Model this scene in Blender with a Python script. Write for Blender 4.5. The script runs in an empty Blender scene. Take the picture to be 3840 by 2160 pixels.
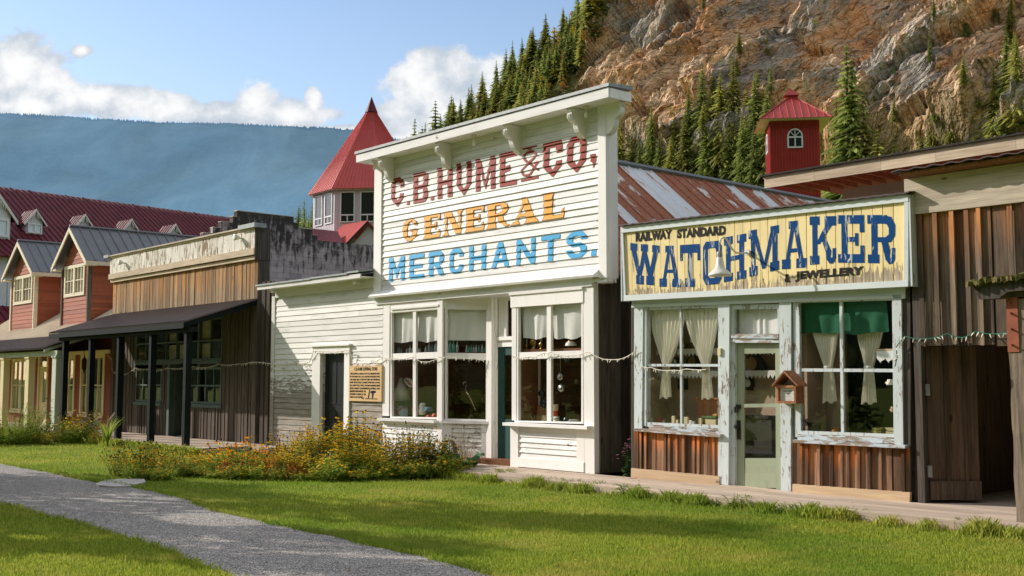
import bpy, math, random
import numpy as np
from mathutils import Vector, Matrix, noise
R = math.radians
random.seed(7)
C = bpy.context.scene.collection
sc = bpy.context.scene

# ------------------------------------------------------------------ camera
FL, CX, CY = 4174.0, 1920.0, 1080.0        # focal length and centre for a 3840 px wide survey photograph
PITCH = math.atan(340.0/FL)
EYE = 1.72
cam_d = bpy.data.cameras.new('camera'); cam = bpy.data.objects.new('camera', cam_d); C.objects.link(cam)
cam.location = (0, 0, EYE); cam.rotation_euler = (R(90)+PITCH, 0, 0)
cam_d.sensor_width = 36; cam_d.lens = FL/3840*36; cam_d.clip_end = 12000; cam_d.clip_start = .1
sc.camera = cam
cP, sP = math.cos(PITCH), math.sin(PITCH)

# ------------------------------------------------------------------ measuring helpers (photo measurements -> metres on real planes)
S9 = 960/2576.0
CROPS = {'V': (0,0,1.490683), 'A': (0,640,S9), 'B': (0,1180,S9), 'C': (800,640,S9), 'D': (1300,300,S9), 'E': (1400,1060,S9),
         'F': (2340,1060,S9), 'G': (2880,400,S9), 'H': (2880,1400,S9), 'Y': (1200,1500,S9), 'W': (1900,0,S9), 'X': (2880,0,S9),
         '0': (0,700,1/1.38), '1': (1300,280,1/1.7043), '2': (2250,700,1/2.1467), '3': (2300,1050,1/1.6104),
         '4': (1350,1050,1/1.8114), '5': (950,850,1/1.6109), 'R': (3200,450,1/.9344)}
def px(c, p):
    o = CROPS[c]; return (o[0]+p[0]*o[2], o[1]+p[1]*o[2])
def ray(c, p):
    x, y = px(c, p)
    a = (x-CX)/FL; b = (CY-y)/FL
    return Vector((a, cP-b*sP, sP+b*cP))
def ground(c, p, z=0.0):
    d = ray(c, p); t = (z-EYE)/d.z
    return Vector((d.x*t, d.y*t, z))
def atdist(c, p, Y):
    d = ray(c, p); t = Y/d.y
    return Vector((d.x*t, Y, EYE+d.z*t))

class Frame:
    """a building line: x along the front to the right, y into the building, z up"""
    def __init__(s, origin, rotz, name=''):
        s.M = Matrix.Translation(origin) @ Matrix.Rotation(rotz, 4, 'Z'); s.rotz = rotz
        s.I = s.M.inverted(); s.c = s.I @ Vector((0,0,EYE))
    def dirl(s, c, p): return s.I.to_3x3() @ ray(c, p)
    def w(s, u, y, z): return s.M @ Vector((u, y, z))
class Plane:
    """vertical plane inside a frame through (u0,y0), turned by ang; local a along it, d = depth behind it"""
    def __init__(s, fr, u0=0, y0=0, ang=0):
        s.fr = fr; s.u0, s.y0, s.ang = u0, y0, ang
        s.e = Vector((math.cos(ang), math.sin(ang), 0)); s.n = Vector((-math.sin(ang), math.cos(ang), 0))
    def pt(s, c, p, d=0.0):
        v = s.fr.dirl(c, p); o = Vector((s.u0, s.y0, 0))
        t = (d - (s.fr.c-o).dot(s.n))/v.dot(s.n)
        q = s.fr.c + v*t
        return ((q-o).dot(s.e), q.z)
    def to3(s, a, z, d=0.0):
        return (s.u0+s.e.x*a+s.n.x*d, s.y0+s.e.y*a+s.n.y*d, z)
def floor_u(fr, c, p, z):
    """point of frame on a horizontal plane"""
    v = fr.dirl(c, p); t = (z-fr.c.z)/v.z; q = fr.c+v*t
    return (q.x, q.y)

STREET = Frame(ground('V', (1497,1192), .12)*1.0 - Vector((0,0,.12)), math.atan2(-.7492,.6623))
PS = Plane(STREET)

class Q:
    """quad on a plane, corners TL,TR,BR,BL measured in the photo; bil(s,t) with t up"""
    def __init__(s, pl, c, TL, TR, BR, BL, d=0.0):
        s.pl = pl; s.d = d
        s.TL, s.TR, s.BR, s.BL = [Vector(pl.pt(c if not isinstance(p[0], str) else p[0], p if not isinstance(p[0], str) else p[1:], d)) for p in (TL,TR,BR,BL)]
    def bil(s, a, t):
        return (s.BL*(1-a)+s.BR*a)*(1-t)+(s.TL*(1-a)+s.TR*a)*t
    def sub(s, a0, a1, t0, t1):
        q = Q.__new__(Q); q.pl = s.pl; q.d = s.d
        q.BL, q.BR, q.TR, q.TL = s.bil(a0,t0), s.bil(a1,t0), s.bil(a1,t1), s.bil(a0,t1); return q
    def poly(s): return [s.BL, s.BR, s.TR, s.TL]
    @property
    def w(s): return ((s.TR-s.TL).length+(s.BR-s.BL).length)/2
    @property
    def h(s): return ((s.TR-s.BR).length+(s.TL-s.BL).length)/2
def QL(pl, a0, a1, z0, z1, d=0.0):
    q = Q.__new__(Q); q.pl = pl; q.d = d
    q.BL, q.BR, q.TR, q.TL = Vector((a0,z0)), Vector((a1,z0)), Vector((a1,z1)), Vector((a0,z1)); return q

SPLIT = {'corner_pilaster','corner_board','baseboard','window_sill','corner_post','base_frame','left_bay_post','slanted_base','door_frame','window_trim','window_paper','metal_cap','side_return','hinge','door_rail','sign_return','sign_frame','curtain_panel','porch_beam','letter_bar','lettering_outline','word','carved_figure','band_trim'}
# ------------------------------------------------------------------ mesh builder
class MB:
    def __init__(s): s.v = []; s.f = []; s.r = []; s.cur = 0.5; s.p = []
    def rnd(s, r=None): s.cur = random.random() if r is None else r; return s
    def add(s, vs, fs):
        b = len(s.v); s.p.append((b, b+len(vs), len(s.f), len(s.f)+len(fs))); s.v.extend([tuple(v) for v in vs]); s.f.extend([[b+i for i in f] for f in fs]); s.r.extend([s.cur]*len(fs)); return s
    def box(s, x0, x1, y0, y1, z0, z1):
        vs = [(x,y,z) for z in (z0,z1) for x,y in ((x0,y0),(x1,y0),(x1,y1),(x0,y1))]
        return s.add(vs, [(3,2,1,0),(4,5,6,7),(0,1,5,4),(1,2,6,5),(2,3,7,6),(3,0,4,7)])
    def prism(s, pl, poly, d0, d1):
        """poly in (a,z); front face at depth d0 (towards the street), back at d1"""
        n = len(poly)
        vs = [pl.to3(p[0],p[1],d0) for p in poly]+[pl.to3(p[0],p[1],d1) for p in poly]
        fs = [list(range(n)), list(range(2*n-1,n-1,-1))]+[[(i+1)%n, i, n+i, n+(i+1)%n] for i in range(n)]
        return s.add(vs, fs)
    def q(s, q, d0, d1): return s.prism(q.pl, q.poly(), d0, d1)
    def bar(s, pl, p0, p1, w, d0, d1):
        """flat bar between two (a,z) points of a plane, width w"""
        a = Vector(p0); b = Vector(p1); t = (b-a).normalized(); n = Vector((-t.y,t.x))*w/2
        return s.prism(pl, [a-n, b-n, b+n, a+n], d0, d1)
    def ext(s, prof, x0, x1):
        """profile of (y,z) points extruded along x"""
        n = len(prof)
        vs = [(x0,y,z) for y,z in prof]+[(x1,y,z) for y,z in prof]
        return s.add(vs, [list(range(n)), list(range(2*n-1,n-1,-1))]+[[(i+1)%n, i, n+i, n+(i+1)%n] for i in range(n)])
    def hexa(s, lo, hi):
        """lo, hi: four points each"""
        return s.add(list(lo)+list(hi), [(3,2,1,0),(4,5,6,7),(0,1,5,4),(1,2,6,5),(2,3,7,6),(3,0,4,7)])
    def tube(s, pts, r, n=6, cap=True):
        pts = [Vector(p) for p in pts]; rs = r if isinstance(r,(list,tuple)) else [r]*len(pts)
        vs = []; fs = []
        for i, p in enumerate(pts):
            t = (pts[min(i+1,len(pts)-1)]-pts[max(i-1,0)]).normalized()
            a = t.cross(Vector((0,0,1)));
            if a.length < .05: a = t.cross(Vector((1,0,0)))
            a.normalize(); b = t.cross(a)
            for k in range(n):
                w = 2*math.pi*k/n; vs.append(p+(a*math.cos(w)+b*math.sin(w))*rs[i])
        for i in range(len(pts)-1):
            for k in range(n): fs.append((i*n+k, i*n+(k+1)%n, (i+1)*n+(k+1)%n, (i+1)*n+k))
        if cap: fs.append(list(range(n-1,-1,-1))); fs.append([len(vs)-n+k for k in range(n)])
        return s.add(vs, fs)
    def lathe(s, c, prof, n=16, axis='z', caps=True):
        """prof list of (radius, height) round centre c"""
        vs = []; fs = []
        for r_, h in prof:
            for k in range(n):
                w = 2*math.pi*k/n
                o = (math.cos(w)*r_, math.sin(w)*r_, h) if axis == 'z' else (math.cos(w)*r_, -h, math.sin(w)*r_)
                vs.append((c[0]+o[0], c[1]+o[1], c[2]+o[2]))
        m = len(prof)
        for i in range(m-1):
            for k in range(n): fs.append((i*n+k, i*n+(k+1)%n, (i+1)*n+(k+1)%n, (i+1)*n+k))
        if caps: fs.append(list(range(n-1,-1,-1))); fs.append([(m-1)*n+k for k in range(n)])
        return s.add(vs, fs)
    def islands(s, tol=.012):
        bb = [([min(v[k] for v in s.v[a:b])-tol for k in range(3)], [max(v[k] for v in s.v[a:b])+tol for k in range(3)]) for a, b, c, d in s.p]
        par = list(range(len(bb)))
        def find(i):
            while par[i] != i: i = par[i]
            return i
        for i in range(len(bb)):
            for j in range(i):
                if all(bb[i][0][k] <= bb[j][1][k] and bb[j][0][k] <= bb[i][1][k] for k in range(3)): par[find(i)] = find(j)
        g = {}
        for i in range(len(bb)): g.setdefault(find(i), []).append(i)
        out = []
        for ids in g.values():
            m = MB()
            for i in ids:
                a, b, c, d = s.p[i]; o = len(m.v); m.v += s.v[a:b]; m.f += [[o+k-a for k in f] for f in s.f[c:d]]; m.r += s.r[c:d]
            out.append(m)
        return out
    def build(s, name, m, parent=None, smooth=False, fr=None, bevel=0):
        if name in SPLIT and len(s.p) > 1:
            os_ = [p.build(name, m, parent, smooth, fr, bevel) if len(p.p) < 2 else None for p in s.islands()]
            return os_[0]
        off = Vector(parent['_off']) if parent is not None and '_off' in parent else Vector((0,0,0))
        me = bpy.data.meshes.new(name)
        me.from_pydata([tuple(Vector(v)-off) for v in s.v], [], s.f)
        at = me.attributes.new('rnd', 'FLOAT', 'FACE'); at.data.foreach_set('value', s.r)
        me.materials.append(m)
        if smooth: me.polygons.foreach_set('use_smooth', [True]*len(me.polygons))
        me.update()
        o = bpy.data.objects.new(name, me); C.objects.link(o)
        if parent is not None: o.parent = parent
        elif fr is not None: o.matrix_world = fr.M
        if bevel:
            b = o.modifiers.new('bevel','BEVEL'); b.width = bevel; b.segments = 1; b.limit_method = 'ANGLE'
        if parent is not None and '_off' in parent: o['_off'] = tuple(off)
        return o
def tag(o, label=None, cat=None, group=None, kind=None):
    if label: o['label'] = label
    if cat: o['category'] = cat
    if group: o['group'] = group
    if kind: o['kind'] = kind
    return o
def thing(name, label, cat, fr=None, off=(0,0,0), group=None):
    """an Empty at the thing's base; children meshes are given in frame coordinates"""
    o = bpy.data.objects.new(name, None); C.objects.link(o); o.empty_display_size = .2
    M = fr.M if fr else Matrix.Identity(4)
    o.matrix_world = M @ Matrix.Translation(off); o['_off'] = tuple(off)
    return tag(o, label, cat, group)
def copy_tree(o, parent=None):
    c = o.copy(); C.objects.link(c); c.parent = parent
    for ch in o.children: copy_tree(ch, c)
    return c
def struct(name, mb, m, **k):
    return tag(mb.build(name, m, **k), kind='structure')
# base point of things made of one mesh: recentre the mesh on its own base
def single(name, mb, m, label, cat, fr=None, group=None, smooth=False, bevel=0):
    vs = mb.v; cx = sum(v[0] for v in vs)/len(vs); cy = sum(v[1] for v in vs)/len(vs); cz = min(v[2] for v in vs)
    mb.v = [(v[0]-cx, v[1]-cy, v[2]-cz) for v in vs]
    o = mb.build(name, m, smooth=smooth, bevel=bevel)
    o.matrix_world = (fr.M if fr else Matrix.Identity(4)) @ Matrix.Translation((cx,cy,cz))
    return tag(o, label, cat, group)

# ------------------------------------------------------------------ material builder
class NT:
    def __init__(s, name):
        s.m = bpy.data.materials.new(name); s.m.use_nodes = True; s.t = s.m.node_tree
        s.t.nodes.clear(); s.out = s.t.nodes.new('ShaderNodeOutputMaterial')
        s._tc = None
    def n(s, typ, ins=None, **at):
        x = s.t.nodes.new('ShaderNode'+typ)
        for k, v in at.items(): setattr(x, k, v)
        for k, v in (ins or {}).items():
            if isinstance(v, bpy.types.NodeSocket): s.t.links.new(v, x.inputs[k])
            else: x.inputs[k].default_value = v
        return x
    def obj(s):
        if not s._tc: s._tc = s.n('TexCoord')
        return s._tc.outputs['Object']
    def map(s, vec=None, scale=(1,1,1), rot=(0,0,0), loc=(0,0,0)):
        return s.n('Mapping', {'Vector': vec or s.obj(), 'Scale': scale, 'Rotation': rot, 'Location': loc}).outputs[0]
    def noise(s, vec, scale=1.0, detail=4.0, rough=.6, dist=0.0):
        return s.n('TexNoise', {'Vector': vec, 'Scale': scale, 'Detail': detail, 'Roughness': rough, 'Distortion': dist}).outputs['Fac']
    def ramp(s, fac, stops, interp='LINEAR'):
        x = s.n('ValToRGB', {'Fac': fac}); r = x.color_ramp; r.interpolation = interp
        while len(r.elements) < len(stops): r.elements.new(.5)
        for e, (p, c) in zip(r.elements, stops):
            e.position = p; e.color = (c if isinstance(c,(tuple,list)) else (c,c,c))[:3]+(1,) if isinstance(c,(tuple,list)) else (c,c,c,1)
        return x.outputs['Color']
    def sm(s, fac, a, b, lo=0.0, hi=1.0):
        return s.n('MapRange', {'Value': fac, 'From Min': a, 'From Max': b, 'To Min': lo, 'To Max': hi}, interpolation_type='SMOOTHSTEP').outputs['Result']
    def mr(s, fac, a, b, lo=0.0, hi=1.0):
        return s.n('MapRange', {'Value': fac, 'From Min': a, 'From Max': b, 'To Min': lo, 'To Max': hi}).outputs['Result']
    def mix(s, fac, a, b, bt='MIX'):
        x = s.n('MixRGB', {'Fac': fac, 'Color1': a if isinstance(a, bpy.types.NodeSocket) else tuple(a)[:3]+(1,), 'Color2': b if isinstance(b, bpy.types.NodeSocket) else tuple(b)[:3]+(1,)}, blend_type=bt)
        return x.outputs['Color']
    def math(s, op, a, b=0.0, c=None, clamp=False):
        ins = {0: a, 1: b}
        if c is not None: ins[2] = c
        return s.n('Math', ins, operation=op, use_clamp=clamp).outputs[0]
    def attr(s, name='rnd'): return s.n('Attribute', attribute_name=name).outputs['Fac']
    def sep(s, vec=None):
        x = s.n('SeparateXYZ', {'Vector': vec or s.obj()}); return x.outputs
    def comb(s, x=0.0, y=0.0, z=0.0): return s.n('CombineXYZ', {'X': x, 'Y': y, 'Z': z}).outputs[0]
    def vadd(s, a, b): return s.n('VectorMath', {0: a, 1: b}, operation='ADD').outputs[0]
    def bump(s, h, strength=.5, dist=.01, normal=None):
        ins = {'Height': h, 'Strength': strength, 'Distance': dist}
        if normal: ins['Normal'] = normal
        return s.n('Bump', ins).outputs[0]
    def bsdf(s, color, rough=.8, normal=None, metal=0.0, spec=.3, **k):
        ins = {'Base Color': color if isinstance(color, bpy.types.NodeSocket) else tuple(color)[:3]+(1,), 'Roughness': rough, 'Metallic': metal, 'Specular IOR Level': spec}
        if normal: ins['Normal'] = normal
        ins.update(k)
        return s.n('BsdfPrincipled', ins).outputs[0]
    def done(s, sh):
        s.t.links.new(sh, s.out.inputs['Surface']); return s.m
M = {}
def shift(t):
    """object coordinates moved by a per-board random number"""
    r = t.attr(); k = t.math('MULTIPLY', r, 37.7)
    return t.vadd(t.obj(), t.comb(k, k, k)), r
def grain_scale(g, a, b):
    return (a, a, b) if g == 'z' else (b, a, a)
def wood(name, dark, light, g='z', warm=None, warm_z=None, rough=.85, knots=True, bump=.6, warm_amt=.6, lo=.6, hi=1.25):
    """bare weathered boards; warm = orange tint in the sheltered upper part between heights warm_z"""
    t = NT(name); v, r = shift(t)
    gr = t.noise(t.map(v, grain_scale(g, 38, 1.6)), 1, 5, .65, .3)
    br = t.noise(t.map(v, grain_scale(g, 5, .9)), 1, 4, .6, .5)
    col = t.ramp(t.math('ADD', t.math('MULTIPLY', gr, .65), t.math('MULTIPLY', br, .35)), [(.32, dark), (.66, light)])
    fac = t.mr(r, 0, 1, lo, hi)
    col = t.mix(1.0, col, t.comb(fac, fac, fac), 'MULTIPLY')
    if warm:
        z = t.sep()[2]; m = t.noise(t.map(v, grain_scale(g, 6, .5)), 1, 3, .6)
        h = t.sm(t.math('ADD', z, t.mr(m, .3, .7, -.35, .35)), warm_z[0], warm_z[1])
        pick = t.sm(t.noise(t.comb(t.math('MULTIPLY', r, 91), 3.0, 1.0), 1, 0), .38, .62)
        h = t.math('MULTIPLY', t.math('MULTIPLY', h, t.mr(pick, 0, 1, .35, 1)), warm_amt)
        col = t.mix(h, col, t.mix(1.0, t.ramp(gr, [(.3, tuple(c*.45 for c in warm)), (.65, warm)]), t.comb(fac, fac, fac), 'MULTIPLY'))
    if knots:
        vo = t.n('TexVoronoi', {'Vector': t.map(v, grain_scale(g, 3.2, 1.3)), 'Scale': 1.0}).outputs['Distance']
        kn = t.sm(vo, .09, .05)
        col = t.mix(t.math('MULTIPLY', kn, .75), col, tuple(c*.35 for c in dark))
    nb = t.bump(t.math('ADD', gr, t.math('MULTIPLY', br, .5)), bump, .006)
    return t.done(t.bsdf(col, rough, nb, spec=.15))
def paint(name, pc, wc=(.16,.14,.12), g='z', amt=.5, rough=.6, dirt=.25, z_fade=None, scale=1.0, lo=.9, hi=1.03, chip=.5, wl=None, spec=.25):
    """peeling paint over grey wood: amt 0 = intact, 1 = mostly bare"""
    t = NT(name); v, r = shift(t)
    gr = t.noise(t.map(v, grain_scale(g, 40*scale, 2*scale)), 1, 4, .6, .2)
    p1 = t.noise(t.map(v, grain_scale(g, 16*scale, 3.2*scale)), 1, 6, .68, .6)
    p2 = t.noise(t.obj(), 1.3, 3, .5)
    f = t.math('ADD', t.math('MULTIPLY', p1, .72), t.math('MULTIPLY', p2, .28))
    if z_fade:
        f = t.math('ADD', f, t.sm(t.sep()[2], z_fade[0], z_fade[1], z_fade[2], 0.0))
    th = .74-.34*amt
    m = t.sm(f, th-.012, th+.012)
    wcol = t.ramp(gr, [(.3, tuple(c*.55 for c in wc)), (.7, wl or tuple(c*1.5 for c in wc))])
    fac = t.mr(r, 0, 1, lo, hi)
    d = t.noise(t.map(v, grain_scale(g, 7, 1.2)), 1, 4, .6)
    pcol = t.mix(t.math('MULTIPLY', t.sm(d, .45, .75), dirt), pc, tuple(c*.5+.03 for c in pc))
    pcol = t.mix(1.0, pcol, t.comb(fac, fac, fac), 'MULTIPLY')
    col = t.mix(m, pcol, wcol)
    nb = t.bump(t.math('ADD', t.math('MULTIPLY', t.math('SUBTRACT', 1.0, m), chip), t.math('MULTIPLY', gr, .5)), .5, .004)
    return t.done(t.bsdf(col, t.mr(m, 0, 1, rough, .9), nb, spec=spec))
def plain(name, c, rough=.7, var=.12, scale=6, metal=0.0, spec=.3, bump=.15, bs=30):
    t = NT(name); n1 = t.noise(t.obj(), scale, 5, .6); n2 = t.noise(t.obj(), bs, 4, .6)
    fac = t.mr(n1, .3, .7, 1-var, 1+var)
    col = t.mix(1.0, c, t.comb(fac, fac, fac), 'MULTIPLY')
    return t.done(t.bsdf(col, rough, t.bump(n2, bump, .004), metal, spec))

WHITE = (.90,.885,.86)
M['white'] = paint('white_paint', WHITE, (.34,.31,.27), 'x', .31, dirt=.45, lo=.84, hi=1.04)
M['white_v'] = paint('white_paint_upright', (.92,.89,.85), (.28,.24,.2), 'z', .1, dirt=.15)
M['white_worn'] = paint('worn_white_paint', (.82,.79,.73), (.27,.24,.2), 'x', .62, dirt=.5)
M['white_annex'] = paint('annex_white_paint', (.86,.845,.80), (.32,.285,.24), 'x', .24, dirt=.5, lo=.84, z_fade=(.4,2.5,.36))
M['dark_boards'] = wood('dark_weathered_boards', (.04,.032,.027), (.19,.16,.135), 'z', knots=True)
M['brown_boards'] = wood('brown_weathered_boards', (.13,.085,.05), (.48,.34,.21), 'z', warm=(.62,.29,.08), warm_z=(3.75,4.15), warm_amt=.75)
M['porch_boards'] = wood('porch_boards', (.045,.036,.03), (.18,.14,.11), 'z')  # darker than the upper boards: awning shade put into the colour
M['peel_band'] = paint('peeling_white_band', (.74,.70,.60), (.30,.21,.13), 'z', .62, dirt=.3, wl=(.42,.31,.2))
M['bleached'] = wood('bleached_plank', (.38,.29,.195), (.80,.65,.47), 'x', rough=.8, lo=.85, hi=1.1)
M['grey_beam'] = wood('grey_beam', (.33,.28,.215), (.68,.58,.46), 'x', lo=.9, hi=1.1, bump=.4)
M['dark_paint'] = plain('black_green_paint', (.010,.014,.014), .75, .3, spec=.1)
M['metal_dark'] = plain('brown_black_metal_roof', (.10,.075,.07), .38, .15, 3, .4, .5, .05)
M['metal_grey'] = plain('grey_metal_roof', (.155,.16,.17), .42, .1, 2, .4, .5, .05)
M['metal_tan'] = plain('tan_metal_roof', (.66,.57,.44), .55, .1, 2, .0, .3, .05)
M['galv'] = plain('galvanised_metal', (.27,.29,.29), .55, .25, 9, .2, .5, .05)
M['red_metal'] = plain('dark_red_metal_roof', (.115,.013,.022), .6, .25, 1.3, .0, .25, .05)
M['red_clap'] = paint('faded_red_paint', (.37,.105,.05), (.35,.2,.14), 'x', .33, dirt=.5, wl=(.55,.33,.25), lo=.8, hi=1.1)
M['red_wall'] = plain('dark_red_wall_paint', (.26,.052,.020), .7, .15, 3)
M['cream'] = paint('cream_paint', (.74,.62,.36), (.3,.22,.14), 'z', .12, dirt=.2)
M['cream_pale'] = paint('pale_cream_paint', (.78,.70,.52), (.3,.22,.14), 'x', .15, dirt=.25)
M['post_green'] = paint('pale_green_grey_post_paint', (.52,.55,.44), (.3,.27,.2), 'z', .2, dirt=.3)
M['blue_trim'] = paint('pale_blue_peeling_paint', (.62,.68,.68), (.25,.19,.15), 'z', .50, dirt=.25, scale=1.5, wl=(.42,.33,.27), chip=.9)
M['blue_trim_x'] = paint('pale_blue_peeling_trim', (.66,.71,.71), (.25,.19,.15), 'x', .22, dirt=.25, scale=1.2, wl=(.42,.33,.27), chip=.9)
M['blue_worn_x'] = paint('worn_pale_blue_sill', (.55,.62,.66), (.28,.22,.17), 'x', .72, dirt=.25, scale=1.2, wl=(.48,.39,.31), chip=.9)
M['yellow'] = paint('peeling_yellow_paint', (.90,.73,.36), (.36,.27,.17), 'z', .34, dirt=.3, scale=.85, z_fade=(2.85,3.3,.20), wl=(.6,.5,.36), chip=1.0)
M['door_green'] = paint('sage_green_door_paint', (.34,.38,.26), (.3,.27,.19), 'z', .25, dirt=.4)
M['teal_door'] = paint('teal_door_paint', (.022,.075,.062), (.06,.1,.08), 'z', .3, dirt=.3)
M['dark_green_trim'] = paint('grey_green_trim_paint', (.10,.14,.12), (.07,.07,.06), 'x', .4, dirt=.5)
M['black_door'] = plain('black_door_paint', (.012,.014,.016), .4, .2)
M['black'] = plain('deep_interior', (.006,.006,.006), .9, .1)
M['interior_brown'] = wood('store_interior_wood', (.12,.055,.03), (.30,.13,.06), 'x', knots=False)
M['interior_beige'] = plain('beige_interior_wall', (.50,.37,.265), .9, .06)
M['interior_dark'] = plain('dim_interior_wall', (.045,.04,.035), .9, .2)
M['cloth_white'] = plain('white_cloth', (.90,.88,.82), .9, .04, 4)
M['cloth_cream'] = plain('cream_curtain_cloth', (.92,.87,.72), .9, .04, 4)
def cloth(name, c):
    t = NT(name); n1 = t.noise(t.obj(), 60, 3, .6)
    a = t.n('BsdfDiffuse', {'Color': tuple(c)+(1,), 'Normal': t.bump(n1, .1, .002)}).outputs[0]; b = t.n('BsdfTranslucent', {'Color': tuple(c)+(1,)}).outputs[0]
    return t.done(t.n('MixShader', {0: .12, 1: a, 2: b}).outputs[0])
M['cloth_white'] = cloth('white_cotton', (.93,.92,.87)); M['cloth_cream'] = cloth('cream_cotton', (.95,.90,.76))
M['cloth_green'] = plain('green_blind_cloth', (.018,.12,.06), .85, .1, 4)
M['new_plank'] = wood('pale_new_plank', (.44,.31,.19), (.66,.49,.31), 'x', rough=.75, lo=.9, hi=1.1, bump=.3)
M['orange_boards'] = wood('dark_and_orange_boards', (.05,.03,.02), (.30,.17,.10), 'z', warm=(.85,.24,.04), warm_z=(.42,.78), warm_amt=.75, lo=.12, hi=1.8)
M['barn_boards'] = wood('barn_boards', (.035,.026,.02), (.29,.215,.155), 'z', warm=(.85,.32,.08), warm_z=(3.0,3.7), warm_amt=.55, lo=.15, hi=1.6)
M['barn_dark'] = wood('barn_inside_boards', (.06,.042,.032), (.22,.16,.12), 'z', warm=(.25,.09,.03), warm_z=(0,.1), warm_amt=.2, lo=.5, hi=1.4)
M['red_rafter'] = plain('red_brown_rafter_paint', (.62,.19,.09), .7, .25)
M['beige_board'] = plain('beige_board_wall', (.74,.62,.47), .85, .07, 2)
M['cedar'] = wood('red_cedar', (.24,.09,.045), (.46,.21,.10), 'z', rough=.5, knots=False, bump=.2)
M['rust_steel'] = plain('rust_red_steel', (.30,.09,.045), .7, .2)
M['paper'] = plain('white_paper', (.75,.74,.68), .8, .03)
M['ink'] = plain('dark_ink', (.03,.025,.02), .8, .1)
M['enamel'] = plain('rusty_white_enamel', (.72,.68,.62), .3, .12, 12)
M['bulb'] = plain('white_glass_bulb', (.85,.83,.76), .2, .03)
M['wire_white'] = plain('white_plastic_wire', (.70,.66,.55), .5, .05)
M['wire_green'] = plain('green_plastic_wire', (.03,.15,.10), .5, .05)
M['plywood'] = wood('varnished_sign_board', (.62,.38,.17), (.88,.63,.34), 'x', rough=.5, knots=False, lo=1, hi=1, bump=.2)
M['boardwalk'] = wood('boardwalk_planks', (.36,.28,.21), (.64,.52,.41), 'x', rough=.85, lo=.82, hi=1.15, bump=.5)
def letter(name, c, under, g, amt=.25, wl=None):
    return paint(name, c, under, g, amt, rough=.55, dirt=.12, scale=.95, spec=.08, lo=1, hi=1, wl=wl or tuple(x*1.1 for x in under), chip=.4)
M['l_red'] = letter('oxblood_letter_paint', (.27,.022,.012), (.62,.58,.5), 'x', .06)
M['l_orange'] = letter('orange_letter_paint', (.80,.38,.05), (.62,.58,.5), 'x', .1)
M['l_line'] = plain('thin_brown_outline', (.2,.07,.03), .7)
M['l_blue'] = letter('sky_blue_letter_paint', (.04,.36,.66), (.62,.58,.5), 'x', .16)
M['l_navy'] = letter('navy_letter_paint', (.002,.055,.20), (.55,.57,.52), 'z', .50)
M['l_black'] = letter('black_letter_paint', (.03,.028,.025), (.6,.46,.2), 'z', .3)
def glass():
    t = NT('window_glass')
    fc = t.n('LayerWeight', {'Blend': .5}).outputs['Facing']; fr = t.math('ADD', .075, t.math('MULTIPLY', t.math('POWER', fc, 4.0), .9))
    a = t.n('BsdfTransparent', {'Color': (.96,.97,.965,1)}).outputs[0]
    nb = t.bump(t.noise(t.obj(), 1.6, 2, .5), .12, .02)
    b = t.n('BsdfGlossy', {'Roughness': .015, 'Color': (1,1,1,1), 'Normal': nb}).outputs[0]
    return t.done(t.n('MixShader', {0: t.math('ADD', t.math('MULTIPLY', fr, .9), .0, clamp=True), 1: a, 2: b}).outputs[0])
M['glass'] = glass()
def bottle_glass(name, c):
    t = NT(name)
    a = t.n('BsdfTransparent', {'Color': tuple(c)+(1,)}).outputs[0]
    b = t.n('BsdfPrincipled', {'Base Color': tuple(c)+(1,), 'Roughness': .1}).outputs[0]
    return t.done(t.n('MixShader', {0: .6, 1: a, 2: b}).outputs[0])
M['bottle_clear'] = bottle_glass('clear_bottle_glass', (.55,.62,.58))
M['bottle_teal'] = bottle_glass('teal_bottle_glass', (.15,.42,.36))
def rusty():
    t = NT('rusty_corrugated_roof'); v, r = shift(t)
    a = t.noise(t.map(t.obj(), (.55,1.2,.55)), 1.6, 5, .65, .4)
    pick = t.noise(t.comb(t.math('MULTIPLY', r, 71), 2.0, 5.0), 1, 0)
    y = t.sep()[1]
    f = t.math('ADD', t.math('ADD', t.math('MULTIPLY', a, .9), t.math('MULTIPLY', t.math('SUBTRACT', pick, .5), 1.1)), t.mr(y, 0, 12.5, .23, .03))
    m = t.sm(f, .47, .53)
    fine = t.noise(t.map(t.obj(), (20,20,20)), 1, 4, .6)
    rc = t.ramp(fine, [(.3, (.20,.06,.03)), (.7, (.42,.16,.08))])
    edge = t.math('MULTIPLY', t.sm(f, .40, .49), t.math('SUBTRACT', 1.0, m))
    mc = t.mix(t.math('MULTIPLY', edge, .6), (.66,.68,.69), (.66,.55,.42))
    col = t.mix(m, mc, rc)
    return t.done(t.bsdf(col, t.mr(m,0,1,.45,.85), None, t.mr(m,0,1,.35,0), .4))
M['rusty'] = rusty()
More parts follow.
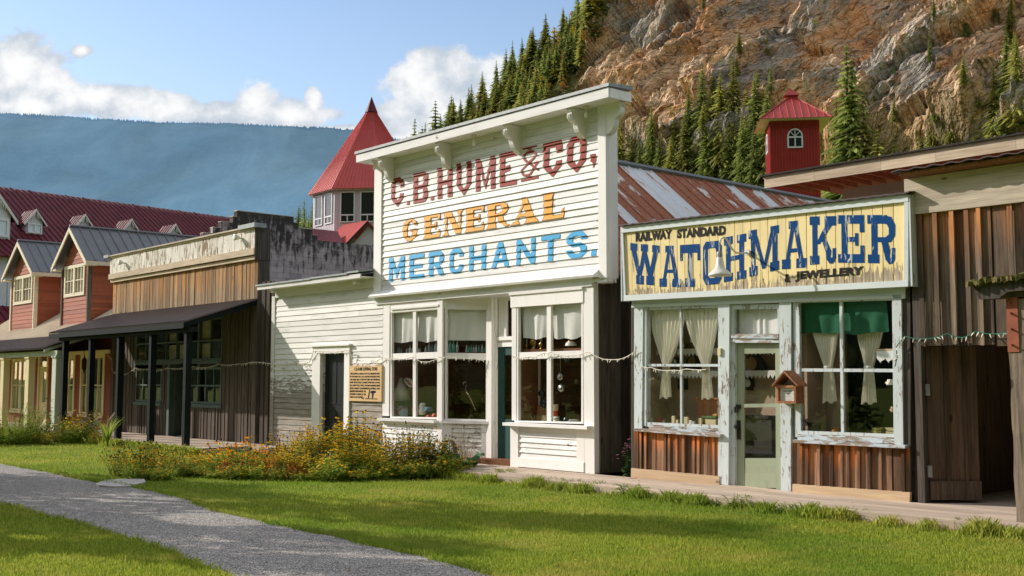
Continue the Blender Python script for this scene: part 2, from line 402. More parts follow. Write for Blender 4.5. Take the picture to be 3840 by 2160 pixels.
# ================================================================== helpers for buildings
def clap(mb, q, n, lap=.02, base=.0, jit=.15, rj=True):
    """lap siding as n boards between the bottom and top of quad q; each board leans out at its foot"""
    pl = q.pl; d = q.d
    for i in range(n):
        t0, t1 = i/n, (i+1)/n
        a, b = q.bil(0,t0), q.bil(1,t0); c, e = q.bil(1,t1), q.bil(0,t1)
        l = lap*random.uniform(1-jit, 1+jit*2); dz = random.uniform(-.003,.003)
        if rj: mb.rnd()
        # split lengthwise now and then: a butt joint
        cuts = [0, 1] if random.random() < .55 else [0, random.uniform(.25,.8), 1]
        for s0, s1 in zip(cuts, cuts[1:]):
            if rj: mb.rnd()
            A, B = a.lerp(b, s0), a.lerp(b, s1); D_, E_ = e.lerp(c, s0), e.lerp(c, s1)
            g = .0012 if s0 > 0 else 0; A = A+Vector((g,dz)); B = B+Vector((0,dz)); D_ = D_+Vector((g,.006)); E_ = E_+Vector((0,.006))
            lo = [pl.to3(A.x,A.y,d-l), pl.to3(B.x,B.y,d-l-random.uniform(-.002,.003)), pl.to3(B.x,B.y,d+.004), pl.to3(A.x,A.y,d+.004)]
            hi = [pl.to3(D_.x,D_.y,d-.002), pl.to3(E_.x,E_.y,d-.002), pl.to3(E_.x,E_.y,d+.004), pl.to3(D_.x,D_.y,d+.004)]
            mb.hexa(lo, hi)
def vboards(mb, q, w=.17, th=.02, d=None, batten=0.0, bw=.05, var=.3, gap=.004, jitd=.008, ragged=0.0, bskip=0.0):
    d = q.d if d is None else d; W = q.w; x = 0.0; xs = []
    while x < W-.02:
        ww = w*random.uniform(1-var, 1+var); x1 = min(W, x+ww)
        if W-x1 < .05: x1 = W
        xs.append((x, x1)); x = x1
    for a, b in xs:
        mb.rnd(); j = random.uniform(0, jitd); r0 = random.uniform(0, ragged); g = random.uniform(.4,1.2)*gap
        p = q.sub((a+g)/W, (b-g)/W, 0, 1)
        p.BL.y -= r0; p.BR.y -= r0
        mb.q(p, d-th-j, d)
    if batten:
        for a, b in xs[1:]:
            if random.random() < bskip: continue
            mb.rnd(); h = bw/2*random.uniform(.8,1.25); r0 = random.uniform(0, ragged); o = random.uniform(-.01,.01)
            p = q.sub((a+o-h)/W, (a+o+h)/W, 0, 1); p.BL.y -= r0; p.BR.y -= r0
            mb.q(p, d-th-batten*random.uniform(.8,1.2), d-th+.001 if False else d-th-jitd)
def frame_bars(mb, q, wl, wt, wr, wb, d0, d1):
    W, H = q.w, q.h
    mb.q(q.sub(0, wl/W, 0, 1), d0, d1); mb.q(q.sub(1-wr/W, 1, 0, 1), d0, d1)
    mb.q(q.sub(wl/W, 1-wr/W, 0, wb/H), d0, d1); mb.q(q.sub(wl/W, 1-wr/W, 1-wt/H, 1), d0, d1)
def window(parent, q, m, cols=(), rows=(), fw=.05, mw=.03, rw=.03, d0=-.02, d1=.05, glass_d=.02, name='window', panes=True, sashm=None, frame=None):
    """window > pane; cols, rows = positions (0..1) of muntins"""
    mb = MB(); fw4 = frame or (fw,fw,fw,fw)
    frame_bars(mb, q, fw4[0], fw4[1], fw4[2], fw4[3], d0, d1)
    W, H = q.w, q.h
    for c in cols: mb.rnd(); mb.q(q.sub(c-mw/2/W, c+mw/2/W, fw4[3]/H, 1-fw4[1]/H), d0+.008, d1-.003)
    cs = [fw4[0]/W]+sorted(cols)+[1-fw4[2]/W]
    for r_ in rows:
        for a, b in zip(cs, cs[1:]):
            a2 = a+(mw/2/W if a in cols else 0); b2 = b-(mw/2/W if b in cols else 0)
            mb.rnd(); mb.q(q.sub(a2, b2, r_-rw/2/H, r_+rw/2/H), d0+.012, d1-.006)
    w = mb.build(name, m, parent)
    if panes:
        rs = [fw4[3]/H]+sorted(rows)+[1-fw4[1]/H]
        for i, (a, b) in enumerate(zip(cs, cs[1:])):
            for c, e in zip(rs, rs[1:]):
                p = q.sub(a+(mw/2/W if a in cols else 0), b-(mw/2/W if b in cols else 0), c+(rw/2/H if c in rows else 0), e-(rw/2/H if e in rows else 0))
                g = MB(); g.add([q.pl.to3(v.x, v.y, glass_d) for v in p.poly()], [(0,1,2,3)]); g.build('pane', M['glass'], w)
    return w
def ribbed(mb, P0, P1, P2, P3, n, rib=.02, rw=.35, th=.012, rj=True):
    """metal sheet roof: P0,P1 along the top (ridge), P3,P2 along the eave; n raised ribs run ridge to eave"""
    P0, P1, P2, P3 = map(Vector, (P0,P1,P2,P3)); nrm = (P1-P0).cross(P3-P0).normalized()
    if nrm.z < 0: nrm = -nrm
    for i in range(n):
        a, b = i/n, (i+1)/n
        if rj: mb.rnd()
        m_ = a+(b-a)*(1-rw)
        def pp(t, h): return (P0.lerp(P1,t)+nrm*h, P3.lerp(P2,t)+nrm*h)
        u0,l0 = pp(a,0); u1,l1 = pp(m_,0); u2,l2 = pp(m_+(b-m_)*.22,rib); u3,l3 = pp(m_+(b-m_)*.78,rib); u4,l4 = pp(b,0)
        mb.add([u0,u1,u2,u3,u4,l0,l1,l2,l3,l4], [(0,1,6,5),(1,2,7,6),(2,3,8,7),(3,4,9,8)])
    q = [P0-nrm*th*.2, P1-nrm*th*.2, P2-nrm*th*.2, P3-nrm*th*.2]; b_ = [v-nrm*th for v in q]
    mb.hexa(b_, q)
def clip(poly, pa, pb):
    """keep the part of a convex polygon left of pa->pb"""
    out = []; n = len(poly)
    def side(p): return (pb[0]-pa[0])*(p[1]-pa[1])-(pb[1]-pa[1])*(p[0]-pa[0])
    for i in range(n):
        a, b = poly[i], poly[(i+1)%n]; sa, sb = side(a), side(b)
        if sa >= 0: out.append(a)
        if (sa >= 0) != (sb >= 0):
            t = sa/(sa-sb); out.append((a[0]+(b[0]-a[0])*t, a[1]+(b[1]-a[1])*t))
    return out
_lo = [0]
def letters_on_claps(mb, polys, q, n, lap=.02, off=.0022):
    """convex polygons (a,z) laid onto the leaning boards of clap(q,n)"""
    pl = q.pl; _lo[0] += 1
    for i in range(n):
        a, b = q.bil(0,i/n), q.bil(1,i/n); c, e = q.bil(1,(i+1)/n), q.bil(0,(i+1)/n)
        for k, p in enumerate(polys):
            r = clip(clip([tuple(v) for v in p], (a.x,a.y+.001), (b.x,b.y+.001)), (c.x,c.y-.001), (e.x,e.y-.001))
            if len(r) < 3: continue
            vs = []
            for x, z in r:
                s_ = (x-a.x)/(b.x-a.x) if b.x != a.x else 0
                zb = a.y+(b.y-a.y)*s_; zt = e.y+(c.y-e.y)*s_; h = max(0,min(1,(z-zb)/(zt-zb)))
                vs.append(pl.to3(x, z, q.d-(lap*1.3+.003)*(1-h)-.003*h-off-.0003*(k%7)))
            mb.add(vs, [list(range(len(vs)))])
def flat_letters(mb, polys, pl, d, off=.004):
    for k, p in enumerate(polys):
        mb.prism(pl, p, d-off-.0004*(k%9), d-.0005)
# ---- stroke letters: lists of convex polygons in a unit box
def BX(x0,y0,x1,y1): return [(x0,y0),(x1,y0),(x1,y1),(x0,y1)]
def LN(x0,y0,x1,y1,w):
    """slanted stem with horizontal cut ends; width w measured horizontally"""
    if y0 > y1: x0,y0,x1,y1 = x1,y1,x0,y0
    return [(x0-w/2,y0),(x0+w/2,y0),(x1+w/2,y1),(x1-w/2,y1)]
def arc(cx,cy,rx,ry,a0,a1,wx,wy,n=7):
    """band along an ellipse between angles"""
    out = []
    for i in range(n):
        p, q_ = R(a0+(a1-a0)*i/n), R(a0+(a1-a0)*(i+1)/n)
        out.append([(cx+math.cos(p)*(rx-wx),cy+math.sin(p)*(ry-wy)),(cx+math.cos(p)*rx,cy+math.sin(p)*ry),(cx+math.cos(q_)*rx,cy+math.sin(q_)*ry),(cx+math.cos(q_)*(rx-wx),cy+math.sin(q_)*(ry-wy))])
    return out
def block(ch, w=.31):
    """chamfered block capitals whose bowls come to a point at the foot"""
    b = .17; c = .24
    oL = [[(0,.3),(w,.36),(w,.78),(0,.82)]]; oR = [[(1-w,.36),(1,.3),(1,.82),(1-w,.78)]]
    bot = [[(0,.3),(.5,0),(.5,.2),(w,.36)], [(.5,0),(1,.3),(1-w,.36),(.5,.2)]]
    top = [[(0,.82),(w,.78),(.36,.84),(.25,1)], [(.25,1),(.36,.84),(.64,.84),(.75,1)], [(.75,1),(.64,.84),(1-w,.78),(1,.82)]]
    if ch == 'O': return oL+oR+bot+top
    if ch == 'C': return oL+bot+top[:2]+[[(.75,1),(.64,.84),(1-w,.78),(1,.82)], BX(1-w,.64,1,.8), BX(1-w,.33,1,.44)]
    if ch == 'K': return oL+bot+[BX(0,.84,1,1), BX(0,.7,w,.9), BX(1-w,.66,1,.85), BX(1-w,.33,1,.44)]
    if ch == 'U': return [BX(0,.3,w,1), BX(1-w,.3,1,1)]+[[(0,.3),(w,.3),(.5,.17),(.5,-.04)], [(.5,-.04),(.5,.17),(1-w,.3),(1,.3)]]
    if ch == 'B': return [BX(0,0,w,1), [(w,.86),(w,1),(.8,1),(.7,.86)], [(.7,.86),(.8,1),(1,.88),(1-w,.78)], [(1-w,.66),(1-w,.78),(1,.88),(1,.58)], [(w,.44),(w,.58),(.66,.58),(.66,.44)], [(.66,.44),(.66,.58),(1-w,.66),(1,.58)], [(.66,.44),(1,.58),(.98,.5),(.8,.44)], [(.66,.58),(.66,.44),(1-w,.36),(1,.42)], [(1-w,.24),(1-w,.36),(1,.42),(1,.16)], [(.66,.15),(1-w,.24),(1,.16),(.8,0)], [(w,0),(w,.15),(.66,.15),(.8,0)]]
    if ch == 'H': return [BX(0,0,w,1), BX(1-w,0,1,1), BX(w,.42,1-w,.57)]
    if ch == 'M': return [BX(0,0,w*.75,1), BX(1-w*.75,0,1,1), [(w*.75,1),(.5,.25),(.5,.0),(w*.75,.62)], [(1-w*.75,1),(1-w*.75,.62),(.5,.0),(.5,.25)]]
    if ch == 'E': return [BX(0,0,w,1), BX(w,.84,1,1), BX(w,0,1,.16), [(w,.40),(.62,.44),(.62,.62),(w,.57)]]
    if ch == '.': return [BX(0,0,1,1)]
    if ch == ',': return [BX(.1,.45,1,1), [(.45,0),(.6,0),(1,.45),(.45,.45)]]
    return []
def amp():
    w = .13; o = []
    pts = [(1,.12),(.18,.72),(.12,.86),(.35,1),(.65,1),(.85,.86),(.78,.74),(.1,.3),(.02,.18),(.2,.0),(.5,.0),(.98,.5)]
    for a, b in zip(pts, pts[1:]):
        A, B = Vector(a), Vector(b); n = (B-A).normalized(); n = Vector((-n.y, n.x))*w/2*.8
        o.append([A-n, B-n, B+n, A+n])
    o.append(BX(.72,.42,1,.5))
    return [[(p[0], p[1]) for p in q] for q in o]
def sans(ch, w=.3, h=.17):
    """squared sans capitals with cut corners (MERCHANTS)"""
    if ch == 'M': return [BX(0,0,w*.8,1), BX(1-w*.8,0,1,1), [(w*.8,1),(w*.8,.6),(.5,.1),(.5,.48)], [(1-w*.8,1),(.5,.48),(.5,.1),(1-w*.8,.6)]]
    if ch == 'E': return [BX(0,0,w,1), BX(w,1-h,1,1), BX(w,0,1,h), BX(w,.42,.88,.42+h)]
    if ch == 'R': return [BX(0,0,w,1), [(w,1-h),(w,1),(.78,1),(.7,1-h)], [(.7,1-h),(.78,1),(1,.85),(1-w,.78)], BX(1-w,.62,1,.8), [(1-w,.62),(1,.62),(.8,.42),(.7,.56)], BX(w,.42,.72,.57), [(.42,.42),(.76,.42),(1.05,0),(.72,0)]]
    if ch == 'C' : return [[(0,.2),(w,.26),(w,.74),(0,.8)], [(0,.8),(w,.74),(.38,1-h),(.25,1)], [(.25,1),(.38,1-h),(.62,1-h),(.75,1)], [(.75,1),(.62,1-h),(1-w,.74),(1,.8)], BX(1-w,.66,1,.77), [(0,.2),(.25,0),(.38,h),(w,.26)], [(.25,0),(.75,0),(.62,h),(.38,h)], [(.75,0),(1,.2),(1-w,.26),(.62,h)], BX(1-w,.22,1,.34)]
    if ch == 'H': return [BX(0,0,w*.85,1), BX(1-w*.85,0,1,1), BX(w*.85,.42,1-w*.85,.42+h)]
    if ch == 'A': return [LN(.12,0,.5,1,w*.8), LN(.88,0,.5,1,w*.8), [(.24,.2),(.76,.2),(.7,.36),(.3,.36)]]
    if ch == 'N': return [BX(0,0,w*.72,1), BX(1-w*.72,0,1,1), [(w*.7,1),(w*.7,.66),(1-w*.7,0),(1-w*.7,.34)]]
    if ch == 'T': return [BX(0,1-h,1,1), BX(.5-w*.45,0,.5+w*.45,1-h)]
    if ch == 'S': return [[(.25,1),(.38,1-h),(.62,1-h),(.75,1)], [(.75,1),(.62,1-h),(1-w,.74),(1,.8)], BX(1-w,.68,1,.77), [(0,.8),(w,.72),(.38,1-h),(.25,1)], [(0,.62),(w,.64),(w,.74),(0,.8)], [(0,.62),(.25,.43),(.4,.57),(w,.64)], [(.25,.43),(.6,.43),(.75,.57),(.4,.57)], [(.6,.43),(1-w,.34),(1,.4),(.75,.57)], [(1-w,.34),(1-w,.26),(1,.2),(1,.4)], [(.62,h),(.75,0),(1,.2),(1-w,.26)], [(.38,h),(.25,0),(.75,0),(.62,h)], [(w,.26),(0,.2),(.25,0),(.38,h)], BX(0,.22,w,.32)]
    if ch == '.': return [BX(0,0,1,1)]
    return []
def latin(ch):
    """flared roman capitals with hairline serifs (GENERAL)"""
    h = .1
    def stem(x0,x1): m = (x1-x0)*.12; return [[(x0-m*1.6,0),(x1+m*1.6,0),(x1+m*.2,.12),(x0-m*.2,.12)], [(x0-m*.2,.12),(x1+m*.2,.12),(x1,.5),(x0,.5)], [(x0,.5),(x1,.5),(x1+m*.2,.88),(x0-m*.2,.88)], [(x0-m*.2,.88),(x1+m*.2,.88),(x1+m*1.6,1),(x0-m*1.6,1)]]
    if ch == 'G': return arc(.52,.5,.5,.5,75,290,.3,.12,10)+[[(.6,.99),(.95,.82),(.98,.66),(.8,.72)], [(.6,.01),(.98,.2),(.98,.42),(.72,.42)], [(.55,.42),(.98,.42),(.98,.5),(.55,.5)]]
    if ch == 'E': return stem(.12,.46)+[[(.46,.88),(.46,1),(1,1),(.9,.88)], [(.9,.88),(1,1),(1,.72),(.92,.76)], [(.46,.45),(.46,.55),(.75,.55),(.75,.45)], BX(.72,.36,.8,.64), [(.46,0),(.46,.12),(.9,.12),(1,0)], [(.9,.12),(1,0),(1,.32),(.92,.28)]]
    if ch == 'N': return [[(.02,0),(.34,0),(.24,.1),(.12,.1)], BX(.13,.1,.22,.9), [(0,1),(.22,.9),(.13,.9)], [(0,1),(.34,1),(.22,.86),(.12,.9)], [(.14,1),(.4,1),(.9,.02),(.62,.02)], BX(.78,.1,.88,.92), [(.66,1),(1,1),(.9,.9),(.76,.9)]]
    if ch == 'R': return stem(.12,.42)+[BX(.42,.9,.62,1), BX(.42,.46,.62,.55)]+arc(.6,.73,.38,.27,90,-90,.24,.09,7)+[[(.5,.48),(.72,.48),(.88,.1),(.6,.2)], [(.6,.2),(.88,.1),(1.06,.06),(.86,-.01)]]
    if ch == 'A': return [[(.5,1),(.56,.98),(.25,.08),(.14,.08)], [(.42,1),(.6,1),(.94,.08),(.62,.08)], BX(.3,.28,.7,.37), [(0,0),(.36,0),(.28,.09),(.1,.09)], [(.52,0),(1.06,0),(.96,.1),(.6,.1)]]
    if ch == 'L': return stem(.14,.5)+[[(.5,0),(.5,.12),(.9,.12),(1,0)], [(.9,.12),(1,0),(1.02,.36),(.94,.3)]]
    return []
def slab(ch):
    """western slab capitals with heavy feet (WATCHMAKER)"""
    s = .19
    def foot(x0,x1,y0,y1,up): # trapezoid foot flaring away from the stem
        m = (x1-x0)*.16
        return [[(x0,y0),(x1,y0),(x1-(0 if up else 0),y1),(x0,y1)]] if False else [[(x0,y0),(x1,y0),(x1,y1),(x0,y1)]]
    if ch == 'W': return [BX(0,.82,.24,1), BX(.37,.82,.61,1), BX(.76,.82,1,1), [(.04,.82),(.2,.82),(.38,.2),(.26,.2)], [(.42,.82),(.56,.82),(.38,.2),(.28,.2)], [(.42,.82),(.56,.82),(.76,.2),(.62,.2)], [(.8,.82),(.94,.82),(.76,.2),(.64,.2)], BX(.21,0,.46,.22), BX(.56,0,.81,.22)]
    if ch == 'A': return [BX(.28,.84,.66,1), [(.36,.84),(.5,.84),(.3,.18),(.16,.18)], [(.5,.84),(.66,.84),(.88,.18),(.7,.18)], [(.26,.34),(.76,.34),(.74,.42),(.28,.42)], BX(0,0,.34,.2), BX(.6,0,1,.2)]
    if ch == 'T': return [BX(0,.8,1,1), BX(0,.62,.13,.82), BX(.87,.62,1,.82), BX(.39,.18,.61,.82), BX(.27,0,.73,.2)]
    if ch == 'C': return [[(0,.14),(.26,.2),(.26,.82),(0,.88)], [(0,.88),(.26,.82),(.4,.86),(.16,1)], BX(.3,.84,.7,1) , [(.16,1),(.34,.86),(.7,.86),(.86,1)], [(.86,1),(.66,.84),(.74,.74),(1,.88)], BX(.74,.6,1,.88), [(0,.14),(.16,0),(.4,.14),(.26,.2)], [(.16,0),(.84,0),(.66,.15),(.34,.15)], [(.84,0),(1,.14),(.8,.24),(.64,.15)], [(.8,.14),(1,.12),(1,.34),(.86,.34)]]
    if ch == 'H': return [BX(.0,.82,.4,1), BX(.6,.82,1,1), BX(.1,.16,.3,.84), BX(.7,.16,.9,.84), BX(0,0,.4,.18), BX(.6,0,1,.18), BX(.3,.45,.7,.55)]
    if ch == 'M': return [BX(0,.82,.27,1), BX(.73,.82,1,1), BX(.07,.16,.2,.84), BX(.79,.16,.94,.84), [(.16,.86),(.28,.86),(.56,.1),(.44,.1)], [(.72,.86),(.84,.86),(.56,.1),(.46,.1)], BX(0,0,.26,.2), BX(.71,0,1,.2)]
    if ch == 'K': return [BX(0,.82,.38,1), BX(.1,.16,.29,.84), BX(0,0,.36,.18), BX(.56,.8,1,1), [(.6,.82),(.86,.82),(.38,.42),(.24,.42)], [(.46,.5),(.56,.6),(.82,.26),(.62,.24)], [(.62,.26),(.82,.28),(.78,.1),(.64,.08)], [(.64,.1),(.78,.12),(.9,0),(.76,0)], [(.78,.12),(.96,.14),(.96,.04),(.82,0)], BX(.87,.1,1,.32)]
    if ch == 'E': return [BX(0,.82,1,1), BX(.14,.16,.36,.84), BX(0,0,1,.18), BX(.84,.64,1,.84), BX(.36,.44,.72,.54), BX(.66,.36,.77,.62), BX(.86,.14,1,.36)]
    if ch == 'R': return [BX(0,.82,.7,1), BX(.14,.16,.36,.84), BX(0,0,.42,.18), [(.6,1),(.62,.82),(.72,.8),(.86,.96)], [(.86,.96),(.72,.8),(.78,.72),(1,.8)], [(.78,.72),(.78,.6),(1,.58),(1,.8)], [(.78,.6),(.66,.54),(.84,.44),(1,.58)], BX(.36,.44,.8,.54), [(.5,.46),(.72,.46),(.82,.26),(.6,.22)], [(.6,.22),(.82,.26),(.8,.1),(.66,.06)], [(.66,.08),(.8,.12),(.92,0),(.78,-.02)], [(.8,.12),(.97,.12),(.97,.04),(.84,0)], BX(.88,.08,1,.32)]
    return []
def place(polys, q):
    out = []
    for p in polys:
        r = [tuple(q.bil(x,y)) for x, y in p]
        a = sum(r[i][0]*r[(i+1)%len(r)][1]-r[(i+1)%len(r)][0]*r[i][1] for i in range(len(r)))
        out.append(r if a > 0 else r[::-1])
    return out
def font_polys(text, bold=.0):
    """triangles of Blender's built-in font in a unit box"""
    cu = bpy.data.curves.new('t','FONT'); cu.body = text; cu.offset = bold; cu.resolution_u = 3; cu.space_character = 1.05
    o = bpy.data.objects.new('t', cu); C.objects.link(o)
    me = bpy.data.meshes.new_from_object(o.evaluated_get(bpy.context.evaluated_depsgraph_get()))
    vs = [v.co.copy() for v in me.vertices]; fs = [list(p.vertices) for p in me.polygons]
    bpy.data.objects.remove(o); bpy.data.curves.remove(cu); bpy.data.meshes.remove(me)
    x0, x1 = min(v.x for v in vs), max(v.x for v in vs); y0, y1 = min(v.y for v in vs), max(v.y for v in vs)
    return [[((vs[i].x-x0)/(x1-x0), (vs[i].y-y0)/(y1-y0)) for i in f] for f in fs]
def line_at(p0, p1, x): return p0[1]+(p1[1]-p0[1])*(x-p0[0])/(p1[0]-p0[0])
def row(pl, c, spec, top, bot, fn, d=0.0):
    """a row of painted letters: spec = [(char, x0, x1[, t0, t1])]"""
    out = []
    for it in spec:
        ch, x0, x1 = it[:3]; t0, t1 = it[3:5] if len(it) > 3 else (0,1)
        q = Q(pl, c, (x0, line_at(*top, x0)), (x1, line_at(*top, x1)), (x1, line_at(*bot, x1)), (x0, line_at(*bot, x0)), d)
        if t0 or t1 != 1: q = q.sub(0,1,t0,t1)
        out += place(fn(ch), q)
    return out
# ================================================================== general store (white false front)
hume = thing('general_store', 'white false-front general store with red, orange and blue painted lettering and two display windows', 'store', STREET, (-3.1,0,.12))
def U(p, c='E', d=0.0): return PS.pt(c, p, d)[0]
def Zz(p, c='E', d=0.0): return PS.pt(c, p, d)[1]
# --- upper board front
ZS0, ZS1 = 3.56, 6.22
uL, uR = -6.30, .16
boards = QL(PS, uL, uR, ZS0, 6.40, 0.0); NB_ = 23
NLET = None
mb = MB(); mb.box(-6.5, .33, .012, .2, 3.4, 6.4)
clap(mb, boards, NB_, .024)
front = mb.build('false_front', M['white'], hume)
mb = MB(); mb.rnd()
mb.box(-6.57, uL+.0, -.045, .02, 3.5, 6.4)                # left pilaster
mb.rnd(); mb.box(uR, .345, -.05, .02, 3.42, 6.4)           # right pilaster
mb.rnd(); mb.box(.33, .348, .02, .24, 3.42, 6.4)
mb.build('corner_pilaster', M['white_v'], hume)
mb = MB(); mb.rnd(); mb.box(uL, uR, -.03, -.004, 5.99, 6.02)   # thin moulding under the brackets
mb.build('moulding', M['white'], hume)
# --- cornice
mb = MB(); mb.rnd()
mb.ext([(-.42,6.37),(-.42,6.535),(-.385,6.535),(-.385,6.37)], -6.72, .77)            # fascia
mb.rnd(); mb.ext([(-.384,6.39),(-.384,6.42),(.12,6.42),(.12,6.39)], -6.70, .745)       # soffit
mb.rnd(); mb.box(.746, .78, -.384, .13, 6.37, 6.53)
mb.rnd(); mb.box(-6.72, -6.69, -.384, .13, 6.37, 6.53)
mb.build('cornice', M['white'], hume)
mb = MB()
for a, b in ((-6.75,-3.9),(-3.91,-1.5),(-1.51,.80)):
    h = random.uniform(0,.006)
    mb.rnd(); mb.ext([(-.445,6.545+h),(-.445,6.60+h),(.15,6.64+h),(.15,6.575+h)], a, b)
mb.build('cornice_flashing', M['galv'], hume)
def bracket(u0, u1, parent=hume, side=False):
    """scrolled corbel: a board profile with a rolled nose"""
    prof = [(0,6.385),(-.36,6.385),(-.365,6.33),(-.33,6.315),(-.35,6.29),(-.365,6.25),(-.355,6.20),(-.32,6.155),(-.27,6.13),(-.225,6.125),(-.215,6.09),(-.20,6.03),(-.17,5.975),(-.13,5.93),(-.07,5.885),(0,5.87)]
    mb = MB(); mb.rnd()
    if not side: mb.ext(prof[::-1], u0, u1)
    else:
        pl = Plane(STREET, .35, 0, math.pi/2)      # stands out from the right-hand return
        pr = [(.35, -y*.88, z) for y, z in prof]
        n = len(pr); vs = [(x+o, u0, z) for x, o, z in pr]+[(x+o, u1, z) for x, o, z in pr]
        mb.add(vs, [list(range(n)), list(range(2*n-1,n-1,-1))]+[[i,(i+1)%n,n+(i+1)%n,n+i] for i in range(n)])
    w = (u1-u0)
    if not side:
        for a in (.22,.62): mb.ext([(-.372,6.30),(-.385,6.25),(-.37,6.20),(-.33,6.15),(-.30,6.16),(-.34,6.22)], u0+w*a, u0+w*(a+.18))
    mb.build('bracket', M['white_v'], parent, bevel=.006)
for x0, x1 in ((-5.98,-5.86),(-4.02,-3.90),(-1.97,-1.85),(-.28,-.16)): bracket(x0, x1)
bracket(-.04, .09, side=True)
# --- bulbs under the cornice
for i, u in enumerate((-6.35,-3.0,.03)):
    mb = MB(); mb.lathe((u,-.20,6.30), [(.05,.085),(.05,.05),(.028,.045),(.026,.0)], 10)
    b = thing('porch_bulb', ['white bulb in its holder at the left end of the store cornice','white bulb hanging midway along the store cornice','white bulb near the right end of the store cornice'][i], 'light bulb', STREET, (u,-.2,6.3), 'bulbs under the store cornice')
    mb.build('holder', M['wire_white'], b)
    mb = MB(); mb.lathe((u,-.20,6.22), [(.002,-.045),(.022,-.04),(.034,-.015),(.034,.01),(.022,.05),(.02,.09)], 10); mb.build('glass_bulb', M['bulb'], b, smooth=True)
# --- skirt above the shopfront
mb = MB(); mb.rnd(); mb.ext([(-.16,3.44),(-.175,3.475),(-.02,3.585),(.0,3.585),(.0,3.44)], -6.58, .16)
mb.rnd(); mb.box(-6.5, .0, -.05, .06, 3.30, 3.44)
mb.build('ledge', M['white'], hume)
mb = MB(); mb.rnd(); mb.box(.0, .34, -.03, .2, 3.34, 3.42); mb.build('pilaster_foot', M['white_worn'], hume)
# --- lettering
PO = [[0]]
def lap_letters(name, c, spec, top, bot, fn, m, outline=None):
    polys = row(PS, c, spec, top, bot, fn)
    if outline:
        ol = []
        for p in polys:
            cx = sum(v[0] for v in p)/len(p); cy = sum(v[1] for v in p)/len(p)
            ol.append([(v[0]+math.copysign(.014, v[0]-cx), v[1]+math.copysign(.012, v[1]-cy)) for v in p])
        mb = MB(); letters_on_claps(mb, ol, boards, NB_, .024, .0006); mb.build('lettering_outline', M['l_line'], front)
    for it in spec:
        mb = MB(); letters_on_claps(mb, row(PS, c, [it], top, bot, fn), boards, NB_, .024, .0035); mb.build('letter' if it[0] not in '.,' else 'full_stop', m, front)
def blk(ch): return amp() if ch == '&' else block(ch)
lap_letters('red_lettering', 'D', [('C',455,583),('.',612,640,0,.13),('B',678,825),('.',852,885,0,.13),('H',922,1070),('U',1115,1262),('M',1307,1503),('E',1548,1718),
    ('&',1762,1940,.2,.86),('K',1987,2175),('O',2225,2418),(',',2455,2518,.05,.42)], ((455,998),(2418,545)), ((455,1290),(2418,915)), blk, M['l_red'])
_ab = [[(0,0),(1,0),(1,1),(0,1)]]
q1 = Q(PS,'D',(1780,690),(1928,655),(1928,672),(1780,708)); q2 = Q(PS,'D',(1760,1003),(1935,968),(1935,990),(1760,1027))
t1 = [(.42,-.9),(.58,-.9),(.7,.1),(.3,.1)]; t2 = [(.3,.9),(.7,.9),(.58,1.9),(.42,1.9)]

for tt_, qq in ((t1,q1),(t2,q2)): mb = MB(); letters_on_claps(mb, place(_ab+[tt_], qq), boards, NB_, .024, .0035); mb.build('letter_bar_mark', M['l_red'], front)
lap_letters('orange_lettering', '1', [('G',362,456),('E',492,602),('N',618,752),('E',758,882),('R',893,1040),('A',1055,1225),('L',1248,1392)],
    ((362,930),(1392,742)), ((362,1072),(1392,912)), latin, M['l_orange'], True)
lap_letters('blue_lettering', '1', [('M',275,375),('E',405,500),('R',530,626),('C',662,750),('H',788,895),('A',930,1045),('N',1090,1210),('T',1248,1368),('S',1410,1540),('.',1568,1600,.0,.24)],
    ((275,1172),(1540,993)), ((275,1326),(1540,1164)), sans, M['l_blue'])
# --- building body and roof behind the front
mb = MB()
q = QL(Plane(STREET, .0, .10, math.pi/2), 0, 12.4, .12, 3.55, 0.0)
vboards(mb, q, .21, .02, 0.0, batten=.0, gap=.01, jitd=.012)
mb.box(-.12, -.01, .1, 12.5, .12, 3.55)
mb.build('side_wall', M['dark_boards'], hume)
mb = MB()
mb.box(-6.5, -6.3, .1, 12.5, .12, 3.5); mb.box(-6.5, -.01, 12.3, 12.5, .12, 3.5)
mb.add([(-6.4,12.5,3.5),(0,12.5,3.5),(-3.1,12.5,6.15)], [(0,1,2)])
mb.build('rear_wall', M['dark_boards'], hume)
mb = MB(); ribbed(mb, (-3.1,.2,6.37), (-3.1,12.75,6.37), (.30,12.75,3.50), (.30,.2,3.50), 34, .022, .16)
mb.build('roof', M['rusty'], hume)
mb = MB(); ribbed(mb, (-3.1,12.75,6.37), (-3.1,.2,6.37), (-6.8,.2,3.35), (-6.8,12.75,3.35), 34, .022, .16)
mb.tube([(-3.1,.2,6.40),(-3.1,12.8,6.40)], .07, 6); mb.build('rear_roof', M['metal_grey'], hume)
# --- shop floor, inner walls
mb = MB(); mb.box(-6.25, -.15, .06, 3.9, .12, .20); mb.build('shop_floor', M['interior_brown'], hume)
mb = MB(); mb.box(-6.25, -.15, 2.3, 2.4, .2, 3.3); mb.box(-6.3, -6.2, .12, 3.9, .2, 3.3); mb.box(-2.018, -2.0, .11, .62, .2, 3.28); mb.box(-.25, -.14, .12, 3.9, .2, 3.3); mb.box(-6.25,-.15,.25,4,3.3,3.36)
mb.build('shop_wall', M['interior_brown'], hume)
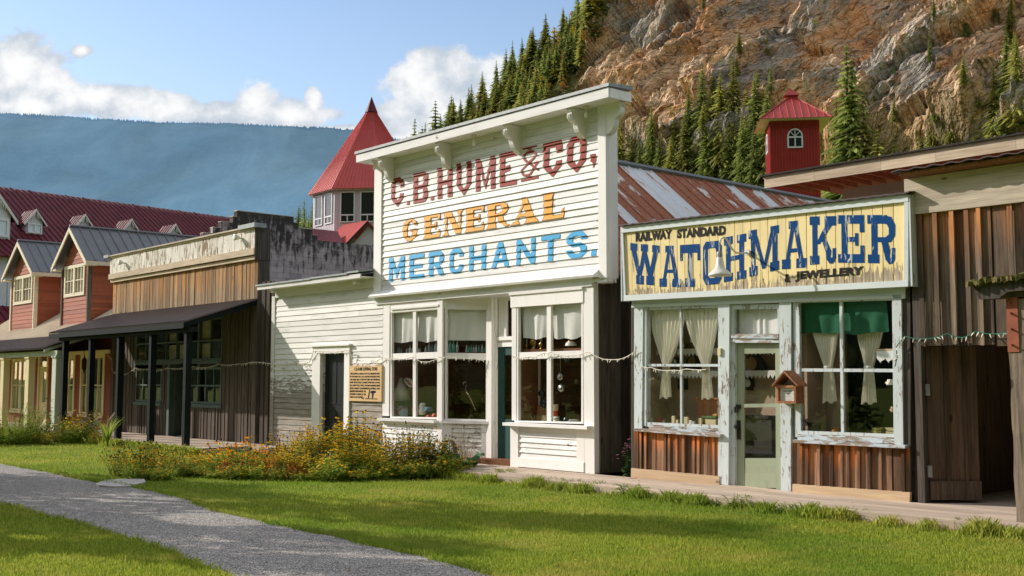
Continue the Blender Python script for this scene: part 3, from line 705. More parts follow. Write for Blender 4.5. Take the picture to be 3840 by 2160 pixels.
# --- right bay
mb = MB()
zS = 1.0
rb0, rb1 = -2.08, -.22            # window opening in u
mb.rnd(); mb.box(-2.10, -1.98, -.02, .10, .96, 3.30)                    # left post
mb.rnd(); mb.box(-.235, .005, -.02, .10, .12, 3.34)                      # right post
mb.rnd(); mb.box(-2.12, -.235, -.035, .08, 3.03, 3.30)                     # header
mb.rnd(); mb.box(-2.14, -.235, -.06, -.036, 3.255, 3.30)
mb.build('corner_post', M['white_v'], hume)
def rz(p, c='E', d=0.): return PS.pt(c, p, d)
wq = Q(PS, 'E', (1440,188), (2112,140), (2112,1420), (1440,1405))
window(hume, wq, M['white_v'], cols=[.503], rows=[.547], frame=(.06,.02,.035,.03), mw=.105, rw=.125, d0=-.012, d1=.06, glass_d=.025, name='right_window')
mb = MB(); mb.rnd(); mb.box(-2.2, -.03, -.16, .02, wq.BL.y-.06, wq.BL.y-.005); mb.build('sill', M['white'], hume)
zb = wq.BL.y-.06
mb = MB(); mb.rnd(); mb.box(-2.13, -1.92, -.03, .05, .12, zb)              # left board of the panel
mb.rnd(); mb.box(-1.925, -.24, -.035, .05, .13, .30); mb.rnd(); mb.box(-.42,-.235,-.022,.05,.30,zb)
mb.build('base_frame', M['white_v'], hume)
mb = MB(); clap(mb, QL(PS, -1.93, -.40, .30, zb, .012), 6, .026); mb.build('panel_siding', M['white'], hume)
# --- left bay, front
lq = Q(PS, 'E', (172,298), (668,260), (665,1372), (172,1362))
mb = MB(); mb.rnd(); mb.box(-6.22, -5.99, -.02, .1, .94, 3.30); mb.rnd(); mb.box(-5.99,-4.28,-.012,.06,lq.TL.y-.01,3.3); mb.rnd(); mb.box(-5.93,-4.30,-.04,-.012,3.16,3.2)
mb.rnd(); mb.prism(PS, [(-4.34,.12),(-4.18,.12),(-4.18,3.3),(-4.34,3.3)], -.022, .03)
mb.build('left_bay_post', M['white_v'], hume)
window(hume, lq, M['white_v'], cols=[.497], rows=[.577], frame=(.05,.02,.0,.03), mw=.10, rw=.13, d0=-.005, d1=.06, glass_d=.025, name='left_window')
zl = lq.BL.y
mb = MB(); mb.rnd(); mb.box(-6.26, -4.30, -.13, .02, zl-.055, zl-.003); mb.rnd(); mb.box(-6.2,-4.3,-.04,.02,zl-.12,zl-.056); mb.build('left_sill', M['white'], hume)
# --- left bay, slanting return beside the door
ang = math.atan2(.37, .93); PA = Plane(STREET, -4.20, .02, ang)
aq = Q(PA, 'E', (722,258), (1150,262), (1146,1366), (722,1378))
aq.BL.y = aq.BR.y = lq.BL.y
window(hume, aq, M['white_v'], cols=[], rows=[.574], frame=(.04,.02,.03,.035), mw=.09, rw=.12, d0=-.01, d1=.05, glass_d=.02, name='slanted_window')
A1 = aq.BR.x
mb = MB(); mb.rnd(); mb.prism(PA, [(-.02,zl-.055),(A1+.2,zl-.055),(A1+.2,zl-.003),(-.02,zl-.003)], -.05, .04); mb.build('slanted_sill', M['white'], hume)
mb = MB(); mb.rnd(); mb.prism(PA, [(-.03,.12),(.2,.12),(.2,zl-.055),(-.03,zl-.055)], -.02, .03)
mb.rnd(); mb.prism(PA, [(A1-.12,.12),(A1+.04,.12),(A1+.04,zl-.055),(A1-.12,zl-.055)], -.018, .03); mb.rnd(); mb.prism(PA, [(.2,.12),(A1-.12,.12),(A1-.12,.32),(.2,.32)], -.02, .03)
mb.rnd(); mb.prism(PA, [(-.03,aq.TL.y-.01),(A1+.02,aq.TR.y-.01),(A1+.02,3.3),(-.03,3.3)], -.006, .05)
mb.build('slanted_base', M['white_v'], hume)
mb = MB(); clap(mb, QL(PA, .2, A1-.12, .32, zl-.055, .012), 6, .024); mb.build('slanted_siding', M['white_worn'], hume)
# --- recessed entry
J = PA.to3(A1+.02, 0, 0)           # jamb corner
ju, jy = J[0], J[1]
DY = jy+.10
mb = MB(); mb.rnd(); mb.box(ju-.02, ju+.13, jy-.03, DY+.06, .12, 3.3)
mb.rnd(); mb.box(ju+.13, ju+.17, DY-.06, DY+.05, .12, 3.3)
mb.rnd(); mb.box(-2.16, -2.02, .10, DY+.06, .12, 3.3)
zd = PS.pt('E', (1245,648), DY)[1]; zt0 = PS.pt('E', (1290,545), DY)[1]; zt1 = PS.pt('E', (1300,183), DY)[1]
mb.rnd(); mb.box(ju+.2, -2.1, DY-.03, DY+.05, zd, zd+.08); mb.rnd(); mb.box(ju+.2, -2.1, DY-.06, DY+.05, zt0-.07, zt0)
mb.rnd(); mb.box(ju+.2, ju+.42, DY-.01, DY+.05, zd+.08, 3.3); mb.rnd(); mb.box(ju+.42, -2.1, DY-.01, DY+.05, zt1, 3.3)
mb.box(ju+.2, -2.1, DY, DY+.04, zd+.08, zt0-.07)
mb.build('entry_frame', M['white_v'], hume)
mb = MB(); mb.add([(-4.2,.03,3.298),(-2.08,.03,3.298),(-2.08,DY+.1,3.298),(-4.2,DY+.1,3.298)], [(0,1,2,3)]); mb.add([(-4.2,.03,3.34),(-2.08,.03,3.34),(-2.08,DY+.1,3.34),(-4.2,DY+.1,3.34)], [(0,1,2,3)]); mb.build('entry_ceiling', M['white'], hume)
mb = MB(); mb.add([(ju+.4,DY+.03,zt0),(-2.1,DY+.03,zt0),(-2.1,DY+.03,zt1),(ju+.4,DY+.03,zt1)], [(0,1,2,3)]); mb.build('transom_pane', M['glass'], hume)
dr = MB(); d0, d1 = ju+.17, -2.12
dr.rnd(); dr.box(d0, d0+.17, DY, DY+.045, .14, zd); dr.rnd(); dr.box(d1-.14, d1, DY, DY+.045, .14, zd); dr.rnd(); dr.box(d0+.17, d1-.14, DY+.002, DY+.043, zd-.16, zd)
dr.rnd(); dr.box(d0+.17, d1-.14, DY+.002, DY+.043, .14, .95)
dr = dr.build('door', M['teal_door'], hume)
g = MB(); g.add([(d0+.17,DY+.02,.95),(d1-.14,DY+.02,.95),(d1-.14,DY+.02,zd-.16),(d0+.17,DY+.02,zd-.16)], [(0,1,2,3)]); g.build('pane', M['glass'], dr)
g = MB(); g.box(d0-.012, d0+.012, DY-.012, DY, 1.9, 2.0); g.box(d0-.012, d0+.012, DY-.012, DY, .4, .5); g.build('hinge', M['galv'], dr)
# --- lower siding left of the bay, shared with the annex, is built with the annex
mb = MB(); clap(mb, QL(PS, -6.22, -4.34, .12, zl-.12, .0), 7, .022); mb.box(-6.25,-4.3,.01,.08,.12,zl-.1); mb.build('lower_siding', M['white'], hume)

# ================================================================== annex with plain door
annex = thing('store_annex', 'low white clapboard annex between weathered building and general store, with dark door', 'building', STREET, (-8.4,0,.12))
AX0, AX1 = -10.85, -6.24
mb = MB()
dq = (PS.pt('5',(410,900))[0], PS.pt('5',(562,900))[0]); dz = PS.pt('5',(480,765))[1]
f0, f1 = PS.pt('5',(365,900))[0], PS.pt('5',(590,900))[0]
zt = 3.60; nb = 27; hb = (zt-.12)/nb
for i in range(nb):
    z0, z1 = .12+i*hb, .12+(i+1)*hb
    segs = [(AX0, AX1)] if z0 > dz+.05 else [(AX0, f0+.03), (f1-.03, AX1)]
    for a, b in segs: clap(mb, QL(PS, a, b, z0, z1, .0), 1, .018)
mb.box(AX0, dq[0], .012, .12, .12, zt+.1); mb.box(dq[1], AX1, .012, .12, .12, zt+.1); mb.box(dq[0], dq[1], .012, .12, dz, zt+.1)
mb.box(AX0, AX0+.1, .12, 6, .12, 3.6)
mb.build('siding', M['white_annex'], annex)
mb = MB(); mb.rnd(); mb.box(AX0-.09, AX0+.06, -.035, .14, .12, 3.72); mb.build('corner_board', M['white_annex'], annex)
mb = MB(); mb.rnd(); mb.box(f0, dq[0]+.02, -.05, .03, .12, dz+.02); mb.rnd(); mb.box(dq[1]-.02, f1, -.05, .03, .12, dz+.02); mb.rnd(); mb.box(f0, f1, -.052, .03, dz, dz+.16)
mb.rnd(); mb.box(f0-.04, f1+.05, -.10, .0, dz+.16, dz+.2)
mb.build('door_frame', M['white_v'], annex)
mb = MB(); mb.box(dq[0]+.02, dq[1]-.02, .10, .14, .14, dz)
for a in (.08,.42):
    for z0, z1 in ((.3,1.0),(1.15,dz-.15)):
        w = dq[1]-dq[0]-.04; x0 = dq[0]+.02+w*a+.04; x1 = x0+w*.36
        for bx in ((x0,x1,z0,z0+.02),(x0,x1,z1-.02,z1),(x0,x0+.02,z0+.02,z1-.02),(x1-.02,x1,z0+.02,z1-.02)): mb.box(bx[0],bx[1],.09,.10,bx[2],bx[3])
dd = mb.build('door', M['black_door'], annex)
mb = MB(); mb.lathe((dq[1]-.1,.07,1.1), [(.0,-.02),(.03,-.015),(.03,.015),(.0,.02)], 10, 'y'); mb.build('knob', M['galv'], dd)
# soffit and little roof
mb = MB(); mb.rnd(); mb.ext([(-.42,3.86),(-.42,3.95),(-.39,3.95),(-.39,3.86)], -10.98, -6.52); mb.rnd(); mb.ext([(-.388,3.885),(-.388,3.90),(.1,3.90),(.1,3.885)], -10.96, -6.52)
mb.rnd(); mb.ext([(-.03,3.68),(-.03,3.885),(.0,3.885),(.0,3.68)], -10.8, -6.52); mb.build('soffit', M['white_annex'], annex)
mb = MB(); mb.rnd(); mb.ext([(-.45,3.95),(-.45,3.99),(1.2,4.25),(1.2,4.21)], -11.02, -8.5); mb.rnd(); mb.ext([(-.45,3.96),(-.45,4.0),(1.2,4.26),(1.2,4.22)], -8.5, -7.0); mb.rnd(); mb.ext([(-.45,3.98),(-.45,4.02),(1.2,4.28),(1.2,4.24)], -7.0, -6.54)
mb.add([(-11,1.2,4.2),(-6.6,1.2,4.2),(-6.6,6,3.2),(-11,6,3.2)], [(0,1,2,3)])
mb.build('roof', M['galv'], annex)
for i,(u,z) in enumerate(((-7.05,3.80),(-10.62,3.82))):
    b = thing('porch_bulb', ['white bulb under the right end of the annex eave','white bulb under the left end of the annex eave'][i], 'light bulb', STREET, (u,-.2,z), 'bulbs under the annex eave')
    mb = MB(); mb.lathe((u,-.12,z), [(.045,.02),(.045,.0),(.03,-.03)], 10, 'y'); mb.build('holder', M['wire_white'], b)
    mb = MB(); mb.lathe((u,-.21,z), [(.002,.06),(.03,.05),(.04,.02),(.03,-.02),(.02,-.05)], 10, 'y'); mb.build('glass_bulb', M['bulb'], b, smooth=True)

# ================================================================== notice board
nq = Q(PS, '5', (578,840), (775,838), (772,1057), (575,1052), -.06)
nbt = thing('notice_board', 'varnished wooden board with carved history of the store, right of the annex door', 'notice board', STREET, (nq.BL.x,0,nq.BL.y))
mb = MB(); mb.q(nq, -.06, -.018); board = mb.build('board', M['plywood'], nbt)
lines = ["C.B.HUME GENERAL STORE", "THIS STORE IS A REPLICA OF THE ORIGINAL BUILT", "IN 1912 NEAR THE C.P.R. STATION IN REVELSTOKE.", "THE LIGHT AND STORE FIXTURES ARE ORIGINALS", "FROM THE SECOND C.B.HUME STORE BUILT IN 1904.",
         "MR. HUME WAS A WELL KNOWN BUSINESS MAN", "WITH A VARIETY OF BUSINESSES IN SEVERAL COM-", "MUNITIES THROUGHOUT THE", "KOOTENAY COUNTRY AT THE", "TURN OF THE CENTURY."]
mb = MB()
for i, tx in enumerate(lines):
    if i == 0: q = nq.sub(.17,.88,.86,.95); bo = .02
    else:
        tt = .80-(i-1)*.083; w_ = .92 if i < 7 else (.50 if i < 9 else .42); q = nq.sub(.04,.04+w_,tt-.052,tt); bo = .015
    flat_letters(mb, place(font_polys(tx, bo), q), PS, -.06, .002)
mb.build('carved_text', M['ink'], board)
mb = MB()
for poly in ([(.60,.09),(.64,.09),(.67,.34),(.63,.30)], [(.72,.09),(.76,.09),(.8,.3),(.72,.3)], [(.68,.22),(.84,.24),(.84,.30),(.68,.29)], [(.50,.06),(.9,.06),(.88,.085),(.52,.085)], [(.42,.07),(.47,.11),(.48,.05)]):
    flat_letters(mb, place([poly], nq), PS, -.06, .002)
mb.build('carved_figure', M['ink'], board)
# ================================================================== watchmaker shop
wm = thing('watchmaker_shop', 'watchmaker and jewellery shop under yellow sign with large blue letters, two curtained windows', 'shop', STREET, (3.3,0,.1))
W0, W1 = .84, 5.84
# --- yellow sign box
sq = Q(PS, '2', (190,372), (2466,122), (2472,762), (197,882), -.14)
mb = MB(); vboards(mb, sq, .155, .02, -.12, gap=.006, jitd=.003, var=.15)
sign = mb.build('sign_board', M['yellow'], wm)
top = Q(PS,'2',(168,322),(2480,62),(2480,118),(168,372),-.18); bot = Q(PS,'2',(190,875),(2478,752),(2478,803),(190,920),-.18)
mb = MB(); mb.rnd(); mb.q(top, -.18, -.13); mb.rnd(); mb.q(bot, -.18, -.12)
uu0, uu1 = top.TL.x, top.TR.x
mb.rnd(); mb.prism(PS, [bot.BL+Vector((0,0)), bot.BL+Vector((.04,0)), top.BL+Vector((.04,0)), top.BL], -.172, -.125)
mb.rnd(); mb.prism(PS, [bot.BR-Vector((.06,0)), bot.BR+Vector((0,0)), top.BR, top.BR-Vector((.06,0))], -.174, -.125)
mb.build('sign_frame', M['blue_trim_x'], wm)
mb = MB(); mb.rnd(); mb.box(uu1-.005, uu1+.02, -.172, .02, bot.BR.y, top.TR.y-.004); mb.rnd(); mb.box(uu0-.02, uu0+.003, -.17, .02, bot.BL.y, top.TL.y-.004); mb.box(uu0,uu1,-.118,-.10,bot.BL.y,top.BR.y)
mb.build('sign_return', M['blue_trim'], wm)
mb = MB(); tl, tr = top.TL, top.TR
n = 60
for i in range(n):
    a, b = i/n, (i+1)/n; za, zb_ = tl.y+(tr.y-tl.y)*a, tl.y+(tr.y-tl.y)*b; xa, xb = tl.x-.03+(tr.x-tl.x+.07)*a, tl.x-.03+(tr.x-tl.x+.07)*b
    h = .012*(i%2)
    mb.add([(xa,-.23,za+.002+.012*((i+1)%2)),(xb,-.23,zb_+.002+h),(xb,.6,zb_+.10+h),(xa,.6,za+.10+.012*((i+1)%2)),(xa,-.23,za+.02+.012*((i+1)%2)),(xb,-.23,zb_+.02+h),(xb,.6,zb_+.118+h),(xa,.6,za+.118+.012*((i+1)%2))],
           [(3,2,1,0),(4,5,6,7),(0,1,5,4),(2,3,7,6)])
mb.build('roof_edge', M['metal_dark'], wm)
# --- sign letters
def LQ(a,b,c_,d_): return Q(PS,'2',a,b,c_,d_,-.142)
ltr = [('W',(243,452),(478,475),(430,792),(290,782)) , ]
big = [('W',(245,453),(478,474),(478,796),(245,780)), ('A',(480,476),(650,474),(650,808),(480,805)), ('T',(645,470),(806,460),(806,806),(645,806)),
       ('C',(830,446),(978,432),(978,780),(830,792)), ('H',(998,410),(1176,376),(1176,736),(998,770)), ('M',(1195,356),(1440,308),(1440,666),(1205,724)),
       ('A',(1465,285),(1662,266),(1662,650),(1465,664)), ('K',(1688,240),(1900,236),(1900,616),(1692,628)), ('E',(1913,230),(2125,228),(2128,612),(1918,612)), ('R',(2152,228),(2376,228),(2376,618),(2158,615))]
for ch, a, b, c_, d_ in big:
    mb = MB(); flat_letters(mb, place(slab(ch), LQ(a,b,c_,d_)), PS, -.142, .004); mb.build('letter', M['l_navy'], sign)
def word(tx, TL, TR, BR, BL, bold, pl=PS, c='2', d=-.142): return place(font_polys(tx, bold), Q(pl,c,TL,TR,BR,BL,d))
for wd_ in (word('RAILWAY', (288,372),(580,345),(580,418),(288,445), .06), word('STANDARD',(622,342),(1014,310),(1014,388),(622,418), .06),
    word('&',(1487,702),(1532,700),(1532,768),(1487,772), .06), word('JEWELLERY',(1572,684),(2125,640),(2120,726),(1572,768), .06)):
    mb = MB(); flat_letters(mb, wd_, PS, -.142, .004); mb.build('black_lettering', M['l_black'], sign)
# --- gooseneck lamp
lm = thing('sign_lamp', 'white enamel gooseneck lamp in front of the yellow sign', 'lamp', STREET, (3.0,-.15,3.6))
mu, mz = PS.pt('2',(1190,530),-.16)
pts = []
def lp(c, p, d): u, z = PS.pt(c, p, -d); return (u, -d, z)
tube = [lp('2',(1188,530),.16), lp('2',(1150,536),.28), lp('2',(1095,532),.44), lp('2',(1060,505),.52), lp('2',(1030,462),.58), lp('2',(1002,425),.64), lp('2',(965,411),.70), lp('2',(935,425),.75), lp('2',(922,460),.78), lp('2',(921,540),.78)]
avg = tube[0][0]
tube = [(avg+(p[0]-avg)*.25, p[1], p[2]) for p in tube]
mb = MB(); mb.tube(tube, .014, 8); mb.build('gooseneck', M['wire_white'], lm, smooth=True)
mb = MB(); mb.lathe((mu,-.17,mz), [(.05,.02),(.05,.0),(.03,-.03),(.02,-.05)], 10, 'y'); mb.build('wall_plate', M['enamel'], lm)
ex, ey, ez = tube[-1]
mb = MB(); mb.lathe((ex,ey,ez-.01), [(.035,.03),(.042,.0),(.042,-.06)], 12); mb.build('socket', M['galv'], lm)
mb = MB(); mb.lathe((ex,ey,ez-.06), [(.04,0),(.05,-.02),(.058,-.10),(.075,-.16),(.13,-.21),(.165,-.245),(.17,-.27),(.16,-.27),(.12,-.22),(.05,-.15)], 24, caps=False); mb.build('shade', M['enamel'], lm, smooth=True)
# --- shopfront joinery
def q3(a,b,c_,d_,d=0.0): return Q(PS,'3',a,b,c_,d_,d)
mb = MB(); mb.rnd(); h = q3((118,120),(1768,40),(1768,112),(118,165)); mb.q(h, -.03, .1); mb.rnd(); mb.box(.86, 5.8, -.12, .05, 3.0, 3.02)
mb.rnd(); mb.q(q3((120,148),(1700,95),(1700,112),(120,168)), -.045, -.029)
mb.build('header', M['blue_trim_x'], wm)
for nm, a, b, c_, d_ in (('left_post',(133,160),(186,160),(180,900),(133,895)), ('door_post',(640,143),(708,140),(702,1238),(640,1230)), ('door_post',(1008,130),(1080,126),(1078,1282),(1020,1275)), ('right_post',(1690,92),(1745,88),(1757,1003),(1704,990))):
    mb = MB(); mb.rnd(); mb.q(q3(a,b,c_,d_), -.03, .10); mb.build(nm, M['blue_trim'], wm)
w1 = q3((182,165),(642,148),(642,905),(190,885)); w2 = q3((1085,122),(1695,104),(1706,972),(1096,948))
mb = MB(); mb.q(q3((180,160),(202,160),(200,880),(186,880)), -.01, .1); mb.build('jamb', M['blue_trim'], wm)
W1o = window(wm, w1, M['blue_trim'], cols=[.497], rows=[.513], frame=(.05,.045,.015,.07), mw=.035, rw=.04, d0=-.0, d1=.05, glass_d=.02, name='left_window')
W2o = window(wm, w2, M['blue_trim'], cols=[.488], rows=[.488], frame=(.10,.04,.03,.09), mw=.045, rw=.045, d0=-.0, d1=.05, glass_d=.02, name='right_window')
mb = MB()
mb.rnd(); mb.q(q3((220,873),(641,895),(641,928),(220,900)), -.025, -.001)
mb.rnd(); mb.q(q3((123,895),(646,932),(646,950),(123,912),-.10), -.10, .0)
mb.rnd(); mb.q(q3((1118,928),(1702,950),(1702,988),(1118,962)), -.027, -.002)
mb.rnd(); mb.q(q3((1083,963),(1762,998),(1760,1018),(1083,982),-.10), -.10, .0)
mb.build('window_sill', M['blue_worn_x'], wm)
# transom window and door
tq = q3((712,150),(1006,145),(1006,345),(712,345),.04)
window(wm, tq, M['blue_trim'], frame=(.07,.07,.02,.045), d0=.01, d1=.08, glass_d=.05, name='transom_window')
mb = MB(); mb.rnd(); mb.q(q3((722,325),(1006,325),(1006,355),(722,352),.03), -.02, .1); mb.rnd(); mb.q(q3((716,350),(1008,350),(1008,379),(716,379),.03), -.005, .1); mb.build('transom_sill', M['blue_worn_x'], wm)
mb = MB(); mb.rnd(); mb.q(q3((706,380),(738,380),(740,1242),(704,1238),.04), .02, .1); mb.build('door_jamb', M['blue_trim'], wm)
dq3 = q3((737,382),(1008,380),(1019,1266),(741,1243),.08)
mb = MB()
def dsub(a,b,c_,d_): return q3(a,b,c_,d_,.08)
mb.rnd(); mb.q(dsub((737,382),(790,382),(790,1252),(741,1243)), .07, .11); mb.rnd(); mb.q(dsub((980,380),(1008,380),(1019,1266),(985,1263)), .07, .11)
mb.rnd(); mb.q(dsub((790,382),(980,380),(980,442),(790,445)), .072, .11); mb.rnd(); mb.q(dsub((790,748),(982,746),(982,768),(790,770)), .072, .11)
for z0, z1 in ((1076,1125),(1125,1166),(1166,1210),(1210,1256)): mb.rnd(); mb.q(dsub((790,z0),(986,z0),(986,z1),(790,z1)), .078+random.uniform(0,.004), .11)
door = mb.build('door', M['door_green'], wm)
for a, b, c_, d_ in (((790,445),(980,442),(981,747),(790,749)), ((790,770),(982,768),(985,1077),(790,1077))):
    g = MB(); p = dsub(a,b,c_,d_); g.add([PS.to3(v.x,v.y,.095) for v in p.poly()], [(0,1,2,3)]); g.build('pane', M['glass'], door)
mb = MB(); l_ = PS.pt('3',(755,905),.05); mb.box(l_[0]-.03,l_[0]+.03,.055,.07,l_[1]-.14,l_[1]+.14); mb.lathe((l_[0]-.01,.02,l_[1]+.05), [(.0,-.03),(.035,-.02),(.035,.02),(.015,.03),(.015,.05)], 10, 'y'); mb.build('handle', M['ink'], door)
mb = MB(); l_ = PS.pt('3',(740,765),.05); mb.box(l_[0]-.07,l_[0]+.08,.045,.07,l_[1]-.03,l_[1]+.03); mb.box(l_[0]-.02,l_[0]+.04,.02,.05,l_[1]-.09,l_[1]+.0); mb.build('padlock', M['ink'], door)
mb = MB(); mb.rnd(); mb.q(q3((640,1238),(1082,1285),(1082,1306),(640,1257),-.12), -.12, .1); mb.build('threshold', M['boardwalk'], wm)
# lower panels
for a, b, c_, d_, nm in (((128,908),(641,942),(641,1192),(128,1142),'left_panel'), ((1086,980),(1797,1014),(1802,1288),(1084,1236),'right_panel')):
    mb = MB(); vboards(mb, q3(a,b,c_,d_,.02), .15, .02, .04, batten=.05, bw=.042, gap=.012, jitd=.026, var=.5, bskip=.15); mb.build(nm, M['orange_boards'], wm)
mb = MB(); mb.rnd(.3); mb.q(q3((107,1136),(641,1186),(640,1258),(105,1201),-.045), -.045, .01); mb.rnd(.7); mb.q(q3((1082,1232),(1790,1283),(1788,1364),(1080,1309),-.045), -.045, .01); mb.build('baseboard', M['new_plank'], wm)
mb = MB(); mb.rnd(); mb.q(q3((1757,60),(1797,60),(1800,1290),(1760,1290),.02), .0, .1); mb.rnd(.2); mb.q(q3((112,160),(134,160),(130,1145),(112,1140),.03),.01,.1); mb.build('corner_board', M['dark_boards'], wm)
# light switch on the door post
mb = MB(); s_ = q3((643,412),(662,412),(662,456),(643,456)); mb.q(s_, -.06, -.03); single('switch_box', mb, M['cream'], 'small cream electrical box on the peeling post left of the shop door', 'electrical box', STREET)
# body
mb = MB(); mb.box(.86,.94,.1,7,.12,3.6); mb.box(5.7,5.8,.12,7,.12,3.4); mb.box(.86,5.8,6.9,7,.12,3.4); mb.build('side_wall', M['dark_boards'], wm)
mb = MB(); mb.add([(.8,.2,4.0),(5.8,.2,3.95),(5.8,7.1,3.3),(.8,7.1,3.3)], [(0,1,2,3)]); mb.box(.86,5.8,.04,.1,3.0,3.95); mb.build('rear_roof', M['metal_dark'], wm)
mb = MB(); mb.box(.94,5.7,.11,6.9,.10,.14); mb.build('shop_floor', M['interior_brown'], wm)
ZC = 3.2
mb = MB(); mb.box(.94,3.95,.75,.8,.14,ZC); mb.box(.945,.97,.11,.75,.14,ZC); mb.build('inner_wall', M['interior_beige'], wm)
mb = MB(); mb.box(3.95,4.0,.3,.8,.14,ZC); mb.box(4.0,4.32,.8,.85,.14,ZC); mb.build('partition_wall', M['interior_beige'], wm)
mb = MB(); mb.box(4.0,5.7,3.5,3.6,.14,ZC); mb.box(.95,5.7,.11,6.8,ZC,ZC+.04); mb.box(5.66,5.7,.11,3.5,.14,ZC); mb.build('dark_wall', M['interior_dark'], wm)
# ---------------- curtains
def curtain(parent_thing, pl, top0, top1, zt_, zk, kx, kw, zb_, b0, b1, d, m, folds=9, name='curtain'):
    """gathered curtain: wide at the top (zt_), tied at zk, flaring to zb_"""
    mb = MB(); n = 54; rows_ = 30; vs = []
    for j in range(rows_+1):
        t = j/rows_
        z = zt_+(zb_-zt_)*t; tk = (zt_-zk)/(zt_-zb_)
        if t < tk: f = (t/tk); f = f**1.5; x0, x1 = top0+(kx-kw-top0)*f, top1+(kx+kw-top1)*f; amp_ = .012+.022*f
        else: f = ((t-tk)/(1-tk))**.8; x0, x1 = kx-kw+(b0-kx+kw)*f, kx+kw+(b1-kx-kw)*f; amp_ = .03-.006*f
        for i in range(n+1):
            s_ = i/n
            y = math.sin(s_*folds*2*math.pi+math.sin(s_*7)*1.0+.5*t)*amp_
            zz = z-(.018*math.sin(s_*11+1)+.012) * max(0,(t-tk)/(1-tk))**3
            vs.append(pl.to3(x0+(x1-x0)*s_, zz, d+y))
    fs = [(j*(n+1)+i, j*(n+1)+i+1, (j+1)*(n+1)+i+1, (j+1)*(n+1)+i) for j in range(rows_) for i in range(n)]
    mb.add(vs, fs); return mb
def P3_(x,y,d=.12): return PS.pt('3',(x,y),d)
def fP(x,y,d=.12): return PS.pt('F',(x,y),d)
cl = [((245,262),(625,262),(425,838),(410,1150),(357,470)), ((600,262),(955,262),(822,838),(835,1160),(780,893)),
      ((1790,480),(2160,525),(2055,850),(2065,1195),(1995,2137)), ((2330,530),(2620,520),(2465,850),(2460,1205),(2385,2537))]
labs = ['cream curtain tied back in the left half of the left shop window', 'cream curtain tied back in the right half of the left shop window', 'cream curtain tied under the green blind, left half of the right shop window', 'cream curtain tied under the green blind, right half of the right shop window']
for i, (a, b, k, bt, bw) in enumerate(cl):
    dC = .13 if i < 2 else .21
    ta, tb = fP(*a,dC), fP(*b,dC); kk = fP(*k,dC); bb = fP(*bt,dC); b0 = fP(bw[0],bt[1],dC)[0]; b1 = fP(bw[1],bt[1],dC)[0]
    if i > 1:
        if i == 2: ta = fP(1840,525)
        ta = (ta[0]-.03, ta[1]+.35); tb = (tb[0]+.03, tb[1]+.35)
    mbx = curtain(wm, PS, ta[0], tb[0], (ta[1]+tb[1])/2, kk[1], kk[0], .055, bb[1], b0, b1, .13 if i < 2 else .21, None)
    t_ = thing('curtain', labs[i], 'curtain', STREET, (kk[0],.13,bb[1]), 'cream curtains of the watchmaker shop')
    mbx.build('cloth', M['cloth_cream'], t_, smooth=True)
    mb = MB(); mb.lathe((kk[0],dC,kk[1]), [(.066,-.02),(.07,0),(.066,.02)], 14); mb.build('tie', M['cloth_cream'], t_)
# transom curtain
a, b = P3_(740,180,.14), P3_(1000,322,.14)
mb = MB(); n = 40; vs = []
for j in range(9):
    for i in range(n+1): vs.append((a[0]+(b[0]-a[0]+.1)*i/n, .14+.012*math.sin(i*.9+math.sin(i*.3)*2), a[1]+.03+(b[1]-a[1]-.08)*j/8))
mb.add(vs, [(j*(n+1)+i, j*(n+1)+i+1, (j+1)*(n+1)+i+1, (j+1)*(n+1)+i) for j in range(8) for i in range(n)])
single('transom_curtain', mb, M['cloth_white'], 'short pale curtain in the transom window over the shop door', 'curtain', STREET, smooth=True)
# green blind
a = fP(1762,200,.09); b = fP(2640,160,.09); zb0 = fP(1800,522,.09)[1]
mb = MB(); n = 46; m_ = 14; vs = []
for j in range(m_+1):
    t = j/m_
    for i in range(n+1):
        s_ = i/n; sag = .02*math.sin(s_*math.pi*2.0+.4)*t*t+.008*math.sin(s_*17)*t
        vs.append((a[0]+(b[0]-a[0])*s_, .085+.035*t*t*(1+math.sin(s_*6.5))+(.012*math.sin(s_*31+t*3) if t > .6 else 0), 3.02+(zb0-3.02)*t+sag))
mb.add(vs, [(j*(n+1)+i, j*(n+1)+i+1, (j+1)*(n+1)+i+1, (j+1)*(n+1)+i) for j in range(m_) for i in range(n)])
single('green_blind', mb, M['cloth_green'], 'dark green cloth blind across the top of the right shop window', 'blind', STREET, smooth=True)
# ================================================================== things seen inside the shop windows
GI = 'goods displayed inside the general store'
GWt = 'ornaments displayed inside the watchmaker shop'
def P_(c, p, d): u, z = PS.pt(c, p, d); return Vector((u, d, z))
def cloth_panel(label, pl, c, TL, TR, BR, BL, d, m, waves=3, sag=.03, group=None, name='window_blind'):
    q = Q(pl, c, TL, TR, BR, BL, d); n, k = 30, 16; vs = []; g = random.Random(hash(label) % 999)
    ph = g.random()*6
    for j in range(k+1):
        t = j/k
        for i in range(n+1):
            s_ = i/n; p = q.bil(s_, 1-t); y = d+.018*math.sin(s_*waves*6.28+ph)*(.25+t)+.012*math.sin(s_*waves*13+t*2)*t
            vs.append(pl.to3(p.x, p.y-sag*t**3*(math.sin(s_*math.pi)+.35*math.sin(s_*9+ph)), y))
    mb = MB(); mb.add(vs, [(j*(n+1)+i, (j+1)*(n+1)+i, (j+1)*(n+1)+i+1, j*(n+1)+i+1) for j in range(k) for i in range(n)])
    return single(name, mb, m, label, 'blind', STREET, group, smooth=True)
GB = 'white cloth blinds of the general store'
cloth_panel('white cloth blind behind the outer upper pane of the flat bay window', PS, 'E', (150,235), (402,225), (405,590), (158,598), .11, M['cloth_white'], 2, .02, GB)
cloth_panel('white cloth blind over the row of clear bottles beside the corner post', PS, 'E', (435,235), (672,215), (665,578), (440,588), .11, M['cloth_white'], 2, .03, GB)
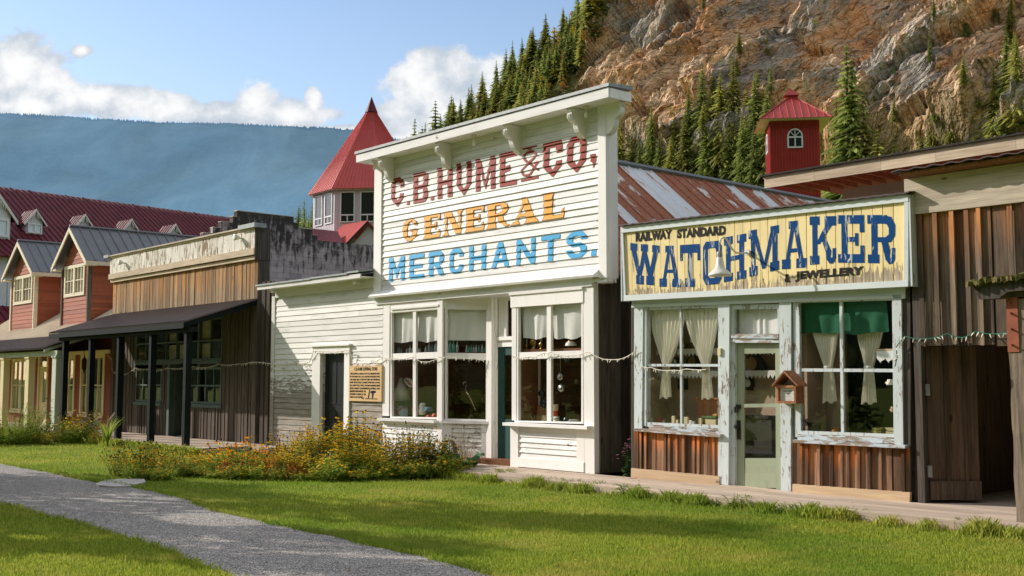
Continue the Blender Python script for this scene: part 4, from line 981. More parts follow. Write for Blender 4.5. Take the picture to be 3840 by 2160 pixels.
cloth_panel('wide white cloth blind behind the slanted pane by the store door', PA, 'E', (725,235), (1150,235), (1142,583), (735,580), .09, M['cloth_white'], 2, .0, GB)
cloth_panel('white cloth blind next to the store door in the second bay window', PS, 'E', (1478,150), (1758,130), (1750,548), (1497,553), .11, M['cloth_white'], 2, .03, GB)
cloth_panel('draped white cloth blind at the outer corner of the second bay window', PS, 'E', (1785,120), (2115,100), (2110,520), (1808,545), .11, M['cloth_white'], 1, .07, GB)
# display decks and shelves belong to the store
mb = MB(); mb.rnd(.7); mb.box(-6.1,-4.3,.08,.75,.86,.90); mb.build('display_deck', M['beige_board'], hume)
mb = MB(); mb.rnd(.7); mb.box(-2.0,-.25,.08,.85,.86,.90); mb.build('display_deck', M['beige_board'], hume)
zsh = PS.pt('E',(400,712),.2)[1]; mb = MB(); mb.rnd(.5); mb.box(-6.1,-4.25,.10,.34,zsh-.04,zsh); mb.build('bottle_shelf', M['interior_brown'], hume)
zsh2 = PS.pt('E',(1780,668),.2)[1]; mb = MB(); mb.rnd(.5); mb.box(-2.0,-.25,.10,.34,zsh2-.04,zsh2); mb.build('lamp_shelf', M['interior_brown'], hume)
mb = MB(); a1_, z1_ = PA.pt('E',(1140,700),.12); mb.prism(PA, [(.0,z1_-.03),(a1_,z1_-.03),(a1_,z1_),(.0,z1_)], .07, .26); mb.build('bottle_shelf', M['interior_brown'], hume)
for k in range(5):
    mb = MB(); mb.rnd(); z = .75+k*.42; mb.box(-6.15,-.3,2.02,2.28,z,z+.03); mb.build('wall_shelf', M['interior_brown'], hume)
for k in range(26):
    u = -6.0+rnd_i.uniform(0,5.5) if 'rnd_i' in globals() else -6.0+random.random()*5.5
    z = .78+random.randrange(4)*.42; h = random.uniform(.08,.2)
    mb = MB(); mb.lathe((u,2.12,z), [(.05,0),(.055,h*.7),(.03,h*.85),(.03,h)], 8)
    single('jar', mb, random.choice([M['bottle_clear'],M['bottle_teal'],M['cream'],M['interior_beige']]), 'small jar on the wall shelves deep inside the general store', 'jar', STREET, 'jars on the wall shelves of the store')
# bottles
def bottle(lab, base, h, r, m):
    mb = MB(); mb.lathe(tuple(base), [(r*.9,0),(r,h*.03),(r,h*.55),(r*.85,h*.63),(r*.35,h*.74),(r*.32,h*.95),(r*.42,h*.96),(r*.42,h)], 10)
    return single('bottle', mb, m, lab, 'bottle', STREET, 'glass bottles in the bay window', smooth=False)
LBc = 'clear glass bottle on the shelf behind the flat bay window'; LBs = 'dark green or clear bottle on the shelf behind the slanted pane'; LBt = 'teal glass bottle on the shelf behind the flat bay window'
for x, h, r, m in ((245,.13,.022,0),(262,.15,.02,0),(280,.12,.022,0),(338,.11,.03,0),(370,.17,.028,0),(398,.16,.026,0),(455,.1,.02,0),(470,.11,.02,0),(528,.15,.024,0),(562,.24,.036,0),(592,.18,.030,1),(630,.27,.034,0),(654,.22,.03,0)):
    p = P_('E', (x,712), .2); bottle(LBt if m else LBc, (p.x,p.y,zsh), h, r, M['bottle_teal' if m else 'bottle_clear'])
for x, h, r, m in ((745,.12,.025,0),(775,.25,.035,1),(808,.25,.035,1),(845,.22,.03,0),(940,.15,.024,0),(962,.13,.022,1),(985,.15,.024,1),(1010,.13,.022,0),(1035,.15,.024,0),(1062,.14,.024,1),(1095,.16,.028,0),(1122,.12,.022,1)):
    a, _ = PA.pt('E', (x,700), .15); p = PA.to3(a, 0, .15); bottle(LBs, (p[0],p[1],z1_), h, r, M['bottle_teal' if m else 'bottle_clear'])
M['brass'] = plain('dull_brass', (.30,.17,.06), .3, .2, metal=.8); M['tin'] = plain('bright_tin', (.55,.54,.50), .25, .15, metal=.8); M['iron'] = plain('black_iron_pan', (.02,.02,.022), .35, .2)
def oil_lamp(lab, p, s, shade=False):
    o = thing('oil_lamp', lab, 'oil lamp', STREET, tuple(p), 'oil lamps on the shelf')
    mb = MB(); mb.lathe(tuple(p), [(.06*s,0),(.05*s,.02*s),(.02*s,.05*s),(.07*s,.10*s),(.07*s,.14*s),(.025*s,.18*s),(.03*s,.2*s)], 12); mb.build('font', M['brass'], o, smooth=True)
    mb = MB(); mb.lathe(tuple(p), [(.025*s,.2*s),(.04*s,.26*s),(.022*s,.34*s),(.02*s,.44*s)], 10, caps=False); mb.build('chimney', M['bottle_clear'], o, smooth=True)
    if shade: mb = MB(); mb.lathe(tuple(p), [(.12*s,.05*s),(.11*s,.10*s),(.03*s,.17*s)], 14, caps=False); mb.build('shade', M['bulb'], o, smooth=True)
for x, s_, sh, lab in ((1620,1.15,0,'largest brass oil lamp on the shelf of the second bay window'),(1545,.6,0,'smallest brass oil lamp, nearest the store door'),(1690,.7,0,'middle-sized oil lamp beside the window bar'),(1990,.9,1,'oil lamp with pale glass shade behind the outer pane')):
    p = P_('E',(x,668),.2); p.z = zsh2; oil_lamp(lab, p, s_, sh)
def cane(lab, pts, d):
    w = [P_('E', p, d) for p in pts]; mb = MB(); mb.tube([tuple(v) for v in w], .013, 7); single('walking_cane', mb, M['new_plank'], lab, 'cane', STREET, 'bent-handled walking canes', smooth=True)
cane('pale bent-handled walking cane leaning inside the second bay window', [(1525,1025),(1512,1003),(1495,995),(1478,998),(1470,1015),(1478,1080),(1540,1230),(1605,1395)], .35)
cane('dark bent-handled walking cane behind the slanted pane', [(910,1045),(908,1015),(918,998),(935,998),(935,1040),(925,1070),(985,1180),(1030,1290)], .6)
mb = MB(); a = P_('E',(1622,755),.55); b = P_('E',(1662,1392),.55); mb.box(a.x,b.x,.55,.60,b.z,a.z); single('white_upright', mb, M['white_v'], 'white painted upright board standing inside the second bay window', 'board', STREET)
mb = MB(); q = Q(PS,'E',(1650,1235),(1752,1235),(1752,1402),(1635,1402),.4); mb.q(q,.4,.43); single('brown_board', mb, M['cedar'], 'reddish brown rounded cutting board leaning below the hanging pans', 'board', STREET, bevel=.01)
def pan(lab, x, y0, yc, r, d, m):
    a = P_('E',(x,y0),d); c = P_('E',(x,yc),d); o = thing('hanging_pan', lab, 'pan', STREET, (c.x,d,c.z), 'pans hanging in the bay window')
    mb = MB(); mb.lathe((c.x,d,c.z), [(r*.8,.03),(r,-.02),(r*.95,-.02),(r*.75,.02)], 16, 'y'); mb.build('bowl', m, o, smooth=True)
    mb = MB(); mb.tube([(a.x,d,a.z),(c.x,d,c.z+r*.9)], .008, 5); mb.build('handle', m, o)
pan('black iron pan hanging high beside the white upright', 1692, 830, 1115, .07, .35, M['iron']); pan('black iron ladle pan hanging lowest above the brown board', 1712, 1100, 1215, .09, .33, M['iron'])
pan('upper bright tin mould hanging against the dark pane', 1882, 740, 945, .075, .3, M['tin']); pan('lower bright tin mould hanging against the dark pane', 1890, 1010, 1062, .075, .3, M['tin'])
o_ = thing('red_tin_can', 'red and cream tin can beside the window bar of the second bay', 'tin can', STREET, tuple(P_('E',(1832,1330),.3))); p = P_('E',(1832,1340),.3); h = P_('E',(1832,1225),.3).z-p.z
mb = MB(); mb.lathe(tuple(p), [(.055,0),(.055,h*.45)], 16); mb.build('can_lower', plain('red_tin_paint', (.45,.03,.02), .4), o_); mb = MB(); mb.lathe(tuple(p), [(.056,h*.45),(.056,h),(.05,h)], 16); mb.build('can_upper', M['cream'], o_)
def lump(name, lab, cat, c, p0, p1, d, m, seed=0, grp=None, deck=None):
    a, b = P_(c, p0, d), P_(c, p1, d); g = random.Random(seed); w = abs(b.x-a.x); h = abs(a.z-b.z); cx = (a.x+b.x)/2
    mb = MB(); n = 10; prof = [(w*.5*(.75+.25*g.random())*(1-.35*(i/6)**2), h*i/6) for i in range(7)]+[(.002,h*1.02)]
    mb.lathe((cx, d, min(a.z,b.z)), prof, n); mb.v = [(x+g.uniform(-.1,.1)*w, y+g.uniform(-.1,.1)*w, z) for x, y, z in mb.v]
    return single(name, mb, m, lab, cat, STREET, grp, smooth=True)
lump('white_jug', 'small white jug left of the brown board on the display deck', 'jug', 'E', (1698,1335), (1745,1402), .3, M['cream'], 1)
lump('china_dog', 'white china ornament beside the red tin can', 'ornament', 'E', (1812,1345), (1872,1408), .25, M['bulb'], 2)
lump('wire_utensils', 'heap of dark wire kitchen utensils on the display deck', 'utensils', 'E', (1912,1350), (1968,1412), .3, M['iron'], 3)
lump('paper_pile', 'crumpled white paper lying at the corner of the second bay window', 'paper', 'E', (1968,1375), (2085,1408), .3, M['paper'], 4)
# left bay goods
mb = MB(); a, b = P_('E',(268,925),.45), P_('E',(270,1195),.45); rr = abs(P_('E',(212,1190),.45).x-P_('E',(332,1190),.45).x)/2
mb.lathe((b.x,.45,b.z), [(rr,0),(rr*.8,(a.z-b.z)*.4),(rr*.4,(a.z-b.z)*.75),(.01,a.z-b.z)], 14); single('white_cloth_cone', mb, M['cloth_white'], 'cone-shaped white cloth hung behind the flat bay window', 'cloth', STREET, smooth=True)
q = Q(PS,'E',(335,940),(425,1010),(375,1075),(295,990),.4); pts8 = [q.bil(.5+.5*math.cos(t*math.pi/8)*1.0, .5+.5*math.sin(t*math.pi/8)) for t in range(16)]
os_ = thing('oval_sign', 'tilted white oval sign with red script inside the flat bay window', 'sign', STREET, tuple(P_('E',(350,1010),.4)))
mb = MB(); mb.prism(PS, pts8, .4, .42); pl_o = mb.build('plate', M['bulb'], os_)
c0 = q.bil(.5,.5); e_ = (q.bil(.88,.5)-q.bil(.12,.5)); n_ = (q.bil(.5,.66)-q.bil(.5,.36))
mb = MB(); flat_letters(mb, [[tuple(c0+e_*(x-.5)+n_*(y-.5)) for x, y in p_] for p_ in font_polys("Kellogg's", .03)], PS, .4, .003); mb.build('script', plain('red_sign_paint', (.5,.03,.03), .5), pl_o)
hb_ = thing('hat_box', 'round pale blue hat box tied with red ribbon in the flat bay window', 'hat box', STREET, tuple(P_('E',(266,1345),.3)))
c = P_('E',(266,1303),.28); r_ = abs(P_('E',(206,1303),.28).x-P_('E',(326,1303),.28).x)/2
mb = MB(); mb.lathe(tuple(c), [(.0005,-.06),(r_,-.06),(r_,.08)], 26, 'y'); mb.build('box', plain('pale_blue_card', (.38,.52,.66), .6), hb_)
mb = MB()
for k in range(3): an = R(25+k*60); dx, dz = math.cos(an)*r_, math.sin(an)*r_; nx, nz = -dz/r_*.012, dx/r_*.012; y0 = c.y+.06; mb.hexa([(c.x-dx-nx,y0,c.z-dz-nz),(c.x+dx-nx,y0,c.z+dz-nz),(c.x+dx+nx,y0,c.z+dz+nz),(c.x-dx+nx,y0,c.z-dz+nz)], [(c.x-dx-nx,c.y-.066-.065+.06,c.z-dz-nz),(c.x+dx-nx,c.y-.071,c.z+dz-nz),(c.x+dx+nx,c.y-.071,c.z+dz+nz),(c.x-dx+nx,c.y-.071,c.z-dz+nz)])
mb.v = [(x, min(y, c.y+.01) if y > c.y else c.y-.088, z) for x, y, z in mb.v]
mb.lathe((c.x,c.y-.09,c.z), [(.002,-.01),(.03,-.005),(.02,.012),(.002,.015)], 8, 'y'); mb.build('ribbon', plain('red_ribbon', (.40,.02,.05), .6), hb_)
mb = MB(); mb.rnd(.5); a, b = P_('E',(282,1238),.5), P_('E',(400,1330),.5); mb.box(a.x,b.x,.5,.72,b.z,a.z); single('wooden_crate', mb, M['new_plank'], 'small wooden crate behind the hat box', 'crate', STREET, bevel=.006)
for i, (x0,y0,x1,y1,m,lab) in enumerate(((205,1190,400,1240,'herb_dark_i','dusty green wreath lying on cloth behind the flat bay window'),(525,1250,590,1295,'blue_i','small blue cloth bundle in the flat bay window'),(470,1210,520,1330,'cloth_white','rumpled white cloth against the window bar'),(600,1315,660,1365,'red_i','red toy roof shape by the corner post'),(540,1330,600,1362,'red_i','flat red tin on the display deck beside the corner post'))):
    mm = {'herb_dark_i': plain('dusty_green_wreath', (.05,.08,.04), .9), 'blue_i': plain('blue_cloth', (.12,.25,.38), .9), 'red_i': plain('red_tin', (.5,.06,.03), .5)}.get(m) or M[m]
    lump('display_item', lab, 'ornament', 'E', (x0,y0), (x1,y1), .4, mm, 10+i, GI)
# ---------------- watchmaker goods
for i, (y, x0, x1) in enumerate(((668,215,960),(888,215,960))):
    z = fP(500,y,.5)[1]; a, b = fP(x0,y,.5)[0], fP(x1,y,.5)[0]+1.2; b = min(b, 3.93)
    sh = MB(); sh.rnd(); sh.box(a,b,.5,.74,z-.02,z); so_ = sh.build('wall_shelf', M['interior_beige'], wm)
    lc = MB(); n = int((b-a)/.075)
    for k in range(n):
        x = a+k*(b-a)/n; w = (b-a)/n; lc.prism(PS, [(x,z-.07),(x+w/2,z-.125),(x+w,z-.07),(x+w,z-.002),(x,z-.002)], 0.485, 0.49)
    lc.build('lace_edging', M['cloth_white'], so_)
def clock(lab, c, x, y, r, d, dark=True, mantel=False):
    u, z = PS.pt(c, (x,y), d); o = thing('clock', lab, 'clock', STREET, (u,d,z-r), 'clocks on the lace-edged shelves')
    mb = MB()
    if mantel: mb.prism(PS, [(u-r*1.5,z-r),(u+r*1.5,z-r),(u+r*1.3,z-r*.4),(u+r*.8,z+r*.5),(u+r*.3,z+r),(u-r*.3,z+r),(u-r*.8,z+r*.5),(u-r*1.3,z-r*.4)], d, d+.1)
    else: mb.lathe((u,d+.03,z), [(r,-.04),(r,.03),(r*.85,.035)], 18, 'y'); mb.box(u-r*.7,u+r*.7,d-.02,d+.05,z-r*1.1,z-r*.9)
    mb.build('case', M['iron'] if dark else M['brass'], o)
    mb = MB(); mb.lathe((u,d-.015,z), [(.001,.0),(r*.62,.0),(r*.62,.004)], 18, 'y'); mb.build('dial', M['paper'] if not mantel else M['brass'], o)
clock('small round clock with pale dial left of the curtain tie', 'F', 519, 792, .055, .55); clock('tall pale clock behind the upper fold of the second curtain', 'F', 685, 582, .06, .55, False); clock('tiny round brass clock on the upper shelf', 'F', 606, 635, .04, .55, False)
clock('dark mantel clock between the two curtains', 'F', 688, 790, .12, .55, True, True); clock('dark arched mantel clock seen through the shop door glass', 'F', 1290, 815, .16, .55, True, True); clock('dark arched clock at the far end of the upper shelf', 'F', 272, 610, .1, .55, True, True); clock('small round wall clock low behind the door glass', 'F', 1245, 1010, .1, .7)
def picture(lab, c, p0, p1, d, m, fm):
    a, b = P_(c,p0,d), P_(c,p1,d); o = thing('picture_frame', lab, 'picture', STREET, (a.x,d,b.z), 'framed pictures on the beige wall')
    mb = MB(); frame_bars(mb, QL(PS,a.x,b.x,b.z,a.z,d), .025,.025,.025,.025, d-.025, d); mb.build('frame', fm, o)
    mb = MB(); mb.box(a.x+.02,b.x-.02,d-.012,d-.004,b.z+.02,a.z-.02); mb.build('picture', m, o)
picture('framed green picture on the beige wall of the watchmaker shop', 'F', (272,975), (385,1182), .73, plain('green_print', (.05,.16,.10), .4, .8, 3), M['iron'])
picture('small dark framed portrait on the beige wall', 'F', (550,965), (642,1076), .73, plain('sepia_print', (.10,.09,.08), .4, .6, 4), M['iron'])
mb = MB(); mb.rnd(); a, b = P_('F',(735,1172),.45), P_('F',(1010,1420),.45); mb.box(a.x,b.x,.45,.72,.14,a.z); mb.box(a.x-.02,b.x+.02,.43,.73,a.z,a.z+.03); single('wooden_cabinet', mb, M['cedar'], 'reddish wooden cabinet by the back wall of the watchmaker shop', 'cabinet', STREET)
LSm = 'small pale trinket box standing on the left inner window ledge'
zl1 = fP(500,1449,.1)[1]-.0
zw = w1.BL.y+.07
for x0, x1, h, m in ((232,280,.07,'bulb'),(330,380,.08,'red'),(385,412,.04,'tin'),(482,512,.11,'cream'),(525,548,.05,'cream'),(606,645,.10,'cream'),(655,682,.05,'bulb'),(690,716,.03,'bulb'),(747,784,.09,'cream')):
    a, b = fP(x0,1430,.14)[0], fP(x1,1430,.14)[0]; mb = MB(); mb.box(a,b,.13,.17,zw-.02,zw+h); single('trinket_box', mb, M[m] if m != 'red' else plain('red_card', (.30,.03,.03), .6), LSm if m != 'red' else 'small red trinket box on the left inner window ledge', 'box', STREET, 'trinket boxes on the window ledge' if m != 'red' else None, bevel=.004)
mb = MB(); a, b = fP(805,1400,.2)[0], fP(950,1400,.2)[0]; mb.box(a+.05,b-.02,.16,.3,zw-.02,zw+.09); single('card_box', mb, M['cream'], 'cream card box carrying a green tray in the left window', 'box', STREET, bevel=.004)
mb = MB(); mb.box(a,b,.14,.32,zw+.092,zw+.125); single('green_tray', mb, plain('green_enamel', (.10,.17,.06), .4), 'flat green tray resting on the cream card box', 'tray', STREET, bevel=.004)
mb = MB(); mb.box(a+.2,b-.0,.16,.28,zw+.127,zw+.16); single('orange_box', mb, plain('orange_wood', (.55,.27,.08), .5), 'small orange box on top of the green tray', 'box', STREET, bevel=.004)
# right window
zr = w2.BL.y+.09; mb = MB(); mb.box(4.0,5.66,.08,.5,zr-.06,zr-.02); mb.build('window_deck', M['interior_dark'], wm)
def hP(x, y, d=.25): return PS.pt('H', (x,y), d)
for (x0,x1,ya,yb,lab) in ((1045,1145,548,572,'clear topped yellow tub, upper one of the left pair'),(1045,1145,574,620,'yellow lidded tub, lower one of the left pair'),(1180,1275,545,580,'clear topped tub of small green parts, upper one by the corner'),(1185,1278,584,630,'pale tub, lower one by the window corner')):
    a, z1 = hP(x0,ya); b, z0 = hP(x1,yb); mb = MB(); mb.hexa([(a+.015,.25,z0),(b-.015,.25,z0),(b-.015,.36,z0),(a+.015,.36,z0)], [(a,.24,z1),(b,.24,z1),(b,.37,z1),(a,.37,z1)]); single('plastic_tub', mb, plain('yellow_tub', (.52,.46,.14), .4) if 'yellow' in lab else M['cream'], lab, 'tub', STREET, 'plastic tubs in the right shop window')
a, z1 = hP(962,617,.2); b, z0 = hP(1275,642,.2); mb = MB(); mb.box(a,b,.18,.4,z0,z1); single('yellow_tray', mb, plain('yellow_tray_card', (.55,.42,.10), .5), 'long low yellow tray in front of the plastic tubs', 'tray', STREET, bevel=.004)
p = hP(470,600); o = thing('wire_basket', 'dark wire basket with frilled rim on the right window ledge', 'basket', STREET, (p[0],.25,p[1])); mb = MB(); mb.lathe((p[0],.25,p[1]-.01), [(.06,0),(.085,.06),(.09,.12)], 14, caps=False); mb.build('basket', M['iron'], o)
mb = MB(); [mb.tube([(p[0]+.09*math.cos(k*.35),.25+.09*math.sin(k*.35),p[1]+.11),(p[0]+.11*math.cos(k*.35+.2),.25+.11*math.sin(k*.35+.2),p[1]+.15),(p[0]+.09*math.cos(k*.35+.35),.25+.09*math.sin(k*.35+.35),p[1]+.12)], .006, 4) for k in range(18)]; mb.build('rim', M['iron'], o)
p = hP(688,616); mb = MB(); mb.lathe((p[0],.25,p[1]-.01), [(.045,0),(.07,.02),(.075,.07),(.06,.09),(.065,.10)], 14, caps=False); single('copper_pot', mb, plain('copper', (.45,.16,.06), .3, metal=.8), 'small copper pot beside the centre bar of the right window', 'pot', STREET, smooth=True)
p = P_('F',(2228,735),1.4); mb = MB(); mb.lathe((p.x,1.4,p.z), [(.02,-.2),(.14,-.14),(.2,0),(.14,.14),(.02,.2)], 18); single('globe_lamp', mb, plain('dim_globe', (.28,.27,.20), .5), 'dim round globe lamp hanging deep in the right window', 'lamp', STREET, smooth=True)
p = PS.pt('3',(1660,425),.14); o = thing('corner_shelf', 'small orange corner shelf with lace edging at the edge of the right window', 'shelf', STREET, (p[0],.14,p[1])); mb = MB(); mb.box(p[0]-.16,p[0]+.16,.10,.3,p[1]-.01,p[1]+.02); mb.build('shelf_board', M['new_plank'], o)
mb = MB(); [mb.prism(PS, [(p[0]-.15+k*.06,p[1]-.1-.05*(k%2)),(p[0]-.09+k*.06,p[1]-.12-.05*((k+1)%2)),(p[0]-.09+k*.06,p[1]-.01),(p[0]-.15+k*.06,p[1]-.01)], .095, .1) for k in range(5)]; mb.build('lace', M['cloth_white'], o)
lump('paper_flower', 'white paper flower ornament tied with green cord at the window corner', 'ornament', '3', (1645,600), (1698,634), .12, M['cloth_cream'], 31)
lump('dried_flower', 'orange dried flower ornament low at the window corner', 'ornament', '3', (1672,765), (1702,798), .12, M['new_plank'], 32)

mb = MB(); mb.rnd(); mb.box(2.75,3.93,.42,.70,.14,1.12); mb.box(2.72,3.94,.40,.72,1.12,1.16); single('dark_filler_box', mb, M['interior_dark'], 'dark box added to darken the view through the lower glass of the shop door', 'dark box', STREET)  # filler box added to keep the view behind the lower glass dark
# ================================================================== weathered building with dark awning
we = thing('weathered_building', 'weathered brown plank building with peeling false-front band above a dark metal awning', 'building', STREET, (-16.2,0,.12))
LU, RU = -20.85, -11.68
mb = MB(); vboards(mb, QL(PS, LU, RU, 3.5, 4.84, .0), .21, .02, .0, batten=.012, bw=.05, gap=.004, jitd=.008, bskip=.4); mb.build('upper_boards', M['brown_boards'], we)
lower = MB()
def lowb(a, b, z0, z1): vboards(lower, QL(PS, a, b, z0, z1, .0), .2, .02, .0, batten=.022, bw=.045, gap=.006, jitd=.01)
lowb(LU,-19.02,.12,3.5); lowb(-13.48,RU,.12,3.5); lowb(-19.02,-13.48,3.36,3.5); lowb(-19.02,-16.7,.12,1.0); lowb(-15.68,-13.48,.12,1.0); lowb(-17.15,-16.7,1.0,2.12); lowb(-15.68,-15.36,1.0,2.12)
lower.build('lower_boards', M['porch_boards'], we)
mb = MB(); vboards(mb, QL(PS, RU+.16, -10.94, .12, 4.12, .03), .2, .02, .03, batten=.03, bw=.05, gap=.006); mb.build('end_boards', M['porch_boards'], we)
mb = MB(); vboards(mb, QL(PS, LU-.05, RU, 4.88, 5.46, -.10), .2, .02, -.10, gap=.005); mb.build('false_front_band', M['peel_band'], we)
mb = MB(); mb.rnd(); mb.box(LU-.08, -16.3, -.16, -.09, 4.80, 4.96); mb.rnd(); mb.box(-16.3, RU+.02, -.165, -.09, 4.81, 4.97); mb.rnd(); mb.box(LU-.05, RU, -.10, .0, 4.70, 4.79); mb.rnd(); mb.box(LU-.06, RU, -.15, .0, 5.455, 5.50)
mb.build('band_trim', M['bleached'], we)
mb = MB(); mb.box(LU-.25, -12.4, -.19, .12, 5.50, 5.54); mb.build('top_cap', M['grey_beam'], we)
mb = MB(); mb.box(-12.4, -11.55, -.22, .12, 5.49, 5.60); mb.box(LU-.38, LU+.0, -.21, .12, 5.48, 5.57); mb.build('metal_cap', M['galv'], we)
mb = MB(); mb.rnd(.2); mb.box(RU, RU+.03, -.13, .30, 4.68, 5.47); mb.rnd(.4); mb.box(RU-.02, RU+.012, -.02, .3, .12, 4.68); mb.build('side_return', M['dark_boards'], we)
mb = MB(); mb.box(LU, RU, .02, .1, 3.4, 5.4); mb.box(LU,LU+.1,.1,6,.12,4.9); mb.box(RU-.1,RU,.32,6,.12,3.9); mb.box(LU,RU,6,6.1,.12,4.4); mb.add([(LU,.1,5.0),(-15.25,.1,5.0),(-15.25,6.1,4.35),(LU,6.1,4.35)],[(0,1,2,3)]); mb.add([(-15,.1,4.1),(RU,.1,4.1),(RU,6.1,3.7),(-15,6.1,3.7)],[(0,1,2,3)]); mb.build('rear_wall', M['dark_boards'], we)
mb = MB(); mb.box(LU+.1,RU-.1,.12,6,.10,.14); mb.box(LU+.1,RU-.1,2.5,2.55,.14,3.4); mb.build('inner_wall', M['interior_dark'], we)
for nm, (a,b,z0,z1), cols, rows in (('transom_window',(-19.0,-13.5,2.20,3.34),[i/8 for i in range(1,8)],[.47]), ('lower_window',(-18.95,-17.15,1.05,2.02),[.28,.5,.72],[.5]), ('lower_window',(-15.34,-13.5,1.05,2.02),[.25,.5,.75],[.5])):
    window(we, QL(PS,a,b,z0,z1), M['dark_green_trim'], cols=cols, rows=rows, fw=.06, mw=.035, rw=.045, d0=-.03, d1=.05, glass_d=.01, name=nm)
mb = MB(); mb.rnd(); mb.box(-19.05,-13.45,-.05,.04,2.12,2.2); mb.rnd(); mb.box(-19.0,-17.1,-.06,.03,.95,1.04); mb.rnd(); mb.box(-15.4,-13.45,-.06,.03,.95,1.04); mb.rnd(); mb.box(-16.75,-16.6,-.04,.1,.12,2.12); mb.rnd(); mb.box(-15.75,-15.62,-.04,.1,.12,2.12); mb.build('window_trim', M['dark_green_trim'], we)
mb = MB()
for i in (1,3,4,6): mb.rnd(); w=5.5/8; mb.box(-19+w*i+.05,-19+w*(i+1)-.05,.06,.07,2.26,2.66)
for i in (1,3,6): mb.rnd(); w=5.5/8; mb.box(-19+w*i+.05,-19+w*(i+1)-.05,.06,.07,2.78,3.28)
mb.build('window_paper', M['grey_beam'], we)
mb = MB(); mb.rnd(); mb.box(-16.6,-16.55,.1,.9,.14,2.1); mb.build('open_door', M['dark_green_trim'], we)
mb = MB(); mb.box(-16.5,-15.75,1.0,1.04,.9,.93); mb.box(-16.5,-15.75,1.0,1.04,.45,.48); mb.build('door_rail', M['galv'], we)
# awning
aw = thing('porch_awning', 'dark corrugated metal awning on black posts in front of the weathered building', 'awning', STREET, (-16.4,-1.65,.1))
AY, AZ, TZ = -1.85, 3.06, 3.70
mb = MB(); ribbed(mb, (-20.85,.0,TZ), (-11.66,.0,TZ), (-11.9,AY,AZ+.02), (-21.15,AY,AZ+.02), 58, .032, .38)
mb.build('roof', M['metal_dark'], aw)
mb = MB(); mb.box(-21.1,-11.95,AY,AY+.04,AZ-.13,AZ-.0); mb.hexa([(-11.97,AY,AZ-.12),(-11.91,AY,AZ-.12),(-11.68,0,TZ-.16),(-11.74,0,TZ-.16)], [(-11.97,AY,AZ+.0),(-11.91,AY,AZ+.0),(-11.68,0,TZ-.02),(-11.74,0,TZ-.02)])
mb.box(-20.6,-11.7,-1.72,-1.58,AZ-.22,AZ-.10); mb.build('fascia', M['dark_paint'], aw)
for i in range(13):
    mb = MB(); u = -20.5+i*.7; mb.hexa([(u,AY+.05,AZ-.09),(u+.05,AY+.05,AZ-.09),(u+.05,0,TZ-.12),(u,0,TZ-.12)], [(u,AY+.05,AZ-.0),(u+.05,AY+.05,AZ-.0),(u+.05,0,TZ-.03),(u,0,TZ-.03)]); mb.build('rafter', M['dark_paint'], aw)
for p in ((341,790),(478,780),(625,765),(793,750),(975,730)):
    u = PS.pt('0', p, -1.65)[0]; mb = MB(); mb.box(u-.075,u+.075,-1.725,-1.575,.06,AZ-.2); mb.box(u-.085,u+.085,-1.735,-1.565,AZ-.28,AZ-.22); mb.build('post', M['dark_paint'], aw, bevel=.008)
mb = MB(); mb.tube([(-19.1,-1.2,2.7),(-19.1,-1.2,1.0)], .0); 
# small lamps on the band
for i, (x, y) in enumerate(((1215,925),(2380,675))):
    u, z = PS.pt('A', (x,y), -.25)
    t_ = thing('floodlight', ['small white floodlight near the left end of the peeling false-front band','small white floodlight near the right end of the peeling false-front band'][i], 'lamp', STREET, (u,-.12,z), 'floodlights on the peeling band')
    mb = MB(); mb.tube([(u+.1,-.12,z-.02),(u+.02,-.22,z)], .025, 8); mb.build('bracket', M['bulb'], t_)
    mb = MB(); mb.lathe((u-.02,-.25,z+.01), [(.03,-.08),(.07,-.02),(.085,.06),(.06,.07),(.001,.06)], 14, 'y'); mb.build('lamp_head', M['bulb'], t_, smooth=True)

# ================================================================== concrete block fire wall
def blocks():
    t = NT('stained_concrete_block'); s = t.sep()
    br = t.n('TexBrick', {'Vector': t.comb(s[1], s[2], 0.0), 'Scale': 1.0, 'Brick Width': .4, 'Row Height': .17, 'Mortar Size': .006, 'Mortar Smooth': .2, 'Color1': (.52,.46,.45,1), 'Color2': (.36,.32,.32,1), 'Mortar': (.30,.27,.26,1), 'Bias': -.1})
    n1 = t.noise(t.map(None, (1,2.2,2.6)), 1.2, 8, .72, .6); n2 = t.noise(t.map(None,(9,9,1.6)), 1, 4, .6)
    z = t.mr(s[2], 4.6, 6.4, -.10, .12)
    m = t.sm(t.math('ADD', t.math('ADD', t.math('MULTIPLY', n1, .5), t.math('MULTIPLY', n2, .5)), z), .42, .60)
    col = t.mix(t.math('MULTIPLY', m, .93), br.outputs['Color'], (.022,.02,.02))
    mo = t.sm(t.math('ADD', t.noise(t.obj(), 14, 3), t.mr(s[2],5.6,6.4,-.2,.05)), .58, .64)
    col = t.mix(t.math('MULTIPLY', mo, .6), col, (.10,.10,.02))
    return t.done(t.bsdf(col, .95, t.bump(t.math('ADD', t.math('MULTIPLY', br.outputs['Fac'], -1.0), n2), .6, .01)))
M['blocks'] = blocks()
PB = Plane(STREET, -15.0, 0, math.pi/2)
prof = [(-.0,5.0)]; H0 = 5.78
steps = [(.38,5.88),(.62,6.06),(1.02,6.24),(1.14,6.41),(2.91,6.25),(3.06,6.09),(3.55,5.94),(3.72,5.79)]
pts = [(.1,2.0),(9,2.0),(9,5.79)]
st = [(.1,5.7,.38),(.38,5.88,.62),(.62,6.06,.98),(.98,6.24,1.10),(1.10,6.41,2.91),(2.91,6.25,3.06),(3.06,6.10,3.55),(3.55,5.94,3.72),(3.72,5.79,9.0)]
bw = thing('block_wall', 'stepped concrete block wall stained black, rising behind the weathered false front', 'wall', STREET, (-15,4,0))
mb = MB()
